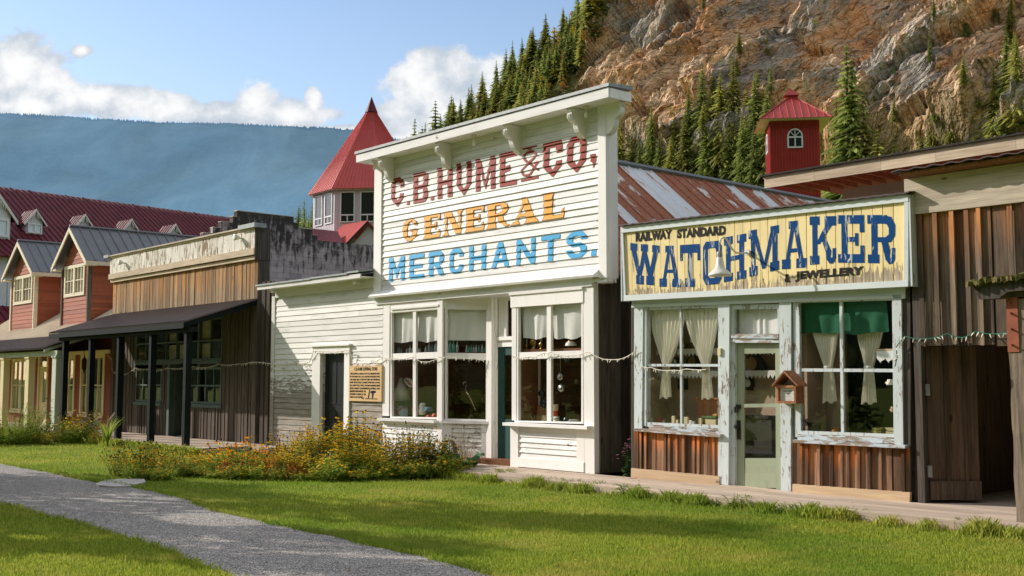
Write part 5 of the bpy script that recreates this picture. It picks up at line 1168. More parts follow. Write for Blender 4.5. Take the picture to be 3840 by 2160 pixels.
for a, z, b in st: mb.box(-15.19, -15.0, a, b, 2.0, z)
mb.build('stepped_wall', M['blocks'], bw)
mb = MB()
for a, z, b in st[:-1]:
    x = a+.005
    while x < b-.06: w = min(.4, b-x)-.008; mb.box(-15.2,-14.995,x,x+w,z+.001,z+.015+random.uniform(0,.01)); x += .4
mb.build('coping', M['grey_beam'], bw)

# ================================================================== red house
rh = thing('red_house', 'red clapboard house with two gabled dormers and a cream trimmed porch', 'house', STREET, (-26,0,.12))
mb = MB(); clap(mb, QL(PS, -34, -20.9, .12, 3.4, 0), 24, .008); 
mb = MB()
wins = [(-32.6,-30.95,.5,2.42),(-30.25,-28.08,.5,2.46),(-25.96,-23.88,.51,2.5),(-23.40,-21.36,.52,2.5)]
xs = [-34]+[v for w in wins[:2] for v in w[:2]]+[-27.4,-26.38]+[v for w in wins[2:] for v in w[:2]]+[-20.9]
for a, b in zip(xs[::2], xs[1::2]): clap(mb, QL(PS,a,b,.12,2.6,0), 18, .01)
for w in wins: clap(mb, QL(PS,w[0],w[1],.12,w[2],0), 4, .01)
mb.box(-34,-20.9,.01,.1,2.45,3.45); mb.box(-34,-33.9,.1,7,.12,4); mb.box(-21,-20.9,.1,7,.12,4)
mb.build('front_wall', M['red_wall'], rh)
mb = MB(); mb.rnd(); mb.box(-34,-20.92,-.05,.02,2.5,2.62); mb.build('wall_header', M['cream'], rh)
for i, w in enumerate(wins):
    wd_ = w[1]-w[0]
    W_ = window(rh, QL(PS,w[0],w[1],w[2],w[3]), M['cream'], cols=[.27,.5,.73], rows=[.5], fw=.13, mw=.05, rw=.045, d0=-.03, d1=.05, glass_d=.01, name='window')
    mb = MB(); mb.rnd(); mb.box(w[0]-.03,w[1]+.03,-.08,-.03,w[2]-.03,w[2]+.05); mb.build('sill', M['cream'], W_)
mb = MB(); mb.rnd(); mb.box(-27.4,-27.27,-.04,.06,.12,2.5); mb.box(-26.5,-26.38,-.04,.06,.12,2.5); mb.box(-27.27,-26.5,-.03,.06,2.08,2.14); mb.build('door_frame', M['cream'], rh)
mb = MB(); mb.rnd(); mb.box(-27.27,-26.95,.0,.05,.12,2.08); mb.box(-26.6,-26.5,.0,.05,.12,2.08); mb.box(-26.95,-26.6,.0,.05,.12,.9); mb.box(-26.95,-26.6,.0,.05,1.95,2.08); d_ = mb.build('door', M['cream'], rh)
mb = MB(); mb.add([(-26.95,.02,.9),(-26.6,.02,.9),(-26.6,.02,1.95),(-26.95,.02,1.95)],[(0,1,2,3)]); mb.add([(-27.27,.02,2.14),(-26.5,.02,2.14),(-26.5,.02,2.5),(-27.27,.02,2.5)],[(0,1,2,3)]); mb.build('pane', M['glass'], d_)
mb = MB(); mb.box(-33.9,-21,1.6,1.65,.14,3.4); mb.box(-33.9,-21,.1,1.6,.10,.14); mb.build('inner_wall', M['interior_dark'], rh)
mb = MB()
for w in wins:
    for k in range(2):
        mb.rnd(); x0 = w[0]+.2+k*(w[1]-w[0]-.75); mb.box(x0,x0+.35,.12,.14,w[2]+.1,w[3]-.1)
mb.build('curtain_panel', M['cloth_white'], rh)
# roofs
def RZ(y): return 3.48+.62*y
mb = MB(); ribbed(mb, (-34,4.6,RZ(4.6)), (-20.95,4.6,RZ(4.6)), (-20.95,-.62,RZ(-.62)), (-34,-.62,RZ(-.62)), 78, .034, .40); mb.build('main_roof', M['metal_tan'], rh)
mb = MB(); ribbed(mb, (-34,-.6,3.10), (-21.0,-.6,3.10), (-21.0,-2.02,2.62), (-34,-2.02,2.62), 78, .032, .38)
mb.build('porch_roof', M['metal_dark'], rh)
mb = MB(); mb.rnd(); mb.box(-34,-20.55,-1.78,-1.62,2.40,2.56); mb.rnd(); mb.hexa([(-21.05,-2,2.52),(-21.0,-2,2.52),(-21.0,-.3,3.08),(-21.05,-.3,3.08)],[(-21.05,-2,2.6),(-21.0,-2,2.6),(-21.0,-.3,3.17),(-21.05,-.3,3.17)]); mb.build('porch_beam', M['post_green'], rh)
mb = MB(); mb.add([(-34,0,2.63),(-20.95,0,2.63),(-20.95,-1.7,2.50),(-34,-1.7,2.50)], [(0,1,2,3)]); mb.build('porch_ceiling', M['cream'], rh)
for k, u in enumerate((-20.72,-23.1,-25.55,-28.0,-30.6)):
    mb = MB(); mb.rnd(); mb.box(u-.17,u+.17,-1.8,-1.6,.08,2.45); mb.rnd(); mb.box(u-.2,u+.2,-1.83,-1.57,2.34,2.40); mb.build('porch_post', M['post_green'] if k == 0 else M['cream'], rh, bevel=.01)
def dormer(u0, u1, wu0, wu1, idx):
    ctr = (u0+u1)/2; ze, za = 5.60, 6.80; ov = .22; hw = (u1-u0)/2+.42; zl = ze-.06
    d = MB()
    q = QL(PS, u0, u1, 3.45, 5.0, .05)
    # board front with a window hole and a gable top
    nb = 22; z0 = RZ(.05)-.05; z1 = za-.25
    hb_ = (z1-z0)/nb
    for i in range(nb):
        a, b = z0+i*hb_, z0+(i+1)*hb_
        lim = 1.0 if b < ze else max(.02, (za-.12-b)/(za-.12-ze))
        x0, x1 = ctr-(ctr-u0)*lim, ctr+(u1-ctr)*lim
        if a > 4.5-.08 and b < 5.52+.08:
            clap(d, QL(PS,x0,wu0+.02,a,b,.05),1,.014); clap(d, QL(PS,wu1-.02,x1,a,b,.05),1,.014)
        else: clap(d, QL(PS,x0,x1,a,b,.05),1,.014)
    d.box(u0,wu0,.055,.1,z0,ze); d.box(wu1,u1,.055,.1,z0,ze); d.box(wu0,wu1,.055,.1,z0,4.5); d.box(wu0,wu1,.055,.1,5.5,ze)
    f = d.build('dormer_wall', M['red_clap'], rh)
    # side wall (seen on the right)
    s_ = MB(); PSd = Plane(STREET, u1, .05, math.pi/2)
    n = 17; zt_ = 5.58; zb_ = 3.45
    for i in range(n):
        a, b = zb_+(zt_-zb_)*i/n, zb_+(zt_-zb_)*(i+1)/n
        ye = (b-3.48)/.62+.25
        clap(s_, QL(PSd, 0, ye, a, b, 0), 1, .014)
    s_.box(u0,u0+.05,.1,3.4,3.5,5.58)
    s_.build('side_wall', M['red_clap'], f)
    t_ = MB(); t_.rnd(); t_.box(u0-.05,u0+.06,-.0,.08,RZ(0),5.45); t_.rnd(); t_.box(u1-.06,u1+.025,-.0,.14,RZ(0),5.45); t_.build('corner_board', M['cream_pale'] if idx else M['dark_boards'], f)
    # roof
    back = 6.5
    r_ = MB(); ribbed(r_, (ctr,-ov,za), (ctr,back,za), (ctr+hw,back,zl), (ctr+hw,-ov,zl), 20, .03, .16); r_.build('dormer_roof', M['metal_grey'], rh)
    r_ = MB(); ribbed(r_, (ctr,back,za), (ctr,-ov,za), (ctr-hw,-ov,zl), (ctr-hw,back,zl), 20, .03, .16); r_.tube([(ctr,-ov,za+.03),(ctr,back,za+.03)], .05, 6); r_.build('dormer_roof', M['metal_grey'], rh)
    b_ = MB(); w = .13
    for sgn in (-1,1):
        A = (ctr, za-.02); B = (ctr+sgn*hw, zl-.02); b_.rnd()
        b_.prism(PS, [A,(A[0],A[1]-w*1.25),(B[0],B[1]-w*1.25),B] if sgn > 0 else [B,(B[0],B[1]-w*1.25),(A[0],A[1]-w*1.25),A], -ov-.02, -ov+.02)
    b_.rnd(); b_.box(ctr+hw-.03, ctr+hw+.0, -ov+.02, back, zl-.14, zl-.01); b_.rnd(); b_.box(u1-.0, ctr+hw-.03, -ov+.0, .2, zl-.14, zl-.11)
    b_.rnd(); b_.box(ctr-hw, u0+.02, -ov, .2, zl-.14, zl-.09)
    b_.build('barge_board', M['cream_pale'], f)
    window(rh, QL(PS,wu0,wu1,4.47,5.53,.0), M['cream_pale'], cols=[.17,.335,.5,.665,.83], rows=[.5], fw=.11, mw=.03, rw=.03, d0=.0, d1=.09, glass_d=.05, name='dormer_window')
    w_ = MB(); w_.rnd(); w_.box((wu0+wu1)/2-.07,(wu0+wu1)/2+.07,-.01,.06,4.55,5.45); w_.build('window_mullion', M['cream_pale'], rh)
    w_ = MB(); w_.box(wu0,wu1,.6,.62,4.3,5.6); w_.build('inner_wall', M['interior_dark'], rh)
dormer(-25.42,-23.06,-25.2,-23.37, 0)
dormer(-30.78,-28.2,-30.46,-28.43, 1)
# hanging lantern on the porch
lu, ly = -21.1, -1.2
l1, l0 = PS.pt('B',(850,405),-1.1), PS.pt('B',(845,600),-1.1)
la = thing('porch_lantern', 'black wrought iron lantern hanging in the porch between the dark posts', 'lantern', STREET, (l1[0],-1.1,l0[1]))
zt, zb = l1[1], l0[1]; hh = zt-zb
mb = MB(); mb.tube([(l1[0],-1.1,zt+.25),(l1[0],-1.1,zt-.03)], .006, 5); mb.lathe((l1[0],-1.1,zb), [(.004,0),(.012,hh*.08),(.03,hh*.14),(.02,hh*.2),(.06,hh*.28),(.068,hh*.30)], 8)
mb.lathe((l1[0],-1.1,zb), [(.075,hh*.72),(.05,hh*.8),(.015,hh*.9),(.02,hh*.96),(.003,hh)], 8)
for k in range(6):
    a = k*math.pi/3; mb.tube([(l1[0]+.062*math.cos(a),-1.1+.062*math.sin(a),zb+hh*.28),(l1[0]+.068*math.cos(a),-1.1+.068*math.sin(a),zb+hh*.74)], .007, 4)
mb.build('iron_frame', M['dark_paint'], la)
mb = MB(); mb.lathe((l1[0],-1.1,zb), [(.055,hh*.3),(.06,hh*.72)], 6); mb.build('lantern_glass', M['interior_dark'], la)
mb = MB(); mb.tube([(-18.9+.0,-.2,.12),(-18.7,-.45,.6),(-18.4,-.6,1.0)], .02, 6)
u0_, z0_ = PS.pt('B',(1060,1170),-1.2); u1_, z1_ = PS.pt('B',(1175,960),-1.2)
mb = MB(); mb.tube([(u0_,-1.2,.12),((u0_+u1_)/2-.1,-1.2,(z0_+z1_)/2+.0),(u1_,-1.2,z1_)], [.035,.03,.015], 7)
single('leaning_stick', mb, M['bleached'], 'pale bent stick leaning against a dark awning post', 'stick', STREET)

# ================================================================== hotel with red roof
HF = Frame(Vector((-.46*55,55,0)), R(50.3)); PH = Plane(HF)
M['hotel_white'] = plain('white_metal_cladding', (.62,.64,.68), .55, .05, 2)
M['frill'] = plain('white_fretwork', (.70,.70,.69), .7, .08)
M['win_white'] = plain('white_window_frame', (.75,.76,.78), .5, .03)
ho = thing('hotel', 'long white hotel with steep dark red metal roof and row of small gabled dormers', 'building', HF, (6,0,0))
def HZ(d): return 8.03+(11.9-8.03)/6*d
mb = MB(); ribbed(mb, (-.9,6.8,HZ(6.8)), (21,6.8,HZ(6.8)), (21,-.4,HZ(-.4)), (-.9,-.4,HZ(-.4)), 66, .05, .14, .05, rj=False); mb.build('roof', M['red_metal'], ho)
mb = MB(); ribbed(mb, (21,6.8,HZ(6.8)), (-.9,6.8,HZ(6.8)), (-.9,14,HZ(-.4)), (21,14,HZ(-.4)), 20, .05, .14, .05); mb.build('rear_roof', M['red_metal'], ho)
mb = MB()
n = 60
for i in range(n): mb.box(-6+i*27/n+.0, -6+(i+1)*27/n-.06, 0, .06, 0, 8.0); 
mb.box(-6,21,.05,.2,0,8.0); mb.box(20.8,21,.2,13.6,0,8.0); mb.build('wall', M['hotel_white'], ho)
# left cross wing with taller roof
mb = MB(); ribbed(mb, (-7,5.8,11.95), (-.55,5.8,11.95), (1.55,-.5,7.75), (-7,-.5,7.75), 22, .05, .14, .05); mb.build('wing_roof', M['red_metal'], ho)
def hdormer(ap, scale, d):
    u, z = PH.pt('A', ap, d)
    h = .92*scale; w = .98*scale; zb = z-1.25*scale
    dm = MB()
    # little roof planes running back to the main slope
    yb = d+1.9*scale
    ribbed(dm, (u,d-.12,z), (u,yb,z), (u+w,yb,z-1.28*scale), (u+w,d-.12,z-1.28*scale), 5, .03, .15); ribbed(dm, (u,yb,z), (u,d-.12,z), (u-w,d-.12,z-1.28*scale), (u-w,yb,z-1.28*scale), 5, .03, .15)
    dmo = dm.build('dormer_roof', M['red_metal'], ho)
    f_ = MB(); ww = .70*scale
    f_.prism(PH, [(u-ww,z-2.1*scale),(u+ww,z-2.1*scale),(u+ww,z-1.0*scale),(u,z-.1),(u-ww,z-1.0*scale)], d+.02, d+.5); f_.build('dormer_front', M['hotel_white'], dmo)
    f_ = MB()
    for s_ in (-1,1):
        p = [(u,z+.02),(u,z-.16*scale),(u+s_*w,z-1.44*scale),(u+s_*w,z-1.26*scale)]
        f_.prism(PH, p if s_ < 0 else p[::-1], d-.16, d-.1)
        for k in range(4):
            x0, x1 = u+s_*(.02+k*.1)*scale, u+s_*(.12+k*.1)*scale
            zt2 = z-.1-.0*k; p = [(x0,z-.12-abs(x0-u)*1.3),(x1,z-.12-abs(x1-u)*1.3),((x0+x1)/2+s_*.05,z-(.78+.05*(k%2))*scale)]
            f_.prism(PH, p if s_ > 0 else p[::-1], d-.13, d-.11)
    f_.build('fretwork', M['frill'], dmo)
    fw_ = MB(); q = QL(PH, u-.62*scale, u+.62*scale, z-2.02*scale, z-1.2*scale, d)
    W_ = window(dmo, q, M['win_white'], cols=[.5], fw=.1*scale, mw=.07, d0=d-.05, d1=d+.015, glass_d=d-.01, name='window')
for ap in ((355,392),(848,442),(1315,490),(1755,540)): hdormer(ap, .62, 1.9)
hdormer((-40,200), 1.15, 1.0)
mb = MB(); mb.prism(PH, [(-6,2.0),(3.2,2.0),(3.2,4.2),(-6,4.2)], -4.0, -.1); 
mb = MB(); ribbed(mb, (-6,-.2,5.3), (4.5,-.2,5.3), (4.5,-5,2.4), (-6,-5,2.4), 28, .05, .14, .05); mb.build('lower_roof', M['red_metal'], ho)
mb = MB(); mb.box(-6,4.4,-4.5,-.1,0,2.5); mb.build('lower_wall', M['hotel_white'], ho)

# ================================================================== octagonal tower
OC = Vector((-9.05, 70.5, 0))
ot = thing('octagonal_tower', 'tall white octagonal tower with pointed red metal roof, behind the block wall', 'tower', None, tuple(OC))
M['tower_red'] = plain('bright_red_metal_roof', (.58,.10,.09), .55, .08, 2, .0, .3, .05)
M['tower_wall'] = plain('pale_lilac_metal_wall', (.60,.56,.60), .6, .05, 2)
a0 = math.radians(-90-29)      # corner bearing (seen from above)
def oc(r, k, z): a = a0+k*math.pi/4; return Vector((OC.x+r*math.cos(a), OC.y+r*math.sin(a), z))
zE, zA = 13.25, 19.1
mb = MB()
for k in range(8):
    A, B = oc(3.95,k,zE), oc(3.95,k+1,zE); T0, T1 = oc(.12,k,zA), oc(.12,k+1,zA)
    ribbed(mb, T0, T1, B, A, 12, .035, .3, .03, rj=False)
mb.build('spire_roof', M['tower_red'], ot)
mb = MB()
for k in range(8): mb.add([oc(.42,k,zA-.32), oc(.42,k+1,zA-.32), Vector((OC.x,OC.y,zA+.75))], [(0,1,2)])
mb.add([oc(.42,k,zA-.33) for k in range(8)], [tuple(range(8))]); mb.build('finial', M['red_metal'], ot)
mb = MB(); mb.add([oc(3.93,k,zE-.02) for k in range(8)], [tuple(range(8))]); mb.build('soffit', M['win_white'], ot)
mb = MB()
for k in range(8):
    A, B = oc(3.6,k,0), oc(3.6,k+1,0); n = 14
    for i in range(n):
        p, q_ = A.lerp(B, i/n), A.lerp(B, (i+1)/n-.012); nn = Vector((A.y-B.y, B.x-A.x, 0)).normalized(); nn = nn if nn.dot(A-OC) > 0 else -nn
        mb.add([p+nn*.03, q_+nn*.03, q_+nn*.03+Vector((0,0,zE)), p+nn*.03+Vector((0,0,zE))], [(0,1,2,3)])
    mb.add([A, B, B+Vector((0,0,zE)), A+Vector((0,0,zE))], [(0,1,2,3)])
mb.build('wall', M['tower_wall'], ot)
for k in (6,7,0,1):
    A, B = oc(3.6,k,0), oc(3.6,k+1,0); nn = Vector((A.y-B.y, B.x-A.x, 0)).normalized(); nn = nn if nn.dot(A-OC) > 0 else -nn
    ex = (B-A).normalized(); L_ = (B-A).length
    for f0 in (.16,.66):
        fr_ = MB(); w_ = .92; x = f0*L_-.0; z0, z1 = 11.2, 13.1
        def pbox(x0,x1,za,zb,o): fr_.hexa([A+ex*x0+nn*(o+.07)+Vector((0,0,za)),A+ex*x1+nn*(o+.07)+Vector((0,0,za)),A+ex*x1+nn*.0+Vector((0,0,za)),A+ex*x0+nn*.0+Vector((0,0,za))],[A+ex*x0+nn*(o+.07)+Vector((0,0,zb)),A+ex*x1+nn*(o+.07)+Vector((0,0,zb)),A+ex*x1+nn*.0+Vector((0,0,zb)),A+ex*x0+nn*.0+Vector((0,0,zb))])
        x0 = x-.25 if f0 > .5 else x-.12; x1 = x0+w_
        pbox(x0,x0+.07,z0,z1,.02); pbox(x1-.07,x1,z0,z1,.02); pbox(x0+.07,x1-.07,z1-.07,z1,.02); pbox(x0+.07,x1-.07,z0,z0+.07,.02); pbox(x0+.07,x1-.07,z0+.42,z0+.5,.02); pbox((x0+x1)/2-.03,(x0+x1)/2+.03,z0+.07,z0+.42,.015)
        wf = fr_.build('window', M['win_white'], ot)
        g = MB(); g.add([A+ex*(x0+.05)+nn*.05+Vector((0,0,z0+.05)),A+ex*(x1-.05)+nn*.05+Vector((0,0,z0+.05)),A+ex*(x1-.05)+nn*.05+Vector((0,0,z1-.05)),A+ex*(x0+.05)+nn*.05+Vector((0,0,z1-.05))],[(0,1,2,3)])
        g.build('pane', M['dark_pane'] if 'dark_pane' in M else M.setdefault('dark_pane', plain('dark_window_pane', (.012,.014,.016), .08, .1, spec=.8, bump=0)), wf)
# gabled wing in front of the tower
gw = thing('gabled_wing', 'small gabled wing with pink-red metal roof at the foot of the octagonal tower', 'building', None, tuple(atdist('C',(1400,900),64)))
gA = atdist('C',(1555,502),62); gL = atdist('C',(1325,742),62); gR = atdist('C',(1785,742),62.0)
bA = atdist('C',(1105,580),72); sh = bA-gA
mb = MB(); ribbed(mb, bA, gA, gL, gL+sh, 26, .035, .3, .03, rj=False); ribbed(mb, gA, bA, gR+sh, gR, 26, .035, .3, .03, rj=False); mb.build('roof', M['tower_red'], gw)
v1 = atdist('C',(985,582),66); v2 = atdist('C',(1250,610),64); v3 = atdist('C',(1310,740),61.5); v4 = atdist('C',(985,760),63)
mb = MB(); ribbed(mb, v1, v2, v3, v4, 20, .035, .3, .03, rj=False); mb.build('valley_roof', M['red_metal'], gw)
mb = MB(); i_ = Vector((0,.25,0)); dn = Vector((0,0,-3)); ins = Vector((.3,0,-.1))
mb.add([gL+i_+ins, gR+i_-Vector((.3,0,.1)), gA+i_-Vector((0,0,.25)), gL+i_+ins+dn, gR+i_-Vector((.3,0,.1))+dn], [(0,1,2),(3,4,1,0)]); mb.build('gable_wall', M['tower_wall'], gw)
mb = MB(); w_ = Vector((0,0,-.16))
for P_, Q_ in ((gA,gL),(gA,gR)): mb.hexa([P_+w_, Q_+w_, Q_+w_+Vector((0,.1,0)), P_+w_+Vector((0,.1,0))], [P_, Q_, Q_+Vector((0,.1,0)), P_+Vector((0,.1,0))])
mb.build('barge_board', M['interior_dark'], gw)
mb = MB()
for k in range(4): o = gL+Vector((.75+k*.78,.12,-.0)); mb.hexa([o+Vector((0,0,-.55)),o+Vector((.45,0,-.55)),o+Vector((.45,.1,-.55)),o+Vector((0,.1,-.55))],[o,o+Vector((.45,0,0)),o+Vector((.45,.1,0)),o+Vector((0,.1,0))])
mb.build('window', M['dark_pane'], gw)
# ================================================================== barn at the right edge
ba = thing('barn', 'rough plank barn with wide grey beam and open dark doorway at the right end', 'barn', STREET, (7.9,0,.1))
mb = MB(); vboards(mb, QL(PS, 5.86, 9.8, 2.17, 3.9, .03), .19, .022, .03, batten=.06, bw=.06, gap=.008, jitd=.035, ragged=.05, var=.45, bskip=.2); mb.build('upper_wall', M['barn_boards'], ba)
mb = MB(); mb.rnd(.5); mb.prism(PS, [(5.80,3.87),(9.9,3.86),(9.9,4.35),(5.80,4.35)], -.07, .03); mb.build('beam', M['grey_beam'], ba)
mb = MB(); mb.rnd(.3); mb.box(5.86,9.9,-.30,-.05,4.36,4.40); mb.build('roof_board', M['barn_boards'], ba)
mb = MB(); n = 70; u0, u1 = 5.78, 9.9
for i in range(n):
    a, b = u0+(u1-u0)*i/n, u0+(u1-u0)*(i+1)/n; h = [0,.014,.02,.006]; z = 4.405+h[i%4]; z2 = 4.405+h[(i+1)%4]
    mb.add([(a,-.36,z),(b,-.36,z2),(b,4.6,z2-.3),(a,4.6,z-.3),(a,-.36,z+.012),(b,-.36,z2+.012),(b,4.6,z2-.288),(a,4.6,z-.288)], [(3,2,1,0),(4,5,6,7),(0,1,5,4),(2,3,7,6)])
mb.build('roof', M['metal_dark'], ba)
mb = MB(); mb.rnd(.2); mb.box(5.84,5.94,-.02,.12,.1,3.86); mb.build('corner_post', M['dark_boards'], ba)
mb = MB(); mb.box(5.84,5.90,.12,4.6,.1,4.0); mb.box(9.7,9.8,.1,4.6,.1,4.0); mb.box(5.9,9.8,4.5,4.6,.1,4.0); mb.build('inner_wall', M['barn_dark'], ba)
mb = MB(); mb.box(5.9,9.7,.0,4.5,.06,.12); mb.build('barn_floor', M['boardwalk'], ba)
b1 = floor_u(STREET,'H',(2140,1295),.13)
ang = math.atan2(b1[1]-.08, b1[0]-5.95); PD = Plane(STREET, 5.95, .08, ang); L_ = math.hypot(b1[0]-5.95, b1[1]-.08)
dr_ = MB(); vboards(dr_, QL(PD, 0, L_+.0, .16, 2.14, 0), .2, .02, .02, batten=.03, bw=.045, gap=.004, jitd=.004); dr_.rnd(); dr_.q(QL(PD,0,L_,.16,.40,0), -.045, -.01) 
do = dr_.build('door', M['barn_dark'], ba)
mb = MB(); mb.q(QL(PD,-.03,.02,.45,.6), -.06, .0); mb.q(QL(PD,-.03,.02,1.5,1.65), -.06, .0); mb.build('hinge', M['galv'], do)

# ================================================================== tall shed roof behind
sh_ = thing('shed_building', 'taller shed with pale plank fascia and red rafters showing above the yellow sign', 'building', STREET, (5,6.5,0))
mb = MB(); x = -.05; zf = 5.565
for b in (1.12,2.55,3.62,5.05,6.5,9): mb.rnd(); mb.box(x, b-.004, 5.0, 5.045, zf, zf+.235); x = b
mb.build('fascia', M['bleached'], sh_)
for i in range(28):
    u = .15+i*.32; mb = MB(); mb.box(u, u+.045, 5.05, 6.5, 5.60, 5.76); mb.build('rafter', M['red_rafter'], sh_)
mb = MB(); mb.box(-.1,9.2,5.03,8.5,5.765,5.80); mb.build('roof_deck', M['red_rafter'], sh_)
mb = MB()
for i in range(66): a = -.12+i*.14; mb.box(a, a+.135, 4.94, 8.6, 5.801, 5.825+random.uniform(0,.012))
mb.build('shingle_roof', M['interior_dark'], sh_)
mb = MB()
for a, b in ((.8,2.3),(2.31,4.3),(4.31,6.4),(6.41,9)): mb.rnd(); mb.box(a,b,6.5,6.56,.1,5.6)
mb.build('wall', M['beige_board'], sh_)

# ================================================================== red cupola
CF = Frame(Vector((.249*38, 38, 0)), R(-7.4)); PC_ = Plane(CF)
cu = thing('red_cupola', 'small red metal bell tower with arched white window in front of the cliff', 'tower', CF, (.9,.9,0))
c0, c1 = PC_.pt('G',(27,600)), PC_.pt('G',(522,400)); zt = PC_.pt('G',(270,135))[1]; W_ = c1[0]-c0[0]; x0 = c0[0]
M['cup_red'] = plain('barn_red_metal', (.42,.035,.025), .45, .08, 3, .1, .5, .05)
mb = MB(); n = 17
mb.box(x0,x0+W_,0.02,W_,3,zt)
for i in range(n): mb.box(x0+W_*i/n+.0, x0+W_*i/n+.03, -.015, .02, 3, zt)
for i in range(n): mb.box(x0-.015, x0, W_*i/n, W_*i/n+.03, 3, zt)
mb.build('wall', M['cup_red'], cu)
ov = .36; zc = zt; ap = PC_.pt('X',(215,965), W_/2)[1]; cx = x0+W_/2; cy = W_/2
cs = [(x0-ov,-ov),(x0+W_+ov,-ov),(x0+W_+ov,W_+ov),(x0-ov,W_+ov)]
mb = MB()
for k in range(4):
    A, B = cs[k], cs[(k+1)%4]; n = 10
    mb.add([(A[0],A[1],zc),(B[0],B[1],zc),(cx,cy,ap)], [(0,1,2)])
    Av, Bv, T = Vector((A[0],A[1],zc)), Vector((B[0],B[1],zc)), Vector((cx,cy,ap)); nn = (Bv-Av).cross(T-Av).normalized()
    mb.tube([Av+nn*.01,T+nn*.01], .03, 5)
    for i in range(1,n):
        s_ = i/n; e = Av.lerp(Bv,s_); tt = 1-abs(2*s_-1); top_ = e+((Av+Bv)/2-e)*0
        up = T-(Av+Bv)/2; q_ = e+up*tt*.98
        mb.tube([e+nn*.01,q_+nn*.01], .014, 4)
mb.build('roof', M['cup_red'], cu)
mb = MB(); mb.add([(p[0],p[1],zc-.01) for p in cs], [(3,2,1,0)]); mb.build('soffit', M['cream_pale'], cu)
mb = MB(); s_ = .2
mb.box(cx-.14,cx+.14,cy-.14,cy+.14,ap-.22,ap+.02)
for k in range(4):
    A = [(cx-s_-.05,cy-s_),(cx+s_+.05,cy-s_),(cx+s_+.05,cy+s_),(cx-s_-.05,cy+s_)]; mb.add([(A[k][0],A[k][1],ap-.02),(A[(k+1)%4][0],A[(k+1)%4][1],ap-.02),(cx,cy,ap+.28)], [(0,1,2)])
mb.build('vent_cap', M['cup_red'], cu)
wl_, wr_ = PC_.pt('G',(195,400))[0], PC_.pt('G',(352,400))[0]; wb, wm2, wt = PC_.pt('G',(270,416))[1], PC_.pt('G',(270,300))[1], PC_.pt('G',(270,220))[1]
def arched(pl, wl, wr, nm='arched_window'):
    mb = MB(); w = wr-wl; c = (wl+wr)/2; r = w/2; b = .05
    mb.prism(pl, [(wl,wb),(wl+b,wb),(wl+b,wm2),(wl,wm2)], -.04, .02); mb.prism(pl, [(wr-b,wb),(wr,wb),(wr,wm2),(wr-b,wm2)], -.04, .02)
    mb.prism(pl, [(wl+b,wb),(wr-b,wb),(wr-b,wb+b),(wl+b,wb+b)], -.04, .02); mb.prism(pl, [(wl+b,wm2-b),(wr-b,wm2-b),(wr-b,wm2),(wl+b,wm2)], -.04, .02); mb.prism(pl, [(c-.02,wb+b),(c+.02,wb+b),(c+.02,wm2-b),(c-.02,wm2-b)], -.035, .02)
    hh = wt-wm2
    for i in range(12):
        a, b2 = math.pi*i/12, math.pi*(i+1)/12
        mb.prism(pl, [(c+math.cos(a)*(r-b),wm2+math.sin(a)*(hh-b)),(c+math.cos(a)*r,wm2+math.sin(a)*hh),(c+math.cos(b2)*r,wm2+math.sin(b2)*hh),(c+math.cos(b2)*(r-b),wm2+math.sin(b2)*(hh-b))], -.04, .02)
    for a in (45,90,135): mb.bar(pl, (c,wm2), (c+math.cos(R(a))*(r-b*.6),wm2+math.sin(R(a))*(hh-b*.6)), .025, -.03, .01)
    o = mb.build(nm, M['win_white'], cu)
    g = MB(); g.prism(pl, [(wl+.02,wb+.02),(wr-.02,wb+.02),(wr-.02,wm2)]+[(c+math.cos(math.pi*i/12)*(r-.03),wm2+math.sin(math.pi*i/12)*(hh-.03)) for i in range(1,12)]+[(wl+.02,wm2)], -.018, .015); g.build('pane', M['dark_pane'], o)
arched(PC_, wl_, wr_)
PL_ = Plane(CF, x0, W_, -math.pi/2); arched(PL_, W_/2-.28, W_/2+.28)

# ================================================================== post with mossy shelter roof
sp_ = thing('shelter_post', 'split log post with rust-red steel bracket carrying a mossy shelter roof, far right', 'post', STREET, (7.62,-.9,.1))
mb = MB(); mb.rnd()
n = 14; zs = np.linspace(.06, 2.62, n); vs = []
for i, z in enumerate(zs):
    o = .02*math.sin(i*1.7); l = 7.55-.015*(z/2.6)
    vs += [(l+o*.4,-1.0,z),(7.82,-1.0+o*.3,z),(7.82,-.82,z),(l+o*.4,-.82,z)]
fs = [(i*4+k, i*4+(k+1)%4, (i+1)*4+(k+1)%4, (i+1)*4+k) for i in range(n-1) for k in range(4)]+[(3,2,1,0),(n*4-4,n*4-3,n*4-2,n*4-1)]
mb.add(vs, fs); mb.build('log', M['dark_boards'] if False else wood('split_log', (.10,.075,.055), (.36,.28,.21), 'z', bump=1.0), sp_)
mb = MB(); mb.box(7.53,7.66,-1.015,-.80,2.02,2.64)
for z in (2.1,2.28,2.46,2.58): mb.tube([(7.585,-1.01,z),(7.585,-1.06,z)], .012, 6)
mb.build('steel_bracket', M['rust_steel'], sp_)
sr = thing('shelter_roof', 'moss covered split-shake shelter roof end at the right edge above the log post', 'roof', STREET, (7.7,-1,2.62))
mb = MB(); mb.rnd(.4); mb.box(7.24,8.6,-1.02,-.80,2.64,2.72); mb.rnd(.1); mb.prism(PS, [(7.2,2.80),(7.27,2.63),(7.5,2.63),(7.6,2.70),(8.6,2.72),(8.6,2.86)], -1.12, -1.03)
mb.build('beam', M['dark_boards'], sr)
M['moss'] = None
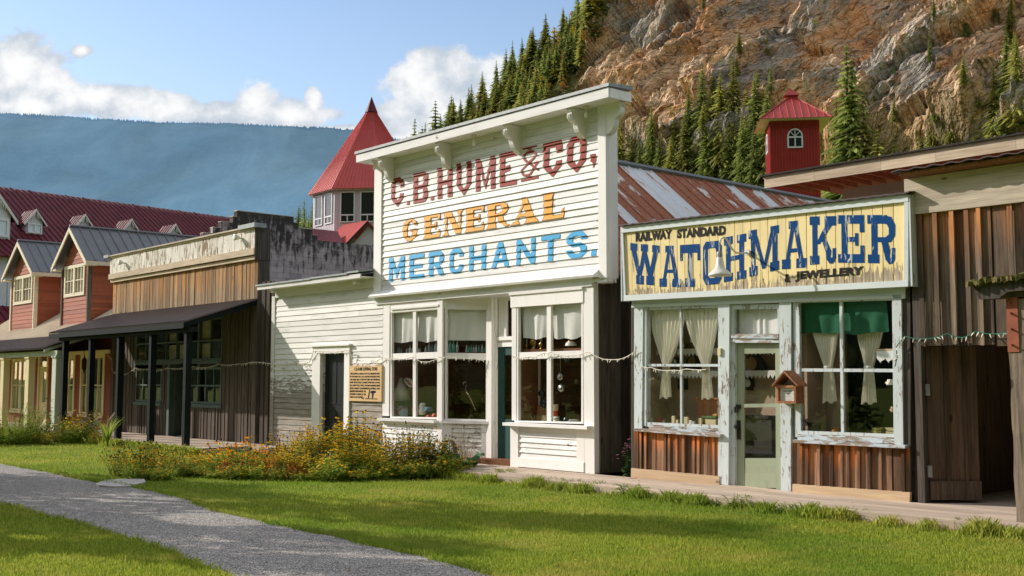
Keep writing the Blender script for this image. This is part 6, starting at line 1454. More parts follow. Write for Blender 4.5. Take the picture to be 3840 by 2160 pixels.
def moss():
    t = NT('moss_and_shake'); n1 = t.noise(t.obj(), 22, 6, .7); n2 = t.noise(t.obj(), 5, 3)
    col = t.ramp(n1, [(.35,(.035,.03,.015)),(.52,(.16,.13,.05)),(.68,(.34,.28,.12))]); col = t.mix(t.sm(n2,.45,.6), col, (.12,.13,.035))
    return t.done(t.bsdf(col, 1.0, t.bump(n1, 1, .03), spec=.05))
M['moss'] = moss()
mb = MB(); rnd = random.Random(4); n = 60; m = 14; vs = []
for j in range(m+1):
    for i in range(n+1):
        u = 7.17+1.5*i/n; y = -1.2+1.4*j/m; z = 2.80+.10*(i/n)+.07*j/m+rnd.uniform(-.012,.02)+.03*noise.noise(Vector((u*6,y*6,0)))
        vs.append((u+ (rnd.uniform(-.02,.02) if i == 0 else 0), y+(rnd.uniform(-.03,.03) if j == 0 else 0), z+.04))
tn = len(vs); vs += [(v[0], v[1], v[2]-.05-rnd.uniform(0,.02)) for v in vs]
fs = [(j*(n+1)+i, j*(n+1)+i+1, (j+1)*(n+1)+i+1, (j+1)*(n+1)+i) for j in range(m) for i in range(n)]
fs += [tuple(tn+k for k in f[::-1]) for f in fs]; fs += [(i, tn+i, tn+i+1, i+1) for i in range(n)]; fs += [(j*(n+1), (j+1)*(n+1), tn+(j+1)*(n+1), tn+j*(n+1)) for j in range(m)]
mb.add(vs, fs); mb.build('mossy_shakes', M['moss'], sr)
# small notice house on the post
nh = thing('notice_house', 'little cedar house-shaped notice box with white sheet on the post beside the door', 'notice box', STREET, (3.85,-.03,1.2))
d = -.22
qb = Q(PS,'3',(983,640),(1101,640),(1099,748),(984,745),d)
bl, br_, tr_, tl_ = qb.poly(); W = br_.x-bl.x
mb = MB(); mb.rnd(.5)
mb.prism(PS, [tl_+Vector((.0,0)),tr_,(tr_.x,bl.y),(bl.x,bl.y)][::-1], d+.05, d+.06)
fx0, fx1, fz0, fz1 = bl.x, tr_.x, bl.y, tl_.y
for a,b,z0,z1 in ((fx0,fx0+.035,fz0,fz1),(fx1-.035,fx1,fz0,fz1),(fx0+.035,fx1-.035,fz0,fz0+.035),(fx0+.035,fx1-.035,fz1-.02,fz1+.01)): mb.rnd(); mb.box(a,b,d,-.032,z0,z1)
mb.build('box', M['cedar'], nh)
ax, az_ = PS.pt('3',(1025,546),d-.05); lx, lz = PS.pt('3',(958,634),d-.05); rx, rz_ = PS.pt('3',(1112,632),d-.05); ax = (fx0+fx1)/2-.0; hwid = (rx-lx)/2
ax = (lx+rx)/2
mb = MB(); mb.rnd()
for s_, x_, z_ in ((-1,lx,lz),(1,rx,rz_)):
    p = [(ax,az_),(x_,z_),(x_-s_*.0,z_-.028),(ax,az_-.035)]; mb.rnd(); mb.prism(PS, p if s_ < 0 else p[::-1], d-.06, -.032)
mb.build('little_roof', M['cedar'], nh)
mb = MB(); mb.add([(fx0+.04,d+.045,fz0+.035),(fx1-.04,d+.045,fz0+.035),(fx1-.04,d+.045,fz1-.02),(fx0+.04,d+.045,fz1-.02)], [(0,1,2,3)]); sheet = mb.build('notice_sheet', M['paper'], nh)
mb = MB()
z = fz1-.07
qt = QL(PS, fx0+.09, fx1-.09, z-.012, z+.008, d); flat_letters(mb, place(font_polys('RAILWAY STANDARD', .01), qt), PS, d+.044, .001)
for k in range(11): z -= .02 if k else .035; mb.box(fx0+.07, fx1-.07-(k%3)*.01, d+.042, d+.0435, z-.003, z+.001)
mb.build('notice_text', plain('grey_print', (.3,.3,.28), .8), sheet)
# ================================================================== ground, path, boardwalk
M['soil'] = None
def lawn_ground():
    t = NT('lawn_ground'); n1 = t.noise(t.obj(), .55, 5, .6); n2 = t.noise(t.obj(), 14, 5, .7)
    col = t.ramp(t.math('ADD', t.math('MULTIPLY', n1, .5), t.math('MULTIPLY', n2, .5)), [(.36,(.08,.12,.018)),(.52,(.17,.23,.03)),(.66,(.32,.29,.08))])
    return t.done(t.bsdf(col, 1, t.bump(n2, .8, .03), spec=.05))
M['soil'] = lawn_ground()
PATH_UP = [(-400,1128),(-150,1146),(0,1166),(60,1178),(130,1190),(200,1206),(262,1216),(330,1226),(400,1240),(470,1257),(540,1287),(620,1303),(700,1322),(800,1345),(860,1356),(905,1370),(980,1381),(1060,1400),(1150,1425),(1230,1449),(1330,1490),(1450,1560)]
PATH_LO = [(780,1560),(660,1500),(572,1449),(500,1421),(430,1388),(370,1367),(300,1350),(220,1326),(150,1308),(80,1288),(0,1268),(-150,1236),(-400,1190)]
pu = [ground('V',p) for p in PATH_UP]; pl_ = [ground('V',p) for p in PATH_LO]
path_poly = [(p.x,p.y) for p in pu]+[(p.x,p.y) for p in pl_]
def in_poly(x, y, poly):
    c = False; n = len(poly); j = n-1
    for i in range(n):
        xi, yi = poly[i]; xj, yj = poly[j]
        if (yi > y) != (yj > y) and x < (xj-xi)*(y-yi)/(yj-yi)+xi: c = not c
        j = i
    return c
mb = MB(); mb.add([(-3000,-400,0),(3000,-400,0),(3000,5000,0),(-3000,5000,0)], [(0,1,2,3)]); struct('ground', mb, M['soil'])
def asphalt():
    t = NT('old_asphalt'); vo = t.n('TexVoronoi', {'Vector': t.obj(), 'Scale': 95.0}); d = vo.outputs['Distance']; c = t.n('SeparateColor', {0: vo.outputs['Color']}).outputs[0]
    n1 = t.noise(t.obj(), .9, 6, .6); n3 = t.noise(t.obj(), 30, 4, .6)
    base = t.ramp(n1, [(.35,(.125,.11,.098)),(.65,(.235,.212,.19))])
    col = t.mix(t.sm(c, .62, .9), base, (.62,.58,.53)); v2 = t.n('TexVoronoi', {'Vector': t.obj(), 'Scale': 150.0}); c2 = t.n('SeparateColor', {0: v2.outputs['Color']}).outputs[1]; col = t.mix(t.sm(c2,.72,.95), col, (.66,.62,.56)); col = t.mix(t.math('MULTIPLY', t.sm(c2,.3,.1), .7), col, (.045,.04,.035)); col = t.mix(t.math('MULTIPLY', t.sm(c, .38, .1), .7), col, (.06,.055,.05))
    cr = t.n('TexVoronoi', {'Vector': t.vadd(t.map(None,(1,1,1)), t.n('TexNoise', {'Vector': t.obj(), 'Scale': 1.2, 'Detail': 6.0}).outputs['Color']), 'Scale': .55}, feature='DISTANCE_TO_EDGE').outputs['Distance']
    col = t.mix(t.math('MULTIPLY', t.sm(cr, .008, .001), .45), col, (.025,.022,.02))
    return t.done(t.bsdf(col, .95, t.bump(t.math('ADD', d, n3), .6, .008), spec=.2))
M['asphalt'] = asphalt()
# path sheet with slightly ragged edges
rnd = random.Random(11)
def ragged(pts, amp=.05):
    out = []
    for a, b in zip(pts, pts[1:]):
        L = (b-a).length; n = max(1, int(L/.18)) if a.length < 45 else 2
        for i in range(n):
            p = a.lerp(b, i/n); q = noise.noise(p*2.3)*amp+rnd.uniform(-.02,.02); out.append(p+Vector((q*.6, q, 0)))
    out.append(pts[-1]); return out
U_ = ragged(pu); L2 = ragged(pl_)
Lr = L2[::-1]
mb = MB(); n = max(len(U_), len(Lr)); A_ = [U_[int(i*(len(U_)-1)/(n-1))] for i in range(n)]; B_ = [Lr[int(i*(len(Lr)-1)/(n-1))] for i in range(n)]
vs = [(p.x,p.y,.004) for p in A_]+[(p.x,p.y,.004) for p in B_]
mb.add(vs, [(i, n+i, n+i+1, i+1) for i in range(n-1)]); struct('path', mb, M['asphalt'])
# boardwalk: two runs of planks
def walk(u0, u1, y0, y1):
    mb = MB(); y = y0
    while y < y1-.02:
        w = min(.19, y1-y); x = u0-random.random()*2
        while x < u1:
            x2 = min(u1, x+random.uniform(2.2,3.6)); mb.rnd(); mb.box(max(u0,x)+.002, x2-.003, y+.003, y+w-.003, -.0, .118+random.uniform(-.003,.003)); x = x2
        y += w
    return mb
w1_ = walk(-36,-10.9,-1.95,.0); w2_ = walk(-3.6,10.5,-1.38,.0); w3_ = walk(-10.9,-3.6,-.55,.0)
mb = MB(); mb.v = []; 
for w in (w1_,w2_,w3_):
    b = len(mb.v); mb.v += w.v; mb.f += [[b+i for i in f] for f in w.f]; mb.r += w.r
mb.rnd(.2); mb.box(-4.2,-1.9,.0,1.4,.0,.117)
struct('boardwalk', mb, M['boardwalk'], fr=STREET)
# flat stone beside the path
p0 = [ground('V',p) for p in ((240,1222),(262,1213),(300,1210),(362,1209),(366,1217),(330,1227),(286,1229),(250,1226))]
mb = MB(); mb.add([(p.x,p.y,.035) for p in p0]+[(p.x,p.y,-.02) for p in p0], [tuple(range(8))[::-1]]+[(i,(i+1)%8,8+(i+1)%8,8+i) for i in range(8)])
single('stone_slab', mb, plain('pale_cracked_stone', (.46,.43,.40), .9, .2, 5, bump=.6, bs=12), 'flat pale cracked stone slab between the path edge and the flower bed', 'stone slab')

# ================================================================== far mountain
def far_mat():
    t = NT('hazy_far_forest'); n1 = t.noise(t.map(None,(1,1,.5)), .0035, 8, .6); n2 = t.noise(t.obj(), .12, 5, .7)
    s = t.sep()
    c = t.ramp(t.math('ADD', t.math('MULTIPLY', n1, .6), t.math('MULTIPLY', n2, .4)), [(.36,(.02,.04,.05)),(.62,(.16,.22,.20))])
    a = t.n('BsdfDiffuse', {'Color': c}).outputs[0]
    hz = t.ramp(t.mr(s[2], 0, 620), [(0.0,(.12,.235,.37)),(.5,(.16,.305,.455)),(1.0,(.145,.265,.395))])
    fo = t.mr(t.noise(t.map(None,(1,.3,.55)), .0042, 7, .62, .8), .35, .65, .80, 1.14); hz = t.mix(1.0, hz, t.comb(fo,fo,fo), 'MULTIPLY')  # light and dark folds put into the haze colour
    b = t.n('Emission', {'Color': hz, 'Strength': 1.15}).outputs[0]  # aerial haze put in as a blue glow over the forest colour
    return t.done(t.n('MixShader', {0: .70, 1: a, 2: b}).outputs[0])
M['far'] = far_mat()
FD = 2600
prof = [(-900,240),(-400,262),(0,287),(100,290),(200,297),(300,303),(400,309),(560,311),(640,315),(720,319),(800,322),(880,327),(960,345),(1040,358),(1150,372),(1300,380),(1700,360),(2600,330)]
def ridge(x):
    for (a,ya),(b,yb) in zip(prof, prof[1:]):
        if a <= x <= b:
            return ya+(yb-ya)*(x-a)/(b-a)
    return prof[-1][1]
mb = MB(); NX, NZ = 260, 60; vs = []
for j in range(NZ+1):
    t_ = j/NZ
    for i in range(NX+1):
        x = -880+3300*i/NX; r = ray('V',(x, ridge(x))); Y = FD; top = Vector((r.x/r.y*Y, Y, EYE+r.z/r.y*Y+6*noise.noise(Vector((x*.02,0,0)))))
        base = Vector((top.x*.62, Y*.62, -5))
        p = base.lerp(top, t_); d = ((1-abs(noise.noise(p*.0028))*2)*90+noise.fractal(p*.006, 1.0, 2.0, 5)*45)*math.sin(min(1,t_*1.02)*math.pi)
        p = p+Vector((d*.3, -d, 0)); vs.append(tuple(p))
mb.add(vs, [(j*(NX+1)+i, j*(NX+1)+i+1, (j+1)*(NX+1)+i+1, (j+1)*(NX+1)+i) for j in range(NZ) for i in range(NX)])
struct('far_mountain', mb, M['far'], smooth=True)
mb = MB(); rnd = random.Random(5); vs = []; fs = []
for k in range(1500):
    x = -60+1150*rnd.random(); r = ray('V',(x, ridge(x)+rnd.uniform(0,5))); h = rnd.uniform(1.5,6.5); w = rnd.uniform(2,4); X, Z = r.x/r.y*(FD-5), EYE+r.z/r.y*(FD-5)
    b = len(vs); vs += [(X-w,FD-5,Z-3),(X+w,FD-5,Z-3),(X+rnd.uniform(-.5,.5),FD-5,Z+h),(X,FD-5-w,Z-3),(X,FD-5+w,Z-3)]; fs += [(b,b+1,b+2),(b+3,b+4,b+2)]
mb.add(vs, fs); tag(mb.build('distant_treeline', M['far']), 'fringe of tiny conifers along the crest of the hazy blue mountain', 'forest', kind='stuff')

# ================================================================== cliff mountain
TV = Vector((.67,-.742,0)).normalized(); NV = Vector((-.589,-.534,.613)).normalized(); VV = NV.cross(TV)*-1 if NV.cross(TV).z < 0 else NV.cross(TV)
P0 = Vector((0,330,0))
def vpx(p):
    """position in the photo (2576 px wide) of a world point"""
    d = p-Vector((0,0,EYE)); y = d.y*cP+d.z*sP; z = -d.y*sP+d.z*cP
    return (1288+2800*d.x/y, 724.5-2800*z/y)
def rock_mask(x, y):
    """1 on bare rock, 0 in forest, in survey coordinates of the slope"""
    bx = 1545-(y)*.62 if y < 330 else 1340
    m = max(0, min(1, (x-bx)/45))
    low = 400 if x < 1700 else (430 if x < 2200 else 400)
    m *= max(0, min(1, (low-y)/50))
    return m
A0, A1, B0, B1 = -235, 190, -8, 300
NA, NB2 = 500, 330
def rid(v): return 1-abs(noise.noise(v))*2
def surf(a, b):
    p = P0+TV*a+VV*b
    ca, sa = .707, .707
    al = a*ca+b*sa; ac = -a*sa+b*ca          # along and across the strata
    m = rock_mask(*vpx(p))
    wob = noise.noise(Vector((a*.02,b*.02,7)))*14
    d = rid(Vector((al*.007,(ac+wob*.6)*.030,1)))*15
    blk = 0
    for fa, fc, am, tl in ((.012,.026,20.0,1.0),(.030,.070,10.0,1.2),(.085,.19,3.4,1.3),(.22,.46,1.1,1.4)):
        v = Vector((al*fa, (ac+wob*.25)*fc, am)); dd, pp_ = noise.voronoi(v)
        c_ = pp_[0]; h1 = noise.cell_vector(c_*57.3+Vector((.5,.5,.5))); o_ = v-c_
        blk += am*(.55*(h1.z-.5)+tl*((h1.x-.5)*o_.x*1.6+(h1.y-.5)*o_.y*1.6)) - am*.22*max(0,.16-(dd[1]-dd[0]))/.16
    soft = noise.fractal(Vector((a*.02,b*.02,3)),1,2,4)*6
    p = p+NV*((d+blk)*m*1.0+soft*(1-m*.7)-4)
    hl = 93+(p.x+48.7)*.881
    if p.z > hl-6: k = 6.0; p.z = min(p.z, hl) if abs(p.z-hl) > k else (p.z+hl)/2-(k-abs(p.z-hl))**2/(4*k)
    return p, m
def rock():
    t = NT('layered_cliff_rock')
    o = t.obj()
    def dotv(vec): return t.n('VectorMath', {0: o, 1: tuple(vec)}, operation='DOT_PRODUCT').outputs['Value']
    e1 = (TV+VV).normalized(); e2 = (VV-TV).normalized()
    al, ac = dotv(e1), dotv(e2); ac0 = t.math('ADD', ac, t.math('MULTIPLY', t.noise(o, .02, 2, .5), 9))
    st = t.comb(t.math('MULTIPLY', al, .028), t.math('MULTIPLY', ac0, .20), 0.0)
    n1 = t.noise(st, 1, 9, .70, .0); n2 = t.noise(o, .035, 5, .6); n3 = t.noise(o, .02, 4, .6); n4 = t.noise(t.comb(t.math('MULTIPLY', al, .16), t.math('MULTIPLY', ac0, 1.3), 3.0), 1, 6, .7)
    n5 = t.noise(o, .8, 5, .65)
    tan = t.ramp(n1, [(.32,(.20,.12,.072)),(.43,(.62,.39,.23)),(.57,(.92,.69,.46))])
    gry = t.ramp(n1, [(.32,(.10,.09,.078)),(.46,(.33,.30,.262)),(.60,(.60,.55,.48))])
    col = t.mix(t.sm(t.math('ADD', n3, t.math('MULTIPLY', t.math('SUBTRACT', n4, .5), .4)), .50, .58), tan, gry)
    col = t.mix(t.math('MULTIPLY', t.sm(t.math('ADD', n2, t.math('MULTIPLY', t.math('SUBTRACT', n1, .5), .8)), .51, .66), .75), col, (.85,.41,.15))
    col = t.mix(t.math('MULTIPLY', t.sm(n4, .47, .36), .8), col, (.07,.05,.038))
    col = t.mix(t.math('MULTIPLY', t.sm(t.noise(o, .05, 6, .7), .60, .70), .7), col, (.10,.11,.03))
    f = t.attr('forest')
    fl = t.ramp(t.noise(o, .5, 5, .7), [(.35,(.05,.06,.018)),(.55,(.14,.15,.04)),(.7,(.30,.21,.08))])
    col = t.mix(f, col, fl)
    vv = t.n('TexVoronoi', {'Vector': t.comb(t.math('MULTIPLY', al, .30), t.math('MULTIPLY', ac0, .75), t.math('MULTIPLY', dotv(NV), .3)), 'Scale': 1.0, 'Detail': 2.0}, feature='F1', distance='MANHATTAN').outputs['Distance']
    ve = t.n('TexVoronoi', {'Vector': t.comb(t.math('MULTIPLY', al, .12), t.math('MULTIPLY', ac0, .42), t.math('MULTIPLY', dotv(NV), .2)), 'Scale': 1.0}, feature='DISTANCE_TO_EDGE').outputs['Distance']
    col = t.mix(t.math('MULTIPLY', t.sm(ve, .06, .0), .38), col, (.04,.03,.025))  # crevice shadow put into the colour along the cell edges
    v3 = t.n('TexVoronoi', {'Vector': t.comb(t.math('MULTIPLY', al, .09), t.math('MULTIPLY', ac0, .26), t.math('MULTIPLY', dotv(NV), .1)), 'Scale': 1.0, 'Detail': 3.0, 'Roughness': .6, 'Lacunarity': 2.4}, feature='F1', distance='MANHATTAN').outputs['Distance']
    h = t.math('ADD', t.math('MULTIPLY', vv, .65), t.math('MULTIPLY', v3, 1.0)); h = t.math('ADD', h, t.math('ADD', t.math('MULTIPLY', n4, .10), t.math('MULTIPLY', n5, .12)))
    return t.done(t.bsdf(col, .95, t.bump(h, 1.0, 1.7), spec=.1))
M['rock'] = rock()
vs = []; ms = []
for j in range(NB2+1):
    for i in range(NA+1):
        p, m = surf(A0+(A1-A0)*i/NA, B0+(B1-B0)*j/NB2); vs.append(tuple(p)); ms.append(1-m)
mb = MB(); mb.add(vs, [(j*(NA+1)+i, j*(NA+1)+i+1, (j+1)*(NA+1)+i+1, (j+1)*(NA+1)+i) for j in range(NB2) for i in range(NA)])
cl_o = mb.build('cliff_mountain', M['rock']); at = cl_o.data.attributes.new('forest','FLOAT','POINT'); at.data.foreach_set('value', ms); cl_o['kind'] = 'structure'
from mathutils.bvhtree import BVHTree
bvh = BVHTree.FromPolygons([Vector(v) for v in vs], [tuple(f) for f in mb.f])
def cast(x, y):
    r = ray('V',(x,y)).normalized(); h = bvh.ray_cast(Vector((0,0,EYE)), r)
    return h[0]

# ================================================================== trees
def leaf_mat(name, c1, c2, trans=.35, warm=None):
    t = NT(name); r = t.attr(); oi = t.n('ObjectInfo').outputs['Random']
    col = t.mix(r, c1, c2)
    f = t.mr(oi, 0, 1, .72, 1.25); col = t.mix(1.0, col, t.comb(f, f, t.math('MULTIPLY', f, .9)), 'MULTIPLY')
    a = t.n('BsdfPrincipled', {'Base Color': col, 'Roughness': .75, 'Specular IOR Level': .15}).outputs[0]
    b = t.n('BsdfTranslucent', {'Color': col}).outputs[0]
    return t.done(t.n('MixShader', {0: trans, 1: a, 2: b}).outputs[0])
M['fir'] = leaf_mat('fir_needles', (.075,.115,.035), (.37,.42,.115), .5)
M['fir_olive'] = leaf_mat('olive_fir_needles', (.12,.14,.04), (.46,.44,.11), .45)
M['yellow_leaf'] = leaf_mat('yellow_autumn_leaves', (.30,.22,.02), (.62,.46,.05), .35)
M['orange_leaf'] = leaf_mat('orange_autumn_leaves', (.34,.14,.03), (.58,.28,.06), .35)
M['green_leaf'] = leaf_mat('green_leaves', (.03,.07,.012), (.12,.19,.03), .35)
M['bark'] = plain('grey_brown_bark', (.11,.085,.065), .9, .3)
def conifer(seed, h=14.0, r=2.3, whorls=26, gap=.18, lean=0, bare=.08, wf=.28, nbm=9):
    """tapered trunk, drooping ragged branch fans; returns crown, trunk builders"""
    g = random.Random(seed); cr = MB(); tr = MB()
    lx = g.uniform(-.25,.25)
    tr.tube([(0,0,-1),(lx*.3,0,h*.35),(lx*.8,0,h*.75),(lx,0,h*.99)], [h*.017,h*.013,h*.007,h*.0015], 6)
    for k in range(whorls):
        t = bare+(1-bare)*(k/(whorls-1))**.93; z = h*t
        R_ = r*(1-t)**.82*(1.0 if t > .16 else .75)*g.uniform(.72,1.18)+.10
        nb = max(4, int(nbm*(1-t)+4)); a0 = g.random()*6
        for b in range(nb):
            if g.random() < gap: continue
            a = a0+b*2*math.pi/nb+g.uniform(-.3,.3); L = R_*g.uniform(.6,1.15); dr = L*g.uniform(.18,.5)
            c, s = math.cos(a), math.sin(a); w = L*wf+.07
            base = Vector((lx*t, 0, z)); side = Vector((-s, c, 0))
            seg = 3; prev = None
            cr.rnd(min(1,max(0,g.gauss(.45,.25)+.2*t)))
            for q in range(seg+1):
                f = q/seg; ce = base+Vector((c*L*f, s*L*f, -dr*f**1.6+.10*L*math.sin(f*3)))
                ww = w*(.35+1.0*math.sin(min(1,f*1.15+.18)*math.pi*.85))*g.uniform(.75,1.2)*(1-f*.55)
                l_, r_ = ce+side*ww-Vector((0,0,ww*.45+g.uniform(0,.1))), ce-side*ww-Vector((0,0,ww*.45+g.uniform(0,.1)))
                if prev:
                    pl2, pc, pr = prev
                    cr.add([pl2,pc,ce,l_], [(0,1,2,3)]); cr.add([pc,pr,r_,ce], [(0,1,2,3)])
                    # hanging twigs
                    for sgn, e in ((1,l_),(-1,r_)):
                        tip = e+side*sgn*ww*g.uniform(.1,.7)+Vector((c,s,0))*L*g.uniform(.02,.16)-Vector((0,0,L*g.uniform(.05,.16)))
                        cr.add([e, ce, tip], [(0,1,2)])
                prev = (l_, ce, r_)
    cr.rnd(.7); cr.add([Vector((lx-.08,0,h*.97)),Vector((lx+.08,0,h*.97)),Vector((lx,0,h*1.02))],[(0,1,2)])
    return cr, tr
def broadleaf(seed, h=8.0, r=2.2, n=900, leaf=.32, z0=.3, col=False):
    g = random.Random(seed); cr = MB(); tr = MB()
    tr.tube([(0,0,-.6),(.1,0,h*.3),(0,.1,h*.6),(.1,0,h*.92)], [h*.018,h*.014,h*.009,h*.003], 6)
    blobs = []
    for k in range(15):
        a = g.random()*6.28; t = g.uniform(z0,.95); rr = r*math.sin(min(1,(t-z0)/(1-z0)*.85+.22)*math.pi)**.7*g.uniform(.25,.75)
        c = Vector((math.cos(a)*rr, math.sin(a)*rr, h*t)); blobs.append((c, r*g.uniform(.26,.5)))
        tr.tube([(0,0,h*max(.2,t-.22)), c*.6+Vector((0,0,h*t*.36)), c], [h*.006,h*.004,h*.0015], 4)
    for i in range(n):
        c, br = g.choice(blobs); v = Vector((g.gauss(0,1),g.gauss(0,1),g.gauss(0,1))).normalized()*br*(g.random()**.4)
        p = c+Vector((v.x,v.y,v.z*.9)); d1 = Vector((g.uniform(-1,1),g.uniform(-1,1),g.uniform(-.6,.6))).normalized()*leaf*g.uniform(.5,1.1); d2 = d1.orthogonal().normalized()*leaf*g.uniform(.3,.6)
        cr.rnd(min(1,max(0,g.gauss(.5,.3)))); cr.add([p-d1*.5, p+d2*.5, p+d1*.5, p-d2*.5], [(0,1,2,3)])
    return cr, tr
def make_tree(name, label, cat, cr, tr, m, group):
    o = thing(name, label, cat, None, (0,0,0), group); cr.build('crown', m, o); tr.build('trunk', M['bark'], o); return o
LC = {'slope': 'dark fir tree among the dense firs on the steep slope beside the cliff', 'foot': 'tall dark fir tree at the foot of the orange cliff', 'rock': 'small lone fir clinging to the bare cliff face',
      'yel': 'yellow autumn tree among the firs on the steep slope', 'bush': 'low yellow-green bush rooted in a crack of the cliff', 'tow': 'fir tree showing between the block wall and the octagonal tower'}
protos = {}
for i in range(5):
    protos['f%d'%i] = conifer(20+i, 14, 2.7+.4*(i%3), 26, .12, bare=.06+.03*(i%2), wf=.22)
    protos['fn%d'%i] = conifer(40+i, 14, 2.3+.45*(i%3), 46, .16, bare=.05+.05*(i%2), wf=.13, nbm=11)
protoo = {}
def put(kind, key, p, h, m='fir', group=None, rz=None):
    k = (kind, key, m)
    if k not in protoo:
        if key[0] == 'f': cr, tr = protos[key]; nm = 'fir_tree'; cat = 'fir tree'
        else: cr, tr = (protos[key]); nm = {'b':'autumn_tree','s':'cliff_bush'}[key[0]]; cat = {'b':'tree','s':'bush'}[key[0]]
        o = make_tree(nm, LC[kind], cat, cr, tr, M[m], group); protoo[k] = o; first = True
    else: o = copy_tree(protoo[k])
    o.location = p; o.rotation_euler = (0,0,random.random()*6.28 if rz is None else rz)
    s = h/14.0 if key[0] == 'f' else h/8.0; w = random.uniform(.85,1.2)*(1.22 if kind == 'slope' else 1)
    o.scale = (s*w, s*w, s); return o
for i in range(3): protos['b%d'%i] = broadleaf(60+i, 8, 2.0, 520, .62, .22)
for i in range(2): protos['s%d'%i] = broadleaf(80+i, 8, 4.2, 320, .9, .05)
rnd = random.Random(21)
nf = 0
# forest on the left flank: rows from the far crest down to the near edge
cand = []
for k in range(9000):
    x = rnd.uniform(930, 1600); y = rnd.uniform(-130, 520)
    cand.append((x,y))
pts_ = []
for x, y in cand:
    q = cast(x, y)
    if q is None: continue
    m = rock_mask(x, y)
    if m > .35 or x > 1560-.6*max(0,y)+20: continue
    if any((q.x-o.x)**2+(q.y-o.y)**2+(q.z-o.z)**2 < 3.3**2 for o in pts_): continue
    pts_.append(q)
    if len(pts_) > 285: break
for q in pts_:
    x, y = vpx(q); e = rnd.random(); edge = abs(x-(1545-y*.62))
    if e < (.34 if edge < 170 else .12): put('yel', 'b%d'%rnd.randrange(3), q-Vector((0,0,.8)), rnd.uniform(6,9), rnd.choice(['yellow_leaf','yellow_leaf','orange_leaf']), 'autumn trees on the slopes')
    else: put('slope', 'f%d'%rnd.randrange(5), q-Vector((0,0,.8)), rnd.uniform(12,19), rnd.choice(['fir','fir','fir_olive']), 'firs on the forested slope'); nf += 1
# belt at the foot of the cliff (placed where they stand on the slope)
belt = [(1560,470,12),(1590,460,9),(1640,450,13),(1660,475,10),(1700,455,12),(1735,430,15),(1765,445,20),(1790,455,16),(1815,450,19),(1850,440,21),(1880,460,17),(1905,470,20),(1935,470,18),(1725,480,14),(1780,490,15),(1840,495,16),(1870,500,15),(1900,510,14),(2100,440,14),(2125,430,22),(2150,435,20),(2175,425,14),(2210,450,9),(2330,400,10),(2350,370,12),(2395,350,9),(2480,360,12),(2505,345,13),(2540,350,20),(2560,320,17),(2600,350,19),(2455,380,8),(2290,430,7),(2250,420,6),(1610,490,10),(1690,500,11)]
for x, y, h in belt:
    q = cast(x, y)
    if q is None: continue
    if x > 2080 and x < 2260:
        q2 = Vector((0,0,EYE))+(q-Vector((0,0,EYE)))*.88; dn = bvh.ray_cast(q2+Vector((0,0,60)), Vector((0,0,-1)))[0]
        if dn: h += max(0, (q2.z-dn.z))*235/q2.y/1.25; q = dn
    put('foot', 'fn%d'%rnd.randrange(5), q-Vector((0,0,.6)), h*1.25*q.y/235, rnd.choice(['fir','fir_olive']), 'firs at the foot of the cliff')
lone = [(1860,130,7),(1905,250,9),(1830,270,9),(1855,190,6),(1940,230,8),(2340,150,8),(2425,210,9),(2355,300,9),(2430,90,7),(2500,40,9),(2540,120,12),(2560,200,14),(2545,60,10),(2350,40,6),(1930,130,6),(1640,330,8),(1770,330,9),(1795,250,8),(1300+170,300,7),(2250,300,7),(2200,250,4),(2090,350,6),(1770,20,5),(2460,270,9),(1420,330,9),(1450,290,8)]
for x, y, h in lone:
    q = cast(x, y)
    if q: put('rock', 'fn%d'%rnd.randrange(5), q-Vector((0,0,.6)), h*q.y/300, rnd.choice(['fir','fir_olive']), 'lone firs on the cliff face')
for x, y, h in [(2560,330,9),(2535,360,7),(1500,40,9),(1520,15,8),(1445,120,7),(1750,420,6),(1590,420,6),(2570,270,7),(1395,210,7),(1360,250,7),(2390,390,5)]:
    q = cast(x, y)
    if q: put('yel', 'b%d'%rnd.randrange(3), q-Vector((0,0,.6)), h*q.y/300, 'yellow_leaf', 'autumn trees on the slopes')
nbush = 0
for k in range(400):
    x, y = rnd.uniform(1420,2570), rnd.uniform(0,470)
    if rock_mask(x,y) < .5 and y < 380: continue
    if noise.noise(Vector((x*.008,y*.008,2))) < .05 and y < 360: continue
    q = cast(x, y)
    if q is None: continue
    nbush += 1
    if nbush > 110: break
    put('bush', 's%d'%rnd.randrange(2), q-Vector((0,0,.4)), rnd.uniform(.9,2.6), rnd.choice(['green_leaf','fir_olive','fir_olive','orange_leaf']), 'bushes in the cracks of the cliff')
for x, ytop, yb, Y in ((765,505,600,110),(750,520,605,115),(785,512,600,108),(800,480,640,112),(775,540,620,105)):
    a = atdist('V',(x,yb),Y); b = atdist('V',(x,ytop),Y); put('tow', 'fn%d'%rnd.randrange(5), a-Vector((0,0,6)), b.z-a.z+6, 'fir', 'firs beside the octagonal tower')
for x, ytop, Y in ((1040,300,190),(1062,318,188),(985,350,200),(1095,255,185),(1020,345,195)):
    b = atdist('V',(x,ytop),Y); put('slope', 'f%d'%rnd.randrange(5), Vector((b.x,b.y,b.z-15)), 15, 'fir', 'firs on the forested slope')
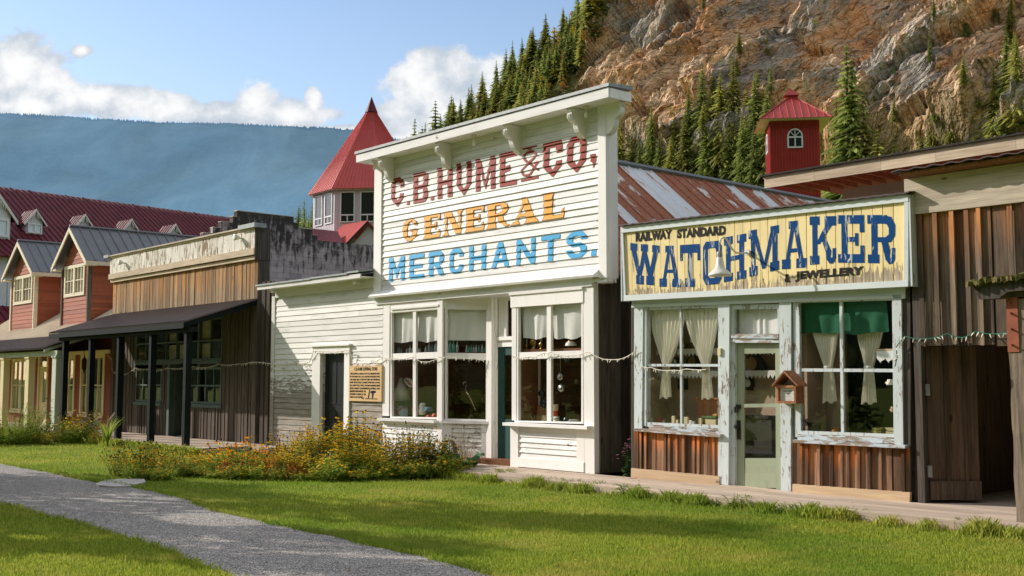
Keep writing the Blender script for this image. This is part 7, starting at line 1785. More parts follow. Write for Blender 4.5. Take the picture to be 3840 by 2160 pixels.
# park trees beyond the left edge: their shadows fall across lawn and path
g1, g2 = broadleaf(91, 8, 2.0, 3000, .31, .08), broadleaf(92, 8, 1.8, 2300, .31, .10)
for i, (x, y, h, gg) in enumerate(((-11.6,18.5,8.0,g1),(-10.8,16.0,5.0,g2),(-9.1,13.5,4.9,g1),(-11.0,14.2,4.2,g2),(-16.9,22.7,7.2,g1),(-13.2,16.6,7.2,g2),(-14.5,20.8,6.4,g2))):
    o = make_tree('park_tree', ['tallest narrow leafy park tree beyond the frame edge','slim leafy park tree closest to the path','small leafy park tree nearest the viewer','smallest leafy park tree on the near lawn','leafy park tree farthest away beside the red house lawn','leafy park tree between the tallest and the smallest one','leafy park tree behind the tallest one'][i], 'tree', gg[0], gg[1], M['green_leaf'], None)
    o.location = (x,y,0); s = h/8; o.scale = (s*1.05,s*1.05,s)
mb = MB(); vs = []; nx, ny = 60, 16
for j in range(ny+1):
    for i in range(nx+1):
        x = -700+1400*i/nx; t_ = j/ny; y = -70-420*t_; z = 330*t_**.8+18*noise.noise(Vector((x*.01,y*.01,0)))*min(1,t_*4); vs.append((x,y,z-1))
mb.add(vs, [(j*(nx+1)+i, (j+1)*(nx+1)+i, (j+1)*(nx+1)+i+1, j*(nx+1)+i+1) for j in range(ny) for i in range(nx)])
struct('unseen_hill', mb, plain('forested_hillside', (.045,.06,.025), 1, .5, .08), smooth=True)  # unseen hill behind the viewer, added so the shop glass reflects something dark
mb = MB(); vs = []; nx, ny = 50, 12
for j in range(ny+1):
    for i in range(nx+1):
        a = R(100+70*i/nx); t_ = j/ny; r0 = 190+200*t_; z = 70*t_**.7*(1+.25*noise.noise(Vector((a*6,t_,0))))+6*noise.noise(Vector((a*30,t_*3,4)))
        vs.append((math.cos(a)*r0*1.1-60, math.sin(a)*r0*.55-30, z-1))
        # unseen hill on the west, added to darken the window reflections
mb.add(vs, [(j*(nx+1)+i, j*(nx+1)+i+1, (j+1)*(nx+1)+i+1, (j+1)*(nx+1)+i) for j in range(ny) for i in range(nx)])
WH = mb
WH.v = []; 
vs = []
for j in range(ny+1):
    for i in range(nx+1):
        t_ = j/ny; y = -300+430*i/nx; x = -(150+abs(y-0)*.25)-170*t_; z = 66*t_**.7*(1+.25*noise.noise(Vector((y*.02,t_,0))))+5*noise.noise(Vector((y*.08,t_*3,4)))
        vs.append((x,y,z-1))
WH.v = vs
struct('unseen_west_hill', WH, plain('forested_hillside_west', (.035,.05,.022), 1, .5, .08), smooth=True)
# trees across the street behind the viewer, seen only as reflections in the shop windows
for i in range(16):
    x = -45+i*6.5+rnd.uniform(-2,2); y = -rnd.uniform(16,30)
    o = make_tree('fir_tree', 'tall fir across the lawn behind the viewer', 'fir tree', *protos['f%d'%(i%5)], M['fir'], 'firs behind the viewer') if i == 0 else copy_tree(back0)
    if i == 0: back0 = o
    o.location = (x,y,0); s = rnd.uniform(.9,1.4); o.scale = (s*1.6,s*1.6,s)
# ================================================================== lawn blades (one mesh of very many blades)
def lawn_mat():
    t = NT('lawn_blades'); r = t.attr(); n1 = t.noise(t.obj(), .8, 4, .6); n2 = t.noise(t.obj(), .25, 3, .5)
    c = t.mix(r, (.165,.245,.022), (.48,.51,.07)); c = t.mix(t.math('MULTIPLY', t.sm(n1, .47, .68), .6), c, (.56,.46,.12)); c = t.mix(t.math('MULTIPLY', t.sm(n2, .52, .40), .55), c, (.13,.25,.022))
    a = t.n('BsdfPrincipled', {'Base Color': c, 'Roughness': .6, 'Specular IOR Level': .2}).outputs[0]; b = t.n('BsdfTranslucent', {'Color': c}).outputs[0]
    return t.done(t.n('MixShader', {0: .45, 1: a, 2: b}).outputs[0])
M['lawn'] = lawn_mat()
rs = np.random.RandomState(3)
def poly_mask(X, Y, poly):
    c = np.zeros(len(X), bool); n = len(poly); j = n-1
    for i in range(n):
        xi, yi = poly[i]; xj, yj = poly[j]
        if yi != yj:
            c ^= ((yi > Y) != (yj > Y)) & (X < (xj-xi)*(Y-yi)/(yj-yi)+xi)
        j = i
    return c
Minv = np.array(STREET.I)
def street_uv(X, Y):
    return Minv[0,0]*X+Minv[0,1]*Y+Minv[0,3], Minv[1,0]*X+Minv[1,1]*Y+Minv[1,3]
# smoothed ragged path outline in world space, rocked by noise so grass spills over the edge
pathxy = [(p.x,p.y) for p in U_]+[(p.x,p.y) for p in L2]
def blades(name, X, Y, H, W, label, Z0=0.0, lean=.5):
    n = len(X); a = rs.rand(n)*2*np.pi; b = rs.rand(n)*2*np.pi; le = H*lean*rs.rand(n)
    co = np.empty((n,4,3), np.float32)
    co[:,0,0] = X-np.cos(a)*W/2; co[:,0,1] = Y-np.sin(a)*W/2; co[:,0,2] = Z0
    co[:,1,0] = X+np.cos(a)*W/2; co[:,1,1] = Y+np.sin(a)*W/2; co[:,1,2] = Z0
    co[:,2,0] = X+np.cos(b)*le*.35+np.cos(a)*W*.35; co[:,2,1] = Y+np.sin(b)*le*.35+np.sin(a)*W*.35; co[:,2,2] = Z0+H*.6
    co[:,3,0] = X+np.cos(b)*le; co[:,3,1] = Y+np.sin(b)*le; co[:,3,2] = Z0+H
    me = bpy.data.meshes.new(name); me.vertices.add(n*4); me.vertices.foreach_set('co', co.ravel())
    idx = (np.arange(n)*4)[:,None]+np.array([[0,1,2,0,2,3]]); 
    me.loops.add(n*6); me.loops.foreach_set('vertex_index', idx.ravel().astype(np.int32))
    me.polygons.add(n*2); me.polygons.foreach_set('loop_start', (np.arange(n*2)*3).astype(np.int32)); me.update(calc_edges=True)
    r = np.repeat(rs.rand(n),2).astype(np.float32); at = me.attributes.new('rnd','FLOAT','FACE'); at.data.foreach_set('value', r)
    me.materials.append(M['lawn']); o = bpy.data.objects.new(name, me); C.objects.link(o)
    return tag(o, label, 'grass', kind='stuff')
# sample the lawn: even in the view, thinning with distance
n = 430000
vx = rs.uniform(-160, 2740, n); vy = 1085+(1560-1085)*rs.rand(n)**1.15
rx = (vx*1.490683-CX)/FL; rb = (CY-vy*1.490683)/FL; dy = cP-rb*sP; dz = sP+rb*cP; tt = -EYE/dz
X = rx*tt; Y = dy*tt
su, sv = street_uv(X, Y)
edge = np.where((su > -3.6), -1.42, np.where(su > -10.9, -.6, -2.0))
keep = (tt > 0) & (sv < edge) & (Y < 40) & (Y > 3) & ~poly_mask(X, Y, pathxy)
X, Y = X[keep], Y[keep]
D = np.sqrt(X**2+Y**2)
H = (.020+.026*rs.rand(len(X)))*(1+.25*np.sin(X*1.7+Y*.9)*np.sin(Y*2.3)); W = .004+D*.00042
blades('lawn_grass', X, Y, H, W, 'short green lawn with yellowish patches on both sides of the path')
# taller edge grass along the boardwalk and path
n = 26000; u = rs.uniform(-3.3, 9.5, n); v = -1.42-np.abs(rs.randn(n))*.13; cl_n = np.sin(u*2.7)+np.sin(u*5.9+1)+np.sin(u*11.3)
ok = rs.rand(n) < np.clip(.45+.28*cl_n, .05, 1); u, v, cl_n = u[ok], v[ok], cl_n[ok]
Mw = np.array(STREET.M); X = Mw[0,0]*u+Mw[0,1]*v+Mw[0,3]; Y = Mw[1,0]*u+Mw[1,1]*v+Mw[1,3]
H = (.05+.09*rs.rand(len(X))**2)*np.clip(1.0+.25*cl_n,.5,1.7)
e1_ = blades('edge_grass', X, Y, H, .012+0*X, 'taller uncut grass along the boardwalk edge', lean=.7)
n = 16000; u = rs.uniform(-30, -10.5, n); v = -2.02-np.abs(rs.randn(n))*.16
X = Mw[0,0]*u+Mw[0,1]*v+Mw[0,3]; Y = Mw[1,0]*u+Mw[1,1]*v+Mw[1,3]; H = (.06+.16*rs.rand(n)**2); blades('edge_grass', X, Y, H, .016+0*X, 'taller grass along the porch in front of the dark building', lean=.7)
ex = []; 
for a, b in list(zip(U_, U_[1:])):
    if a.y < 30:
        for k in range(34): p = a.lerp(b, rs.rand()); ex.append((p.x+rs.randn()*.035, p.y+rs.randn()*.05+.02))
for a, b in list(zip(L2, L2[1:])):
    if a.y < 30:
        for k in range(26): p = a.lerp(b, rs.rand()); ex.append((p.x+rs.randn()*.03, p.y+rs.randn()*.035-.03))
ex = np.array(ex); blades('edge_grass', ex[:,0], ex[:,1], .03+.045*rs.rand(len(ex)), .009+0*ex[:,0], 'grass fringe spilling over the path edge', lean=1.2)

# ================================================================== plants
M['petal'] = leaf_mat('yellow_petals', (.80,.42,.015), (.95,.66,.04), .35)
M['petal_orange'] = leaf_mat('orange_petals', (.80,.27,.02), (.90,.45,.04), .35)
M['seed'] = plain('dark_seed_heads', (.030,.016,.008), .9)
M['herb'] = leaf_mat('herb_leaves', (.12,.20,.028), (.44,.52,.09), .45)
M['herb_yellow'] = leaf_mat('yellowing_leaves', (.16,.17,.03), (.42,.34,.07), .4)
M['herb_dark'] = leaf_mat('dark_leaves', (.03,.07,.02), (.10,.17,.04), .3)
M['cabbage'] = leaf_mat('blue_green_cabbage_leaves', (.05,.12,.07), (.14,.24,.13), .25)
M['red_leaf'] = leaf_mat('reddish_leaves', (.30,.07,.02), (.50,.20,.05), .35)
M['pink'] = leaf_mat('pink_petals', (.45,.10,.26), (.68,.25,.42), .3)
M['lilac'] = leaf_mat('pale_lilac_petals', (.50,.42,.55), (.70,.62,.72), .3)
M['dry_seed'] = leaf_mat('pale_dry_seed_fluff', (.30,.24,.16), (.55,.46,.32), .3)
def leafy(mb, g, p, n, size, spread, up=.3):
    for k in range(n):
        q = p+Vector((g.gauss(0,spread),g.gauss(0,spread),g.gauss(0,spread)))
        a = g.random()*6.28; d1 = Vector((math.cos(a),math.sin(a),g.uniform(-.5,.6))).normalized()*size*g.uniform(.6,1.3); d2 = d1.cross(Vector((0,0,1))).normalized()*size*g.uniform(.18,.32)
        mb.rnd(g.random()); mb.add([q, q+d1*.5+d2, q+d1, q+d1*.5-d2], [(0,1,2,3)])
def flower(pm, sm, g, p, r, petals=9, droop=.35):
    a0 = g.random()*6; tx, ty = g.uniform(-.4,.4), g.uniform(-.5,.1)
    pm.rnd(g.random())
    for k in range(petals):
        a = a0+k*2*math.pi/petals; c, s = math.cos(a), math.sin(a); w = r*.30
        def pt(f, o): v = Vector((c*r*f-s*o, s*r*f+c*o, -droop*r*f*f)); return p+Vector((v.x, v.y, v.z+v.x*tx+v.y*ty))
        pm.add([pt(.15,0), pt(.6,w), pt(1,0), pt(.6,-w)], [(0,1,2,3)])
    sm.lathe(tuple(p), [(r*.24,-r*.05),(r*.26,r*.12),(r*.14,r*.32),(.0005,r*.38)], 6)
def clump(name, label, cat, group, seed, h=.7, r=.3, stems=34, fl=.7, heads=.25, leaf='herb', petal='petal', leafn=9, fr=.032, leafsize=.07, lo=.05, sd='seed'):
    g = random.Random(seed); st = MB(); lf = MB(); pm = MB(); sm = MB()
    for i in range(stems):
        a = g.random()*6.28; rr = r*math.sqrt(g.random()); b = Vector((math.cos(a)*rr*.55, math.sin(a)*rr*.55, 0)); hh = h*g.uniform(.55,1.05)*(1-.25*(rr/r)**2)
        t = Vector((math.cos(a)*rr*1.15+g.gauss(0,.03), math.sin(a)*rr*1.15+g.gauss(0,.03), hh)); mid = b.lerp(t,.5)+Vector((g.gauss(0,.02),g.gauss(0,.02),.04))
        st.rnd(g.random()); st.tube([b,mid,t], [.0045,.0035,.0025], 3, False)
        for k in range(leafn):
            f = g.uniform(lo,.92); leafy(lf, g, b.lerp(t,f), 1, leafsize*(1.25-f*.7), .018)
        e = g.random()
        if e < fl: flower(pm, sm, g, t, fr*g.uniform(.8,1.2)); 
        elif e < fl+heads: sm.lathe(tuple(t), [(.008,-.008),(.013,.0),(.011,.012),(.002,.018)], 6)
        if fl and g.random() < .85:
            t2 = b.lerp(t, g.uniform(.6,.85))+Vector((g.gauss(0,.06),g.gauss(0,.06),.03)); flower(pm, sm, g, t2, fr*g.uniform(.7,1.1))
    o = thing(name, label, cat, None, (0,0,0), group)
    st.build('stems', M[leaf], o)['kind'] = 'stuff'; lf.build('leaves', M[leaf], o)['kind'] = 'stuff'
    if pm.v: pm.build('flower_heads', M[petal], o)['kind'] = 'stuff'
    if sm.v: sm.build('seed_heads', M[sd], o)['kind'] = 'stuff'
    return o
def scatter(protos_, spots, labels=None):
    used_ = set(); out = []
    for i, s in enumerate(spots):
        k = i % len(protos_); o = protos_[k] if k not in used_ else copy_tree(protos_[k]); used_.add(k)
        p = ground('V', (s[0], s[1])); o.location = p; o.rotation_euler = (0,0,random.random()*6.28); sc_ = s[2]*random.uniform(.65,1.3); o.scale = (sc_,sc_,sc_*random.uniform(.85,1.25))
        if labels: o['label'] = labels if isinstance(labels,str) else labels[i]
        out.append(o)
    return out
LBY = 'yellow coneflower clump in the bed in front of the annex door'
ye = [clump('coneflower_clump', LBY, 'flowers', 'yellow coneflowers in the bed', 100+i, .85, .34, 60, .82, .15, fr=.043, leafn=16, leafsize=.085) for i in range(3)]
scatter(ye, [(735,1192,.75),(765,1184,.85),(795,1176,.95),(825,1180,1.0),(855,1172,1.08),(880,1182,.95),(905,1176,.95),(930,1184,.9),(950,1180,.9),(815,1198,.7),(850,1202,.72),(890,1202,.72),(925,1204,.7),(770,1204,.62),(725,1202,.55),(965,1196,.7),(745,1176,.75),(700,1200,.5)], LBY)
LBL = 'low coneflower clump with orange-yellow flowers at the left end of the bed'
lo_ = [clump('low_coneflower_clump', LBL, 'flowers', 'low orange-yellow coneflowers', 200+i, .5, .4, 34, .6, .3, leafn=14, leafsize=.085, leaf='herb_yellow' if i == 2 else 'herb', petal='petal' if i != 1 else 'petal_orange', fr=.042) for i in range(3)]
scatter(lo_, [(560,1190,.9),(600,1195,.95),(640,1190,1.0),(680,1198,1.0),(715,1188,1.1),(585,1172,.75),(630,1170,.75),(670,1172,.85),(700,1168,.9),(480,1182,.6),(520,1188,.7),(500,1165,.5),(545,1170,.55)], LBL)
LBR = 'low rusty orange-leaved clump among the coneflowers'
rr_ = [clump('rusty_leaf_clump', LBR, 'plant', 'rusty-leaved plants in the flower bed', 250+i, .42, .32, 34, .12, .3, leaf='red_leaf', petal='petal_orange', leafn=10, leafsize=.08) for i in range(1)]
scatter(rr_, [(690,1202,.8),(612,1200,.7),(668,1204,.8),(735,1206,.7),(955,1204,.6),(575,1202,.6),(790,1207,.55)], LBR)
LGR = 'fresh green leafy clump at the front edge of the flower bed'
gg_ = [clump('green_leaf_clump', LGR, 'plant', 'green leafy plants edging the flower bed', 260+i, .36, .34, 40, .05, .1, leaf='herb', leafn=15, leafsize=.1, lo=.05) for i in range(2)]
scatter(gg_, [(455,1200,.8),(500,1200,.7),(545,1203,.75),(590,1206,.7),(640,1206,.7),(705,1208,.75),(760,1210,.8),(830,1209,.85),(870,1210,.85),(910,1209,.85),(945,1207,.9),(985,1203,1.0),(1015,1205,1.0),(1060,1204,1.0),(1100,1200,1.0),(1140,1198,.9),(470,1182,.6),(410,1208,.7),(350,1207,.7),(560,1180,.6)], LGR)
LBD = 'dark leafy clump with black seed heads beside the stone slab'
dk = [clump('seedhead_clump', LBD, 'plant', 'dark seed-head plants', 300+i, .62, .36, 40, .03, .9, leaf='herb' if i else 'herb_yellow', leafn=8) for i in range(2)]
scatter(dk, [(300,1196,.7),(330,1202,.85),(365,1200,.9),(400,1196,.95),(435,1194,.8),(350,1185,.8),(385,1180,.85),(420,1178,.75)], LBD)
tb = clump('tall_coneflower_bush', 'tall leafy bush with black seed heads and few yellow flowers below the bay window', 'bush', None, 401, .95, .5, 80, .14, .5, leaf='herb_yellow', leafn=20, fr=.045, leafsize=.11)
tb.location = ground('V',(1035,1196)); 
tb2 = clump('tall_coneflower_bush', 'second seed-head bush, beside the rusty iron wheel', 'bush', None, 402, .85, .42, 64, .18, .45, leaf='herb', leafn=20, fr=.045, leafsize=.11); tb2.location = ground('V',(1085,1194))
tb3 = clump('tall_coneflower_bush', 'seed-head bush left of the tall one, right of the yellow coneflowers', 'bush', None, 403, .8, .35, 50, .12, .5, leaf='herb', leafn=18, fr=.04, leafsize=.10); tb3.location = ground('V',(992,1192))
dkg = clump('dark_shrub', 'low dark green shrub between the seed-head bush and the iron wheel', 'shrub', None, 404, .55, .3, 40, 0, 0, leaf='herb_dark', leafn=16, leafsize=.1, lo=.1); dkg.location = ground('V',(1122,1190))
gr_ = clump('dry_flowered_shrub', 'pale dry seed-fluff shrub in front of the slanted store base panel', 'shrub', None, 405, .85, .24, 34, 0, .1, leaf='dry_seed', leafn=12, leafsize=.05, lo=.5); gr_.location = ground('V',(1165,1180))
sp1 = clump('golden_sapling', 'thin golden-leaved sapling at the left door frame of the annex', 'plant', None, 406, 1.3, .10, 5, 0, 0, leaf='petal', leafn=16, leafsize=.09, lo=.15); sp1.location = ground('V',(776,1172))
sp2 = clump('orange_sapling', 'small orange-leaved plant before the worn annex siding', 'plant', None, 407, .7, .12, 6, 0, 0, leaf='red_leaf', leafn=8, leafsize=.08, lo=.5); sp2.location = ground('V',(702,1160))
# big cabbage-like leaves
g = random.Random(9); mb = MB()
for k in range(11):
    a = g.uniform(-3.4,.4) if k < 8 else g.random()*6.28; L = g.uniform(.22,.36); el_ = g.uniform(.15,.9); n_ = 6; vs = []; c, s = math.cos(a), math.sin(a)
    for i in range(n_+1):
        f = i/n_; w = .10*math.sin(min(1,f*.9+.08)*math.pi)**.7*(1+.2*math.sin(i*5)); ce = Vector((c*L*f, s*L*f, .05+L*el_*math.sin(f*1.9)))
        vs += [ce+Vector((-s*w,c*w,.03*math.sin(i*2.1)+.02)), ce-Vector((0,0,.015)), ce+Vector((s*w,-c*w,.03*math.cos(i*2.3)+.02))]
    mb.rnd(g.random()); mb.add(vs, [(i*3+q_, i*3+q_+1, (i+1)*3+q_+1, (i+1)*3+q_) for i in range(n_) for q_ in (0,1)])
cb = thing('cabbage_plant', 'plant with broad blue-green leaves on the lawn edge below the iron wheel', 'plant'); mb.build('broad_leaves', M['cabbage'], cb, smooth=True); cb.location = ground('V',(1172,1188)); cb.scale = (1.25,1.25,1.15)
# iron wheel
wc = ground('V',(1130,1182)); wc.z = .27
mb = MB(); vs = []; n = 36; Rw = .30
for k in range(n):
    a = 2*math.pi*k/n
    for r_, y in ((Rw,-.04),(Rw,.04),(Rw-.014,.04),(Rw-.014,-.04)): vs.append((math.cos(a)*r_, y, math.sin(a)*r_))
mb.add(vs, [(k*4+j, k*4+(j+1)%4, ((k+1)%n)*4+(j+1)%4, ((k+1)%n)*4+j) for k in range(n) for j in range(4)])
wh = thing('iron_wheel', 'rusty iron wheel half hidden among plants below the slanted shop window', 'wheel'); mb.build('rim', plain('rusted_iron', (.13,.07,.05), .8, .25), wh)
mb = MB(); mb.lathe((0,-.05,0), [(.04,-.03),(.05,.0),(.04,.1)], 10, 'y')
for k in range(8): a = k*math.pi/4; mb.tube([(0,0,0),(math.cos(a)*(Rw-.01),0,math.sin(a)*(Rw-.01))], .008, 4)
mb.build('spokes', plain('rusted_spokes', (.10,.055,.04), .8, .25), wh); wh.location = wc; wh.rotation_euler = (0,0,R(-62))
# weeds along the boardwalk edge
LW = 'low green weed tuft at the boardwalk edge in front of the shops'
wd_ = [clump('weed_tuft', LW, 'weed', 'weeds at the boardwalk edge', 500+i, .17, .17, 22, 0, .0, leaf='herb', leafn=12, leafsize=.06, lo=.0) for i in range(3)]
scatter(wd_, [(1215,1196,.9),(1245,1206,1.1),(1275,1204,1.2),(1300,1212,1.2),(1330,1214,1.0),(1390,1222,.8),(1440,1228,.8),(1500,1236,.9),(1590,1248,1.0),(1622,1252,1.0),(1660,1256,.8),(1745,1264,.8),(1800,1272,.9),(1850,1278,1.0),(1915,1284,.9),(1990,1292,.8),(2080,1300,.8),(2140,1306,.9),(2230,1312,.7),(2330,1322,.7),(2440,1332,.8),(2540,1340,.8)], LW)
# left garden
lg = clump('round_bush', 'rounded leafy green bush at the left edge in front of the red house porch', 'bush', None, 601, 1.05, .75, 120, 0, 0, leaf='herb', leafn=16, leafsize=.11, lo=.0); lg.location = ground('V',(42,1117)); lg.scale = (1.2,1.2,1.12)
lt = clump('tall_stem_plant', 'tall single-stemmed plant with paired leaves before the red house door', 'plant', None, 602, 1.55, .06, 3, 0, 0, leaf='herb_dark', leafn=26, leafsize=.17, lo=.1); lt.location = ground('V',(122,1112))
LG = 'yellow-green mixed flower clump by the porch of the red house'
lm_ = [clump('garden_clump', LG, 'flowers', 'mixed plants by the red house porch', 610+i, .6, .42, 60, .18, .2, leaf=['herb_yellow','herb'][i], leafn=12, leafsize=.09) for i in range(2)]
scatter(lm_, [(150,1112,1.25),(178,1114,1.15),(200,1108,1.05),(222,1112,.95),(112,1118,.8),(90,1110,.9),(250,1118,.9),(-40,1122,1.2)], LG)
lp_ = clump('lilac_aster_clump', 'pale lilac aster clump beside the dark awning posts', 'flowers', None, 620, .75, .3, 46, .8, 0, leaf='herb', petal='lilac', leafn=6, fr=.04, sd='seed'); lp_.location = ground('V',(232,1110))
# sword-leaved plant
g = random.Random(33); mb = MB()
for k in range(60):
    a = g.random()*6.28; L = g.uniform(.5,.95); sp = g.uniform(.15,.6); w = .018; c, s = math.cos(a), math.sin(a); vs = []
    for i in range(5): f = i/4; ce = Vector((c*sp*f*f*1.1, s*sp*f*f*1.1, L*f*(1-.18*f*sp*2))); ww = w*(1-f)**.6; vs += [ce+Vector((-s*ww,c*ww,0)), ce+Vector((s*ww,-c*ww,0))]
    mb.rnd(g.random()); mb.add(vs, [(2*i,2*i+1,2*i+3,2*i+2) for i in range(4)])
sw = thing('sword_leaf_plant', 'sword-leaved green plant at the foot of the awning posts', 'plant'); mb.build('sword_leaves', M['herb'], sw); sw.location = ground('V',(270,1124))
pk = clump('pink_flowered_plant', 'dark plant with pink flowers in the gap between store and watchmaker shop', 'flowers', None, 630, .72, .14, 16, .7, 0, leaf='herb_dark', petal='pink', leafn=12, fr=.04, leafsize=.09); pk.location = STREET.w(.55,.25,.1)
# fallen leaves on the lawn
mb = MB(); g = random.Random(8)
for k in range(70):
    p = ground('V',(g.uniform(0,2500), g.uniform(1180,1449)))
    if STREET.I @ p and (STREET.I @ p).y > -1.5: continue
    a = g.random()*6; s_ = g.uniform(.012,.028); z = .045 if not in_poly(p.x,p.y,path_poly) else .012; mb.rnd(g.random())
    mb.add([(p.x+math.cos(a)*s_,p.y+math.sin(a)*s_,z),(p.x-math.sin(a)*s_*.7,p.y+math.cos(a)*s_*.7,z+.01),(p.x-math.cos(a)*s_,p.y-math.sin(a)*s_,z),(p.x+math.sin(a)*s_*.7,p.y-math.cos(a)*s_*.7,z+.008)], [(0,1,2,3)])
tag(mb.build('fallen_leaves', M['yellow_leaf']), 'scattered yellow fallen leaves on lawn and path', 'leaves', kind='stuff')

# ================================================================== string lights
def string_lights(label, pts, m, bulb_m, n_per=.085, sag=.06, seed=1, drop=.06):
    """pts: street coordinates of the hooks"""
    g = random.Random(seed); wire = []; 
    for a, b in zip(pts, pts[1:]):
        a, b = Vector(a), Vector(b); k = max(3, int((b-a).length/.1))
        for i in range(k):
            f = i/k; s_ = sag*min(1,(b-a).length)*4*f*(1-f); wire.append(a.lerp(b,f)-Vector((0,0,s_))+Vector((0,g.uniform(-.008,.0),g.uniform(-.008,.008))))
    wire.append(Vector(pts[-1]))
    mid = wire[len(wire)//2]; o = thing('string_lights', label, 'string lights', STREET, tuple(mid), 'fairy light strings along the street')
    mb = MB(); mb.tube(wire, .008, 4); mb.build('wire', m, o)
    mb = MB(); acc = 0
    for a, b in zip(wire, wire[1:]):
        acc += (b-a).length
        while acc > n_per:
            acc -= n_per; p = a.lerp(b, g.random()); d = Vector((g.gauss(0,.5), -abs(g.gauss(0,.4)), -abs(g.gauss(.8,.4)))).normalized()*drop
            mb.tube([p, p+d*.5, p+d], [.008,.009,.003], 4)
    mb.build('bulbs', bulb_m, o)['kind'] = 'stuff'; return o
def sp3(c, p, d=-.06): a = PS.pt(c, p, d); return (a[0], d, a[1])
string_lights('white fairy lights looping along the dark building under the awning', [sp3('B',(1075,395)), sp3('B',(1125,440)), sp3('B',(1130,565)), sp3('B',(1195,585),-.1), sp3('B',(1255,600)), sp3('B',(1370,535)), sp3('B',(1505,545)), sp3('B',(1590,560)), sp3('B',(1680,535)), sp3('B',(1860,530)), sp3('B',(1945,520)), sp3('B',(2060,530)), sp3('B',(2200,495)), sp3('B',(2400,495)), sp3('5',(0,815)), sp3('5',(60,818))], M['wire_white'], M['wire_white'], sag=.03, seed=1)
string_lights('white fairy lights on the annex siding around the door head', [sp3('5',(60,818)), sp3('5',(130,828)), sp3('5',(250,820)), sp3('5',(340,820)), sp3('5',(365,750),-.1), sp3('5',(585,745),-.1), sp3('5',(600,820)), sp3('5',(700,825)), sp3('E',(100,755))], M['wire_white'], M['wire_white'], sag=.03, seed=2)
string_lights('white fairy lights across the left display window and slanted pane', [sp3('E',(100,755)), sp3('E',(205,760)), sp3('E',(410,745)), sp3('E',(480,795)), sp3('E',(560,800)), sp3('E',(665,748))]+[PA.to3(*PA.pt('E',p,-.05),-.05) for p in ((740,745),(900,760),(1000,765),(1140,775))], M['wire_white'], M['wire_white'], sag=.04, seed=3)
string_lights('white fairy lights across the right display window and over to the watchmaker shop', [sp3('E',(1410,740)), sp3('E',(1560,745)), sp3('E',(1720,710)), sp3('E',(1790,700)), sp3('E',(2170,695)), sp3('3',(0,482)), sp3('3',(140,425))], M['wire_white'], M['wire_white'], sag=.07, seed=4)
string_lights('white fairy lights hanging down the left post of the watchmaker shop', [sp3('3',(140,425)), sp3('3',(165,440)), sp3('3',(158,520)), sp3('3',(230,530)), sp3('3',(340,545)), sp3('3',(440,540)), sp3('3',(560,540))], M['wire_white'], M['wire_white'], sag=.04, seed=5)
string_lights('green wired fairy lights from the watchmaker shop across the barn doorway', [sp3('3',(1700,525)), sp3('3',(1715,470)), sp3('3',(1710,400)), sp3('3',(1760,340)), sp3('R',(250,768)), sp3('R',(330,748)), sp3('R',(380,765)), sp3('R',(430,742)), sp3('R',(500,748)), sp3('R',(548,740),-.3), (8.3,-.4,2.3)], M['wire_green'], M['wire_white'], sag=.05, seed=6)
# ================================================================== sky, sun, view
SUN = Vector((-2.074, .838, 1.15)).normalized()       # towards the sun
el = math.asin(SUN.z)
wd = bpy.data.worlds.new('World'); sc.world = wd; wd.use_nodes = True
nt = wd.node_tree; nt.nodes.clear()
def wn(typ, ins=None, **at):
    x = nt.nodes.new('ShaderNode'+typ)
    for k, v in at.items(): setattr(x, k, v)
    for k, v in (ins or {}).items():
        if isinstance(v, bpy.types.NodeSocket): nt.links.new(v, x.inputs[k])
        else: x.inputs[k].default_value = v
    return x
def wm_(op, a, b=0.0, c=None, clamp=False):
    ins = {0: a, 1: b}
    if c is not None: ins[2] = c
    return wn('Math', ins, operation=op, use_clamp=clamp).outputs[0]
sky = wn('TexSky', sky_type='NISHITA', sun_disc=False, sun_elevation=el, sun_rotation=math.atan2(SUN.x, SUN.y), altitude=500, air_density=1.0, dust_density=.6, ozone_density=1.4)
tc = wn('TexCoord').outputs['Generated']
sp = wn('SeparateXYZ', {'Vector': tc}).outputs
az = wm_('DIVIDE', sp[0], wm_('MAXIMUM', sp[1], .05)); elv = wm_('DIVIDE', sp[2], wm_('MAXIMUM', sp[1], .05))
fb = wn('TexNoise', {'Vector': wn('CombineXYZ', {'X': az, 'Y': wm_('MULTIPLY', elv, 1.25), 'Z': 3.1}).outputs[0], 'Scale': 26.0, 'Detail': 9.0, 'Roughness': .60, 'Distortion': .25}).outputs['Fac']
fb2 = wn('TexNoise', {'Vector': wn('CombineXYZ', {'X': az, 'Y': elv, 'Z': 9.1}).outputs[0], 'Scale': 20.0, 'Detail': 6.0, 'Roughness': .6}).outputs['Fac']
# cumulus heaps: azimuth tangent, elevation tangent, radii
def cl_(x, y, rx, ry): a = ray('V', (x,y)); return (a.x/a.y, a.z/a.y, rx/2800, ry/2800)
blobs = [cl_(40,175,130,90), cl_(120,215,110,50), cl_(-80,200,150,130), cl_(215,245,150,42), cl_(330,255,120,42), cl_(440,275,110,38), cl_(560,285,110,40), cl_(640,262,62,62), cl_(735,290,120,42), cl_(790,262,28,42), cl_(30,265,200,40),
         cl_(205,128,28,16), cl_(1075,225,105,105), cl_(1150,180,55,60), cl_(1010,290,75,55), cl_(1120,290,120,60), cl_(1240,260,90,120), cl_(1300,330,120,60), cl_(880,330,120,18), cl_(1030,350,90,25)]
f = None
for bx, by, rx, ry in blobs:
    dx = wm_('DIVIDE', wm_('SUBTRACT', az, bx), rx); dy = wm_('DIVIDE', wm_('SUBTRACT', elv, by), ry)
    e = wm_('SUBTRACT', 1.0, wm_('SQRT', wm_('ADD', wm_('MULTIPLY', dx, dx), wm_('MULTIPLY', dy, dy))))
    f = e if f is None else wm_('SMOOTH_MAX', f, e, .25)
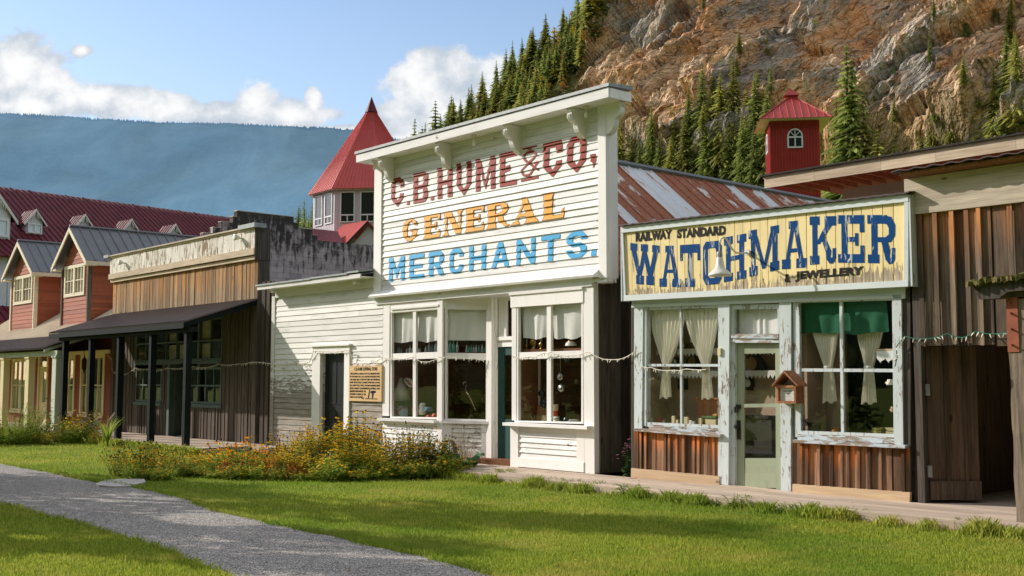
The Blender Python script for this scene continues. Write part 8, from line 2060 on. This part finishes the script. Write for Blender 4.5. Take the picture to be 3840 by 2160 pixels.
ff = wm_('ADD', f, wm_('MULTIPLY', wm_('SUBTRACT', fb, .5), 1.9))
mask = wn('MapRange', {'Value': ff, 'From Min': -.20, 'From Max': .16}, interpolation_type='SMOOTHSTEP').outputs['Result']
wisp = wn('MapRange', {'Value': wm_('ADD', wm_('MULTIPLY', f, .25), wm_('MULTIPLY', wm_('SUBTRACT', fb2, .62), 2.2)), 'From Min': -.05, 'From Max': .45, 'To Max': .35}, interpolation_type='SMOOTHSTEP').outputs['Result']
shade = wn('MapRange', {'Value': wm_('ADD', fb2, wm_('MULTIPLY', ff, .22)), 'From Min': .40, 'From Max': .78}, interpolation_type='SMOOTHSTEP').outputs['Result']
ccol = wn('MixRGB', {'Fac': shade, 'Color1': (3.7,4.2,4.8,1), 'Color2': (6.7,6.7,6.7,1)}).outputs[0]
hz = wn('MapRange', {'Value': elv, 'From Min': .10, 'From Max': .36, 'To Min': 1.0, 'To Max': 0.0}).outputs['Result']
skyc = wn('MixRGB', {'Fac': 1.0, 'Color1': sky.outputs[0], 'Color2': (1.33,1.27,1.24,1)}, blend_type='MULTIPLY').outputs[0]
skyc = wn('MixRGB', {'Fac': wm_('MULTIPLY', hz, .30), 'Color1': skyc, 'Color2': (4.4,5.1,5.5,1)}).outputs[0]
# bright broken cloud added over the unseen rest of the sky as fill light
ob = wn('TexNoise', {'Vector': tc, 'Scale': 2.6, 'Detail': 7.0, 'Roughness': .6}).outputs['Fac']
front = wm_('MULTIPLY', wn('MapRange', {'Value': sp[1], 'From Min': .45, 'From Max': .75}).outputs['Result'], wn('MapRange', {'Value': elv, 'From Min': .75, 'From Max': .50}).outputs['Result'])
rest = wm_('MULTIPLY', wn('MapRange', {'Value': ob, 'From Min': .38, 'From Max': .54}, interpolation_type='SMOOTHSTEP').outputs['Result'], wm_('MULTIPLY', wm_('SUBTRACT', 1.0, front), .85))
rest = wm_('MULTIPLY', rest, wn('MapRange', {'Value': sp[2], 'From Min': .12, 'From Max': .35}).outputs['Result'])
ccol = wn('MixRGB', {'Fac': rest, 'Color1': ccol, 'Color2': (8.4,8.2,8.1,1)}).outputs[0]
tot = wn('MixRGB', {'Fac': wm_('MAXIMUM', wm_('MAXIMUM', mask, wisp), rest), 'Color1': skyc, 'Color2': ccol}).outputs[0]
bg = wn('Background', {'Color': tot, 'Strength': .15})
nt.links.new(bg.outputs[0], wn('OutputWorld').inputs[0])
sd = bpy.data.lights.new('sun','SUN'); so = bpy.data.objects.new('sun', sd); C.objects.link(so)
sd.energy = 5.0; sd.angle = R(.53); sd.color = (1.0,.92,.84)
so.rotation_euler = SUN.to_track_quat('Z','Y').to_euler(); so.location = SUN*50
sc.view_settings.view_transform = 'Standard'; sc.view_settings.look = 'None'; sc.view_settings.exposure = 0; sc.view_settings.gamma = 1
sc.cycles.max_bounces = 6; sc.cycles.diffuse_bounces = 3; sc.cycles.glossy_bounces = 2; sc.cycles.transparent_max_bounces = 12; sc.cycles.transmission_bounces = 4
sc.cycles.sample_clamp_indirect = 6
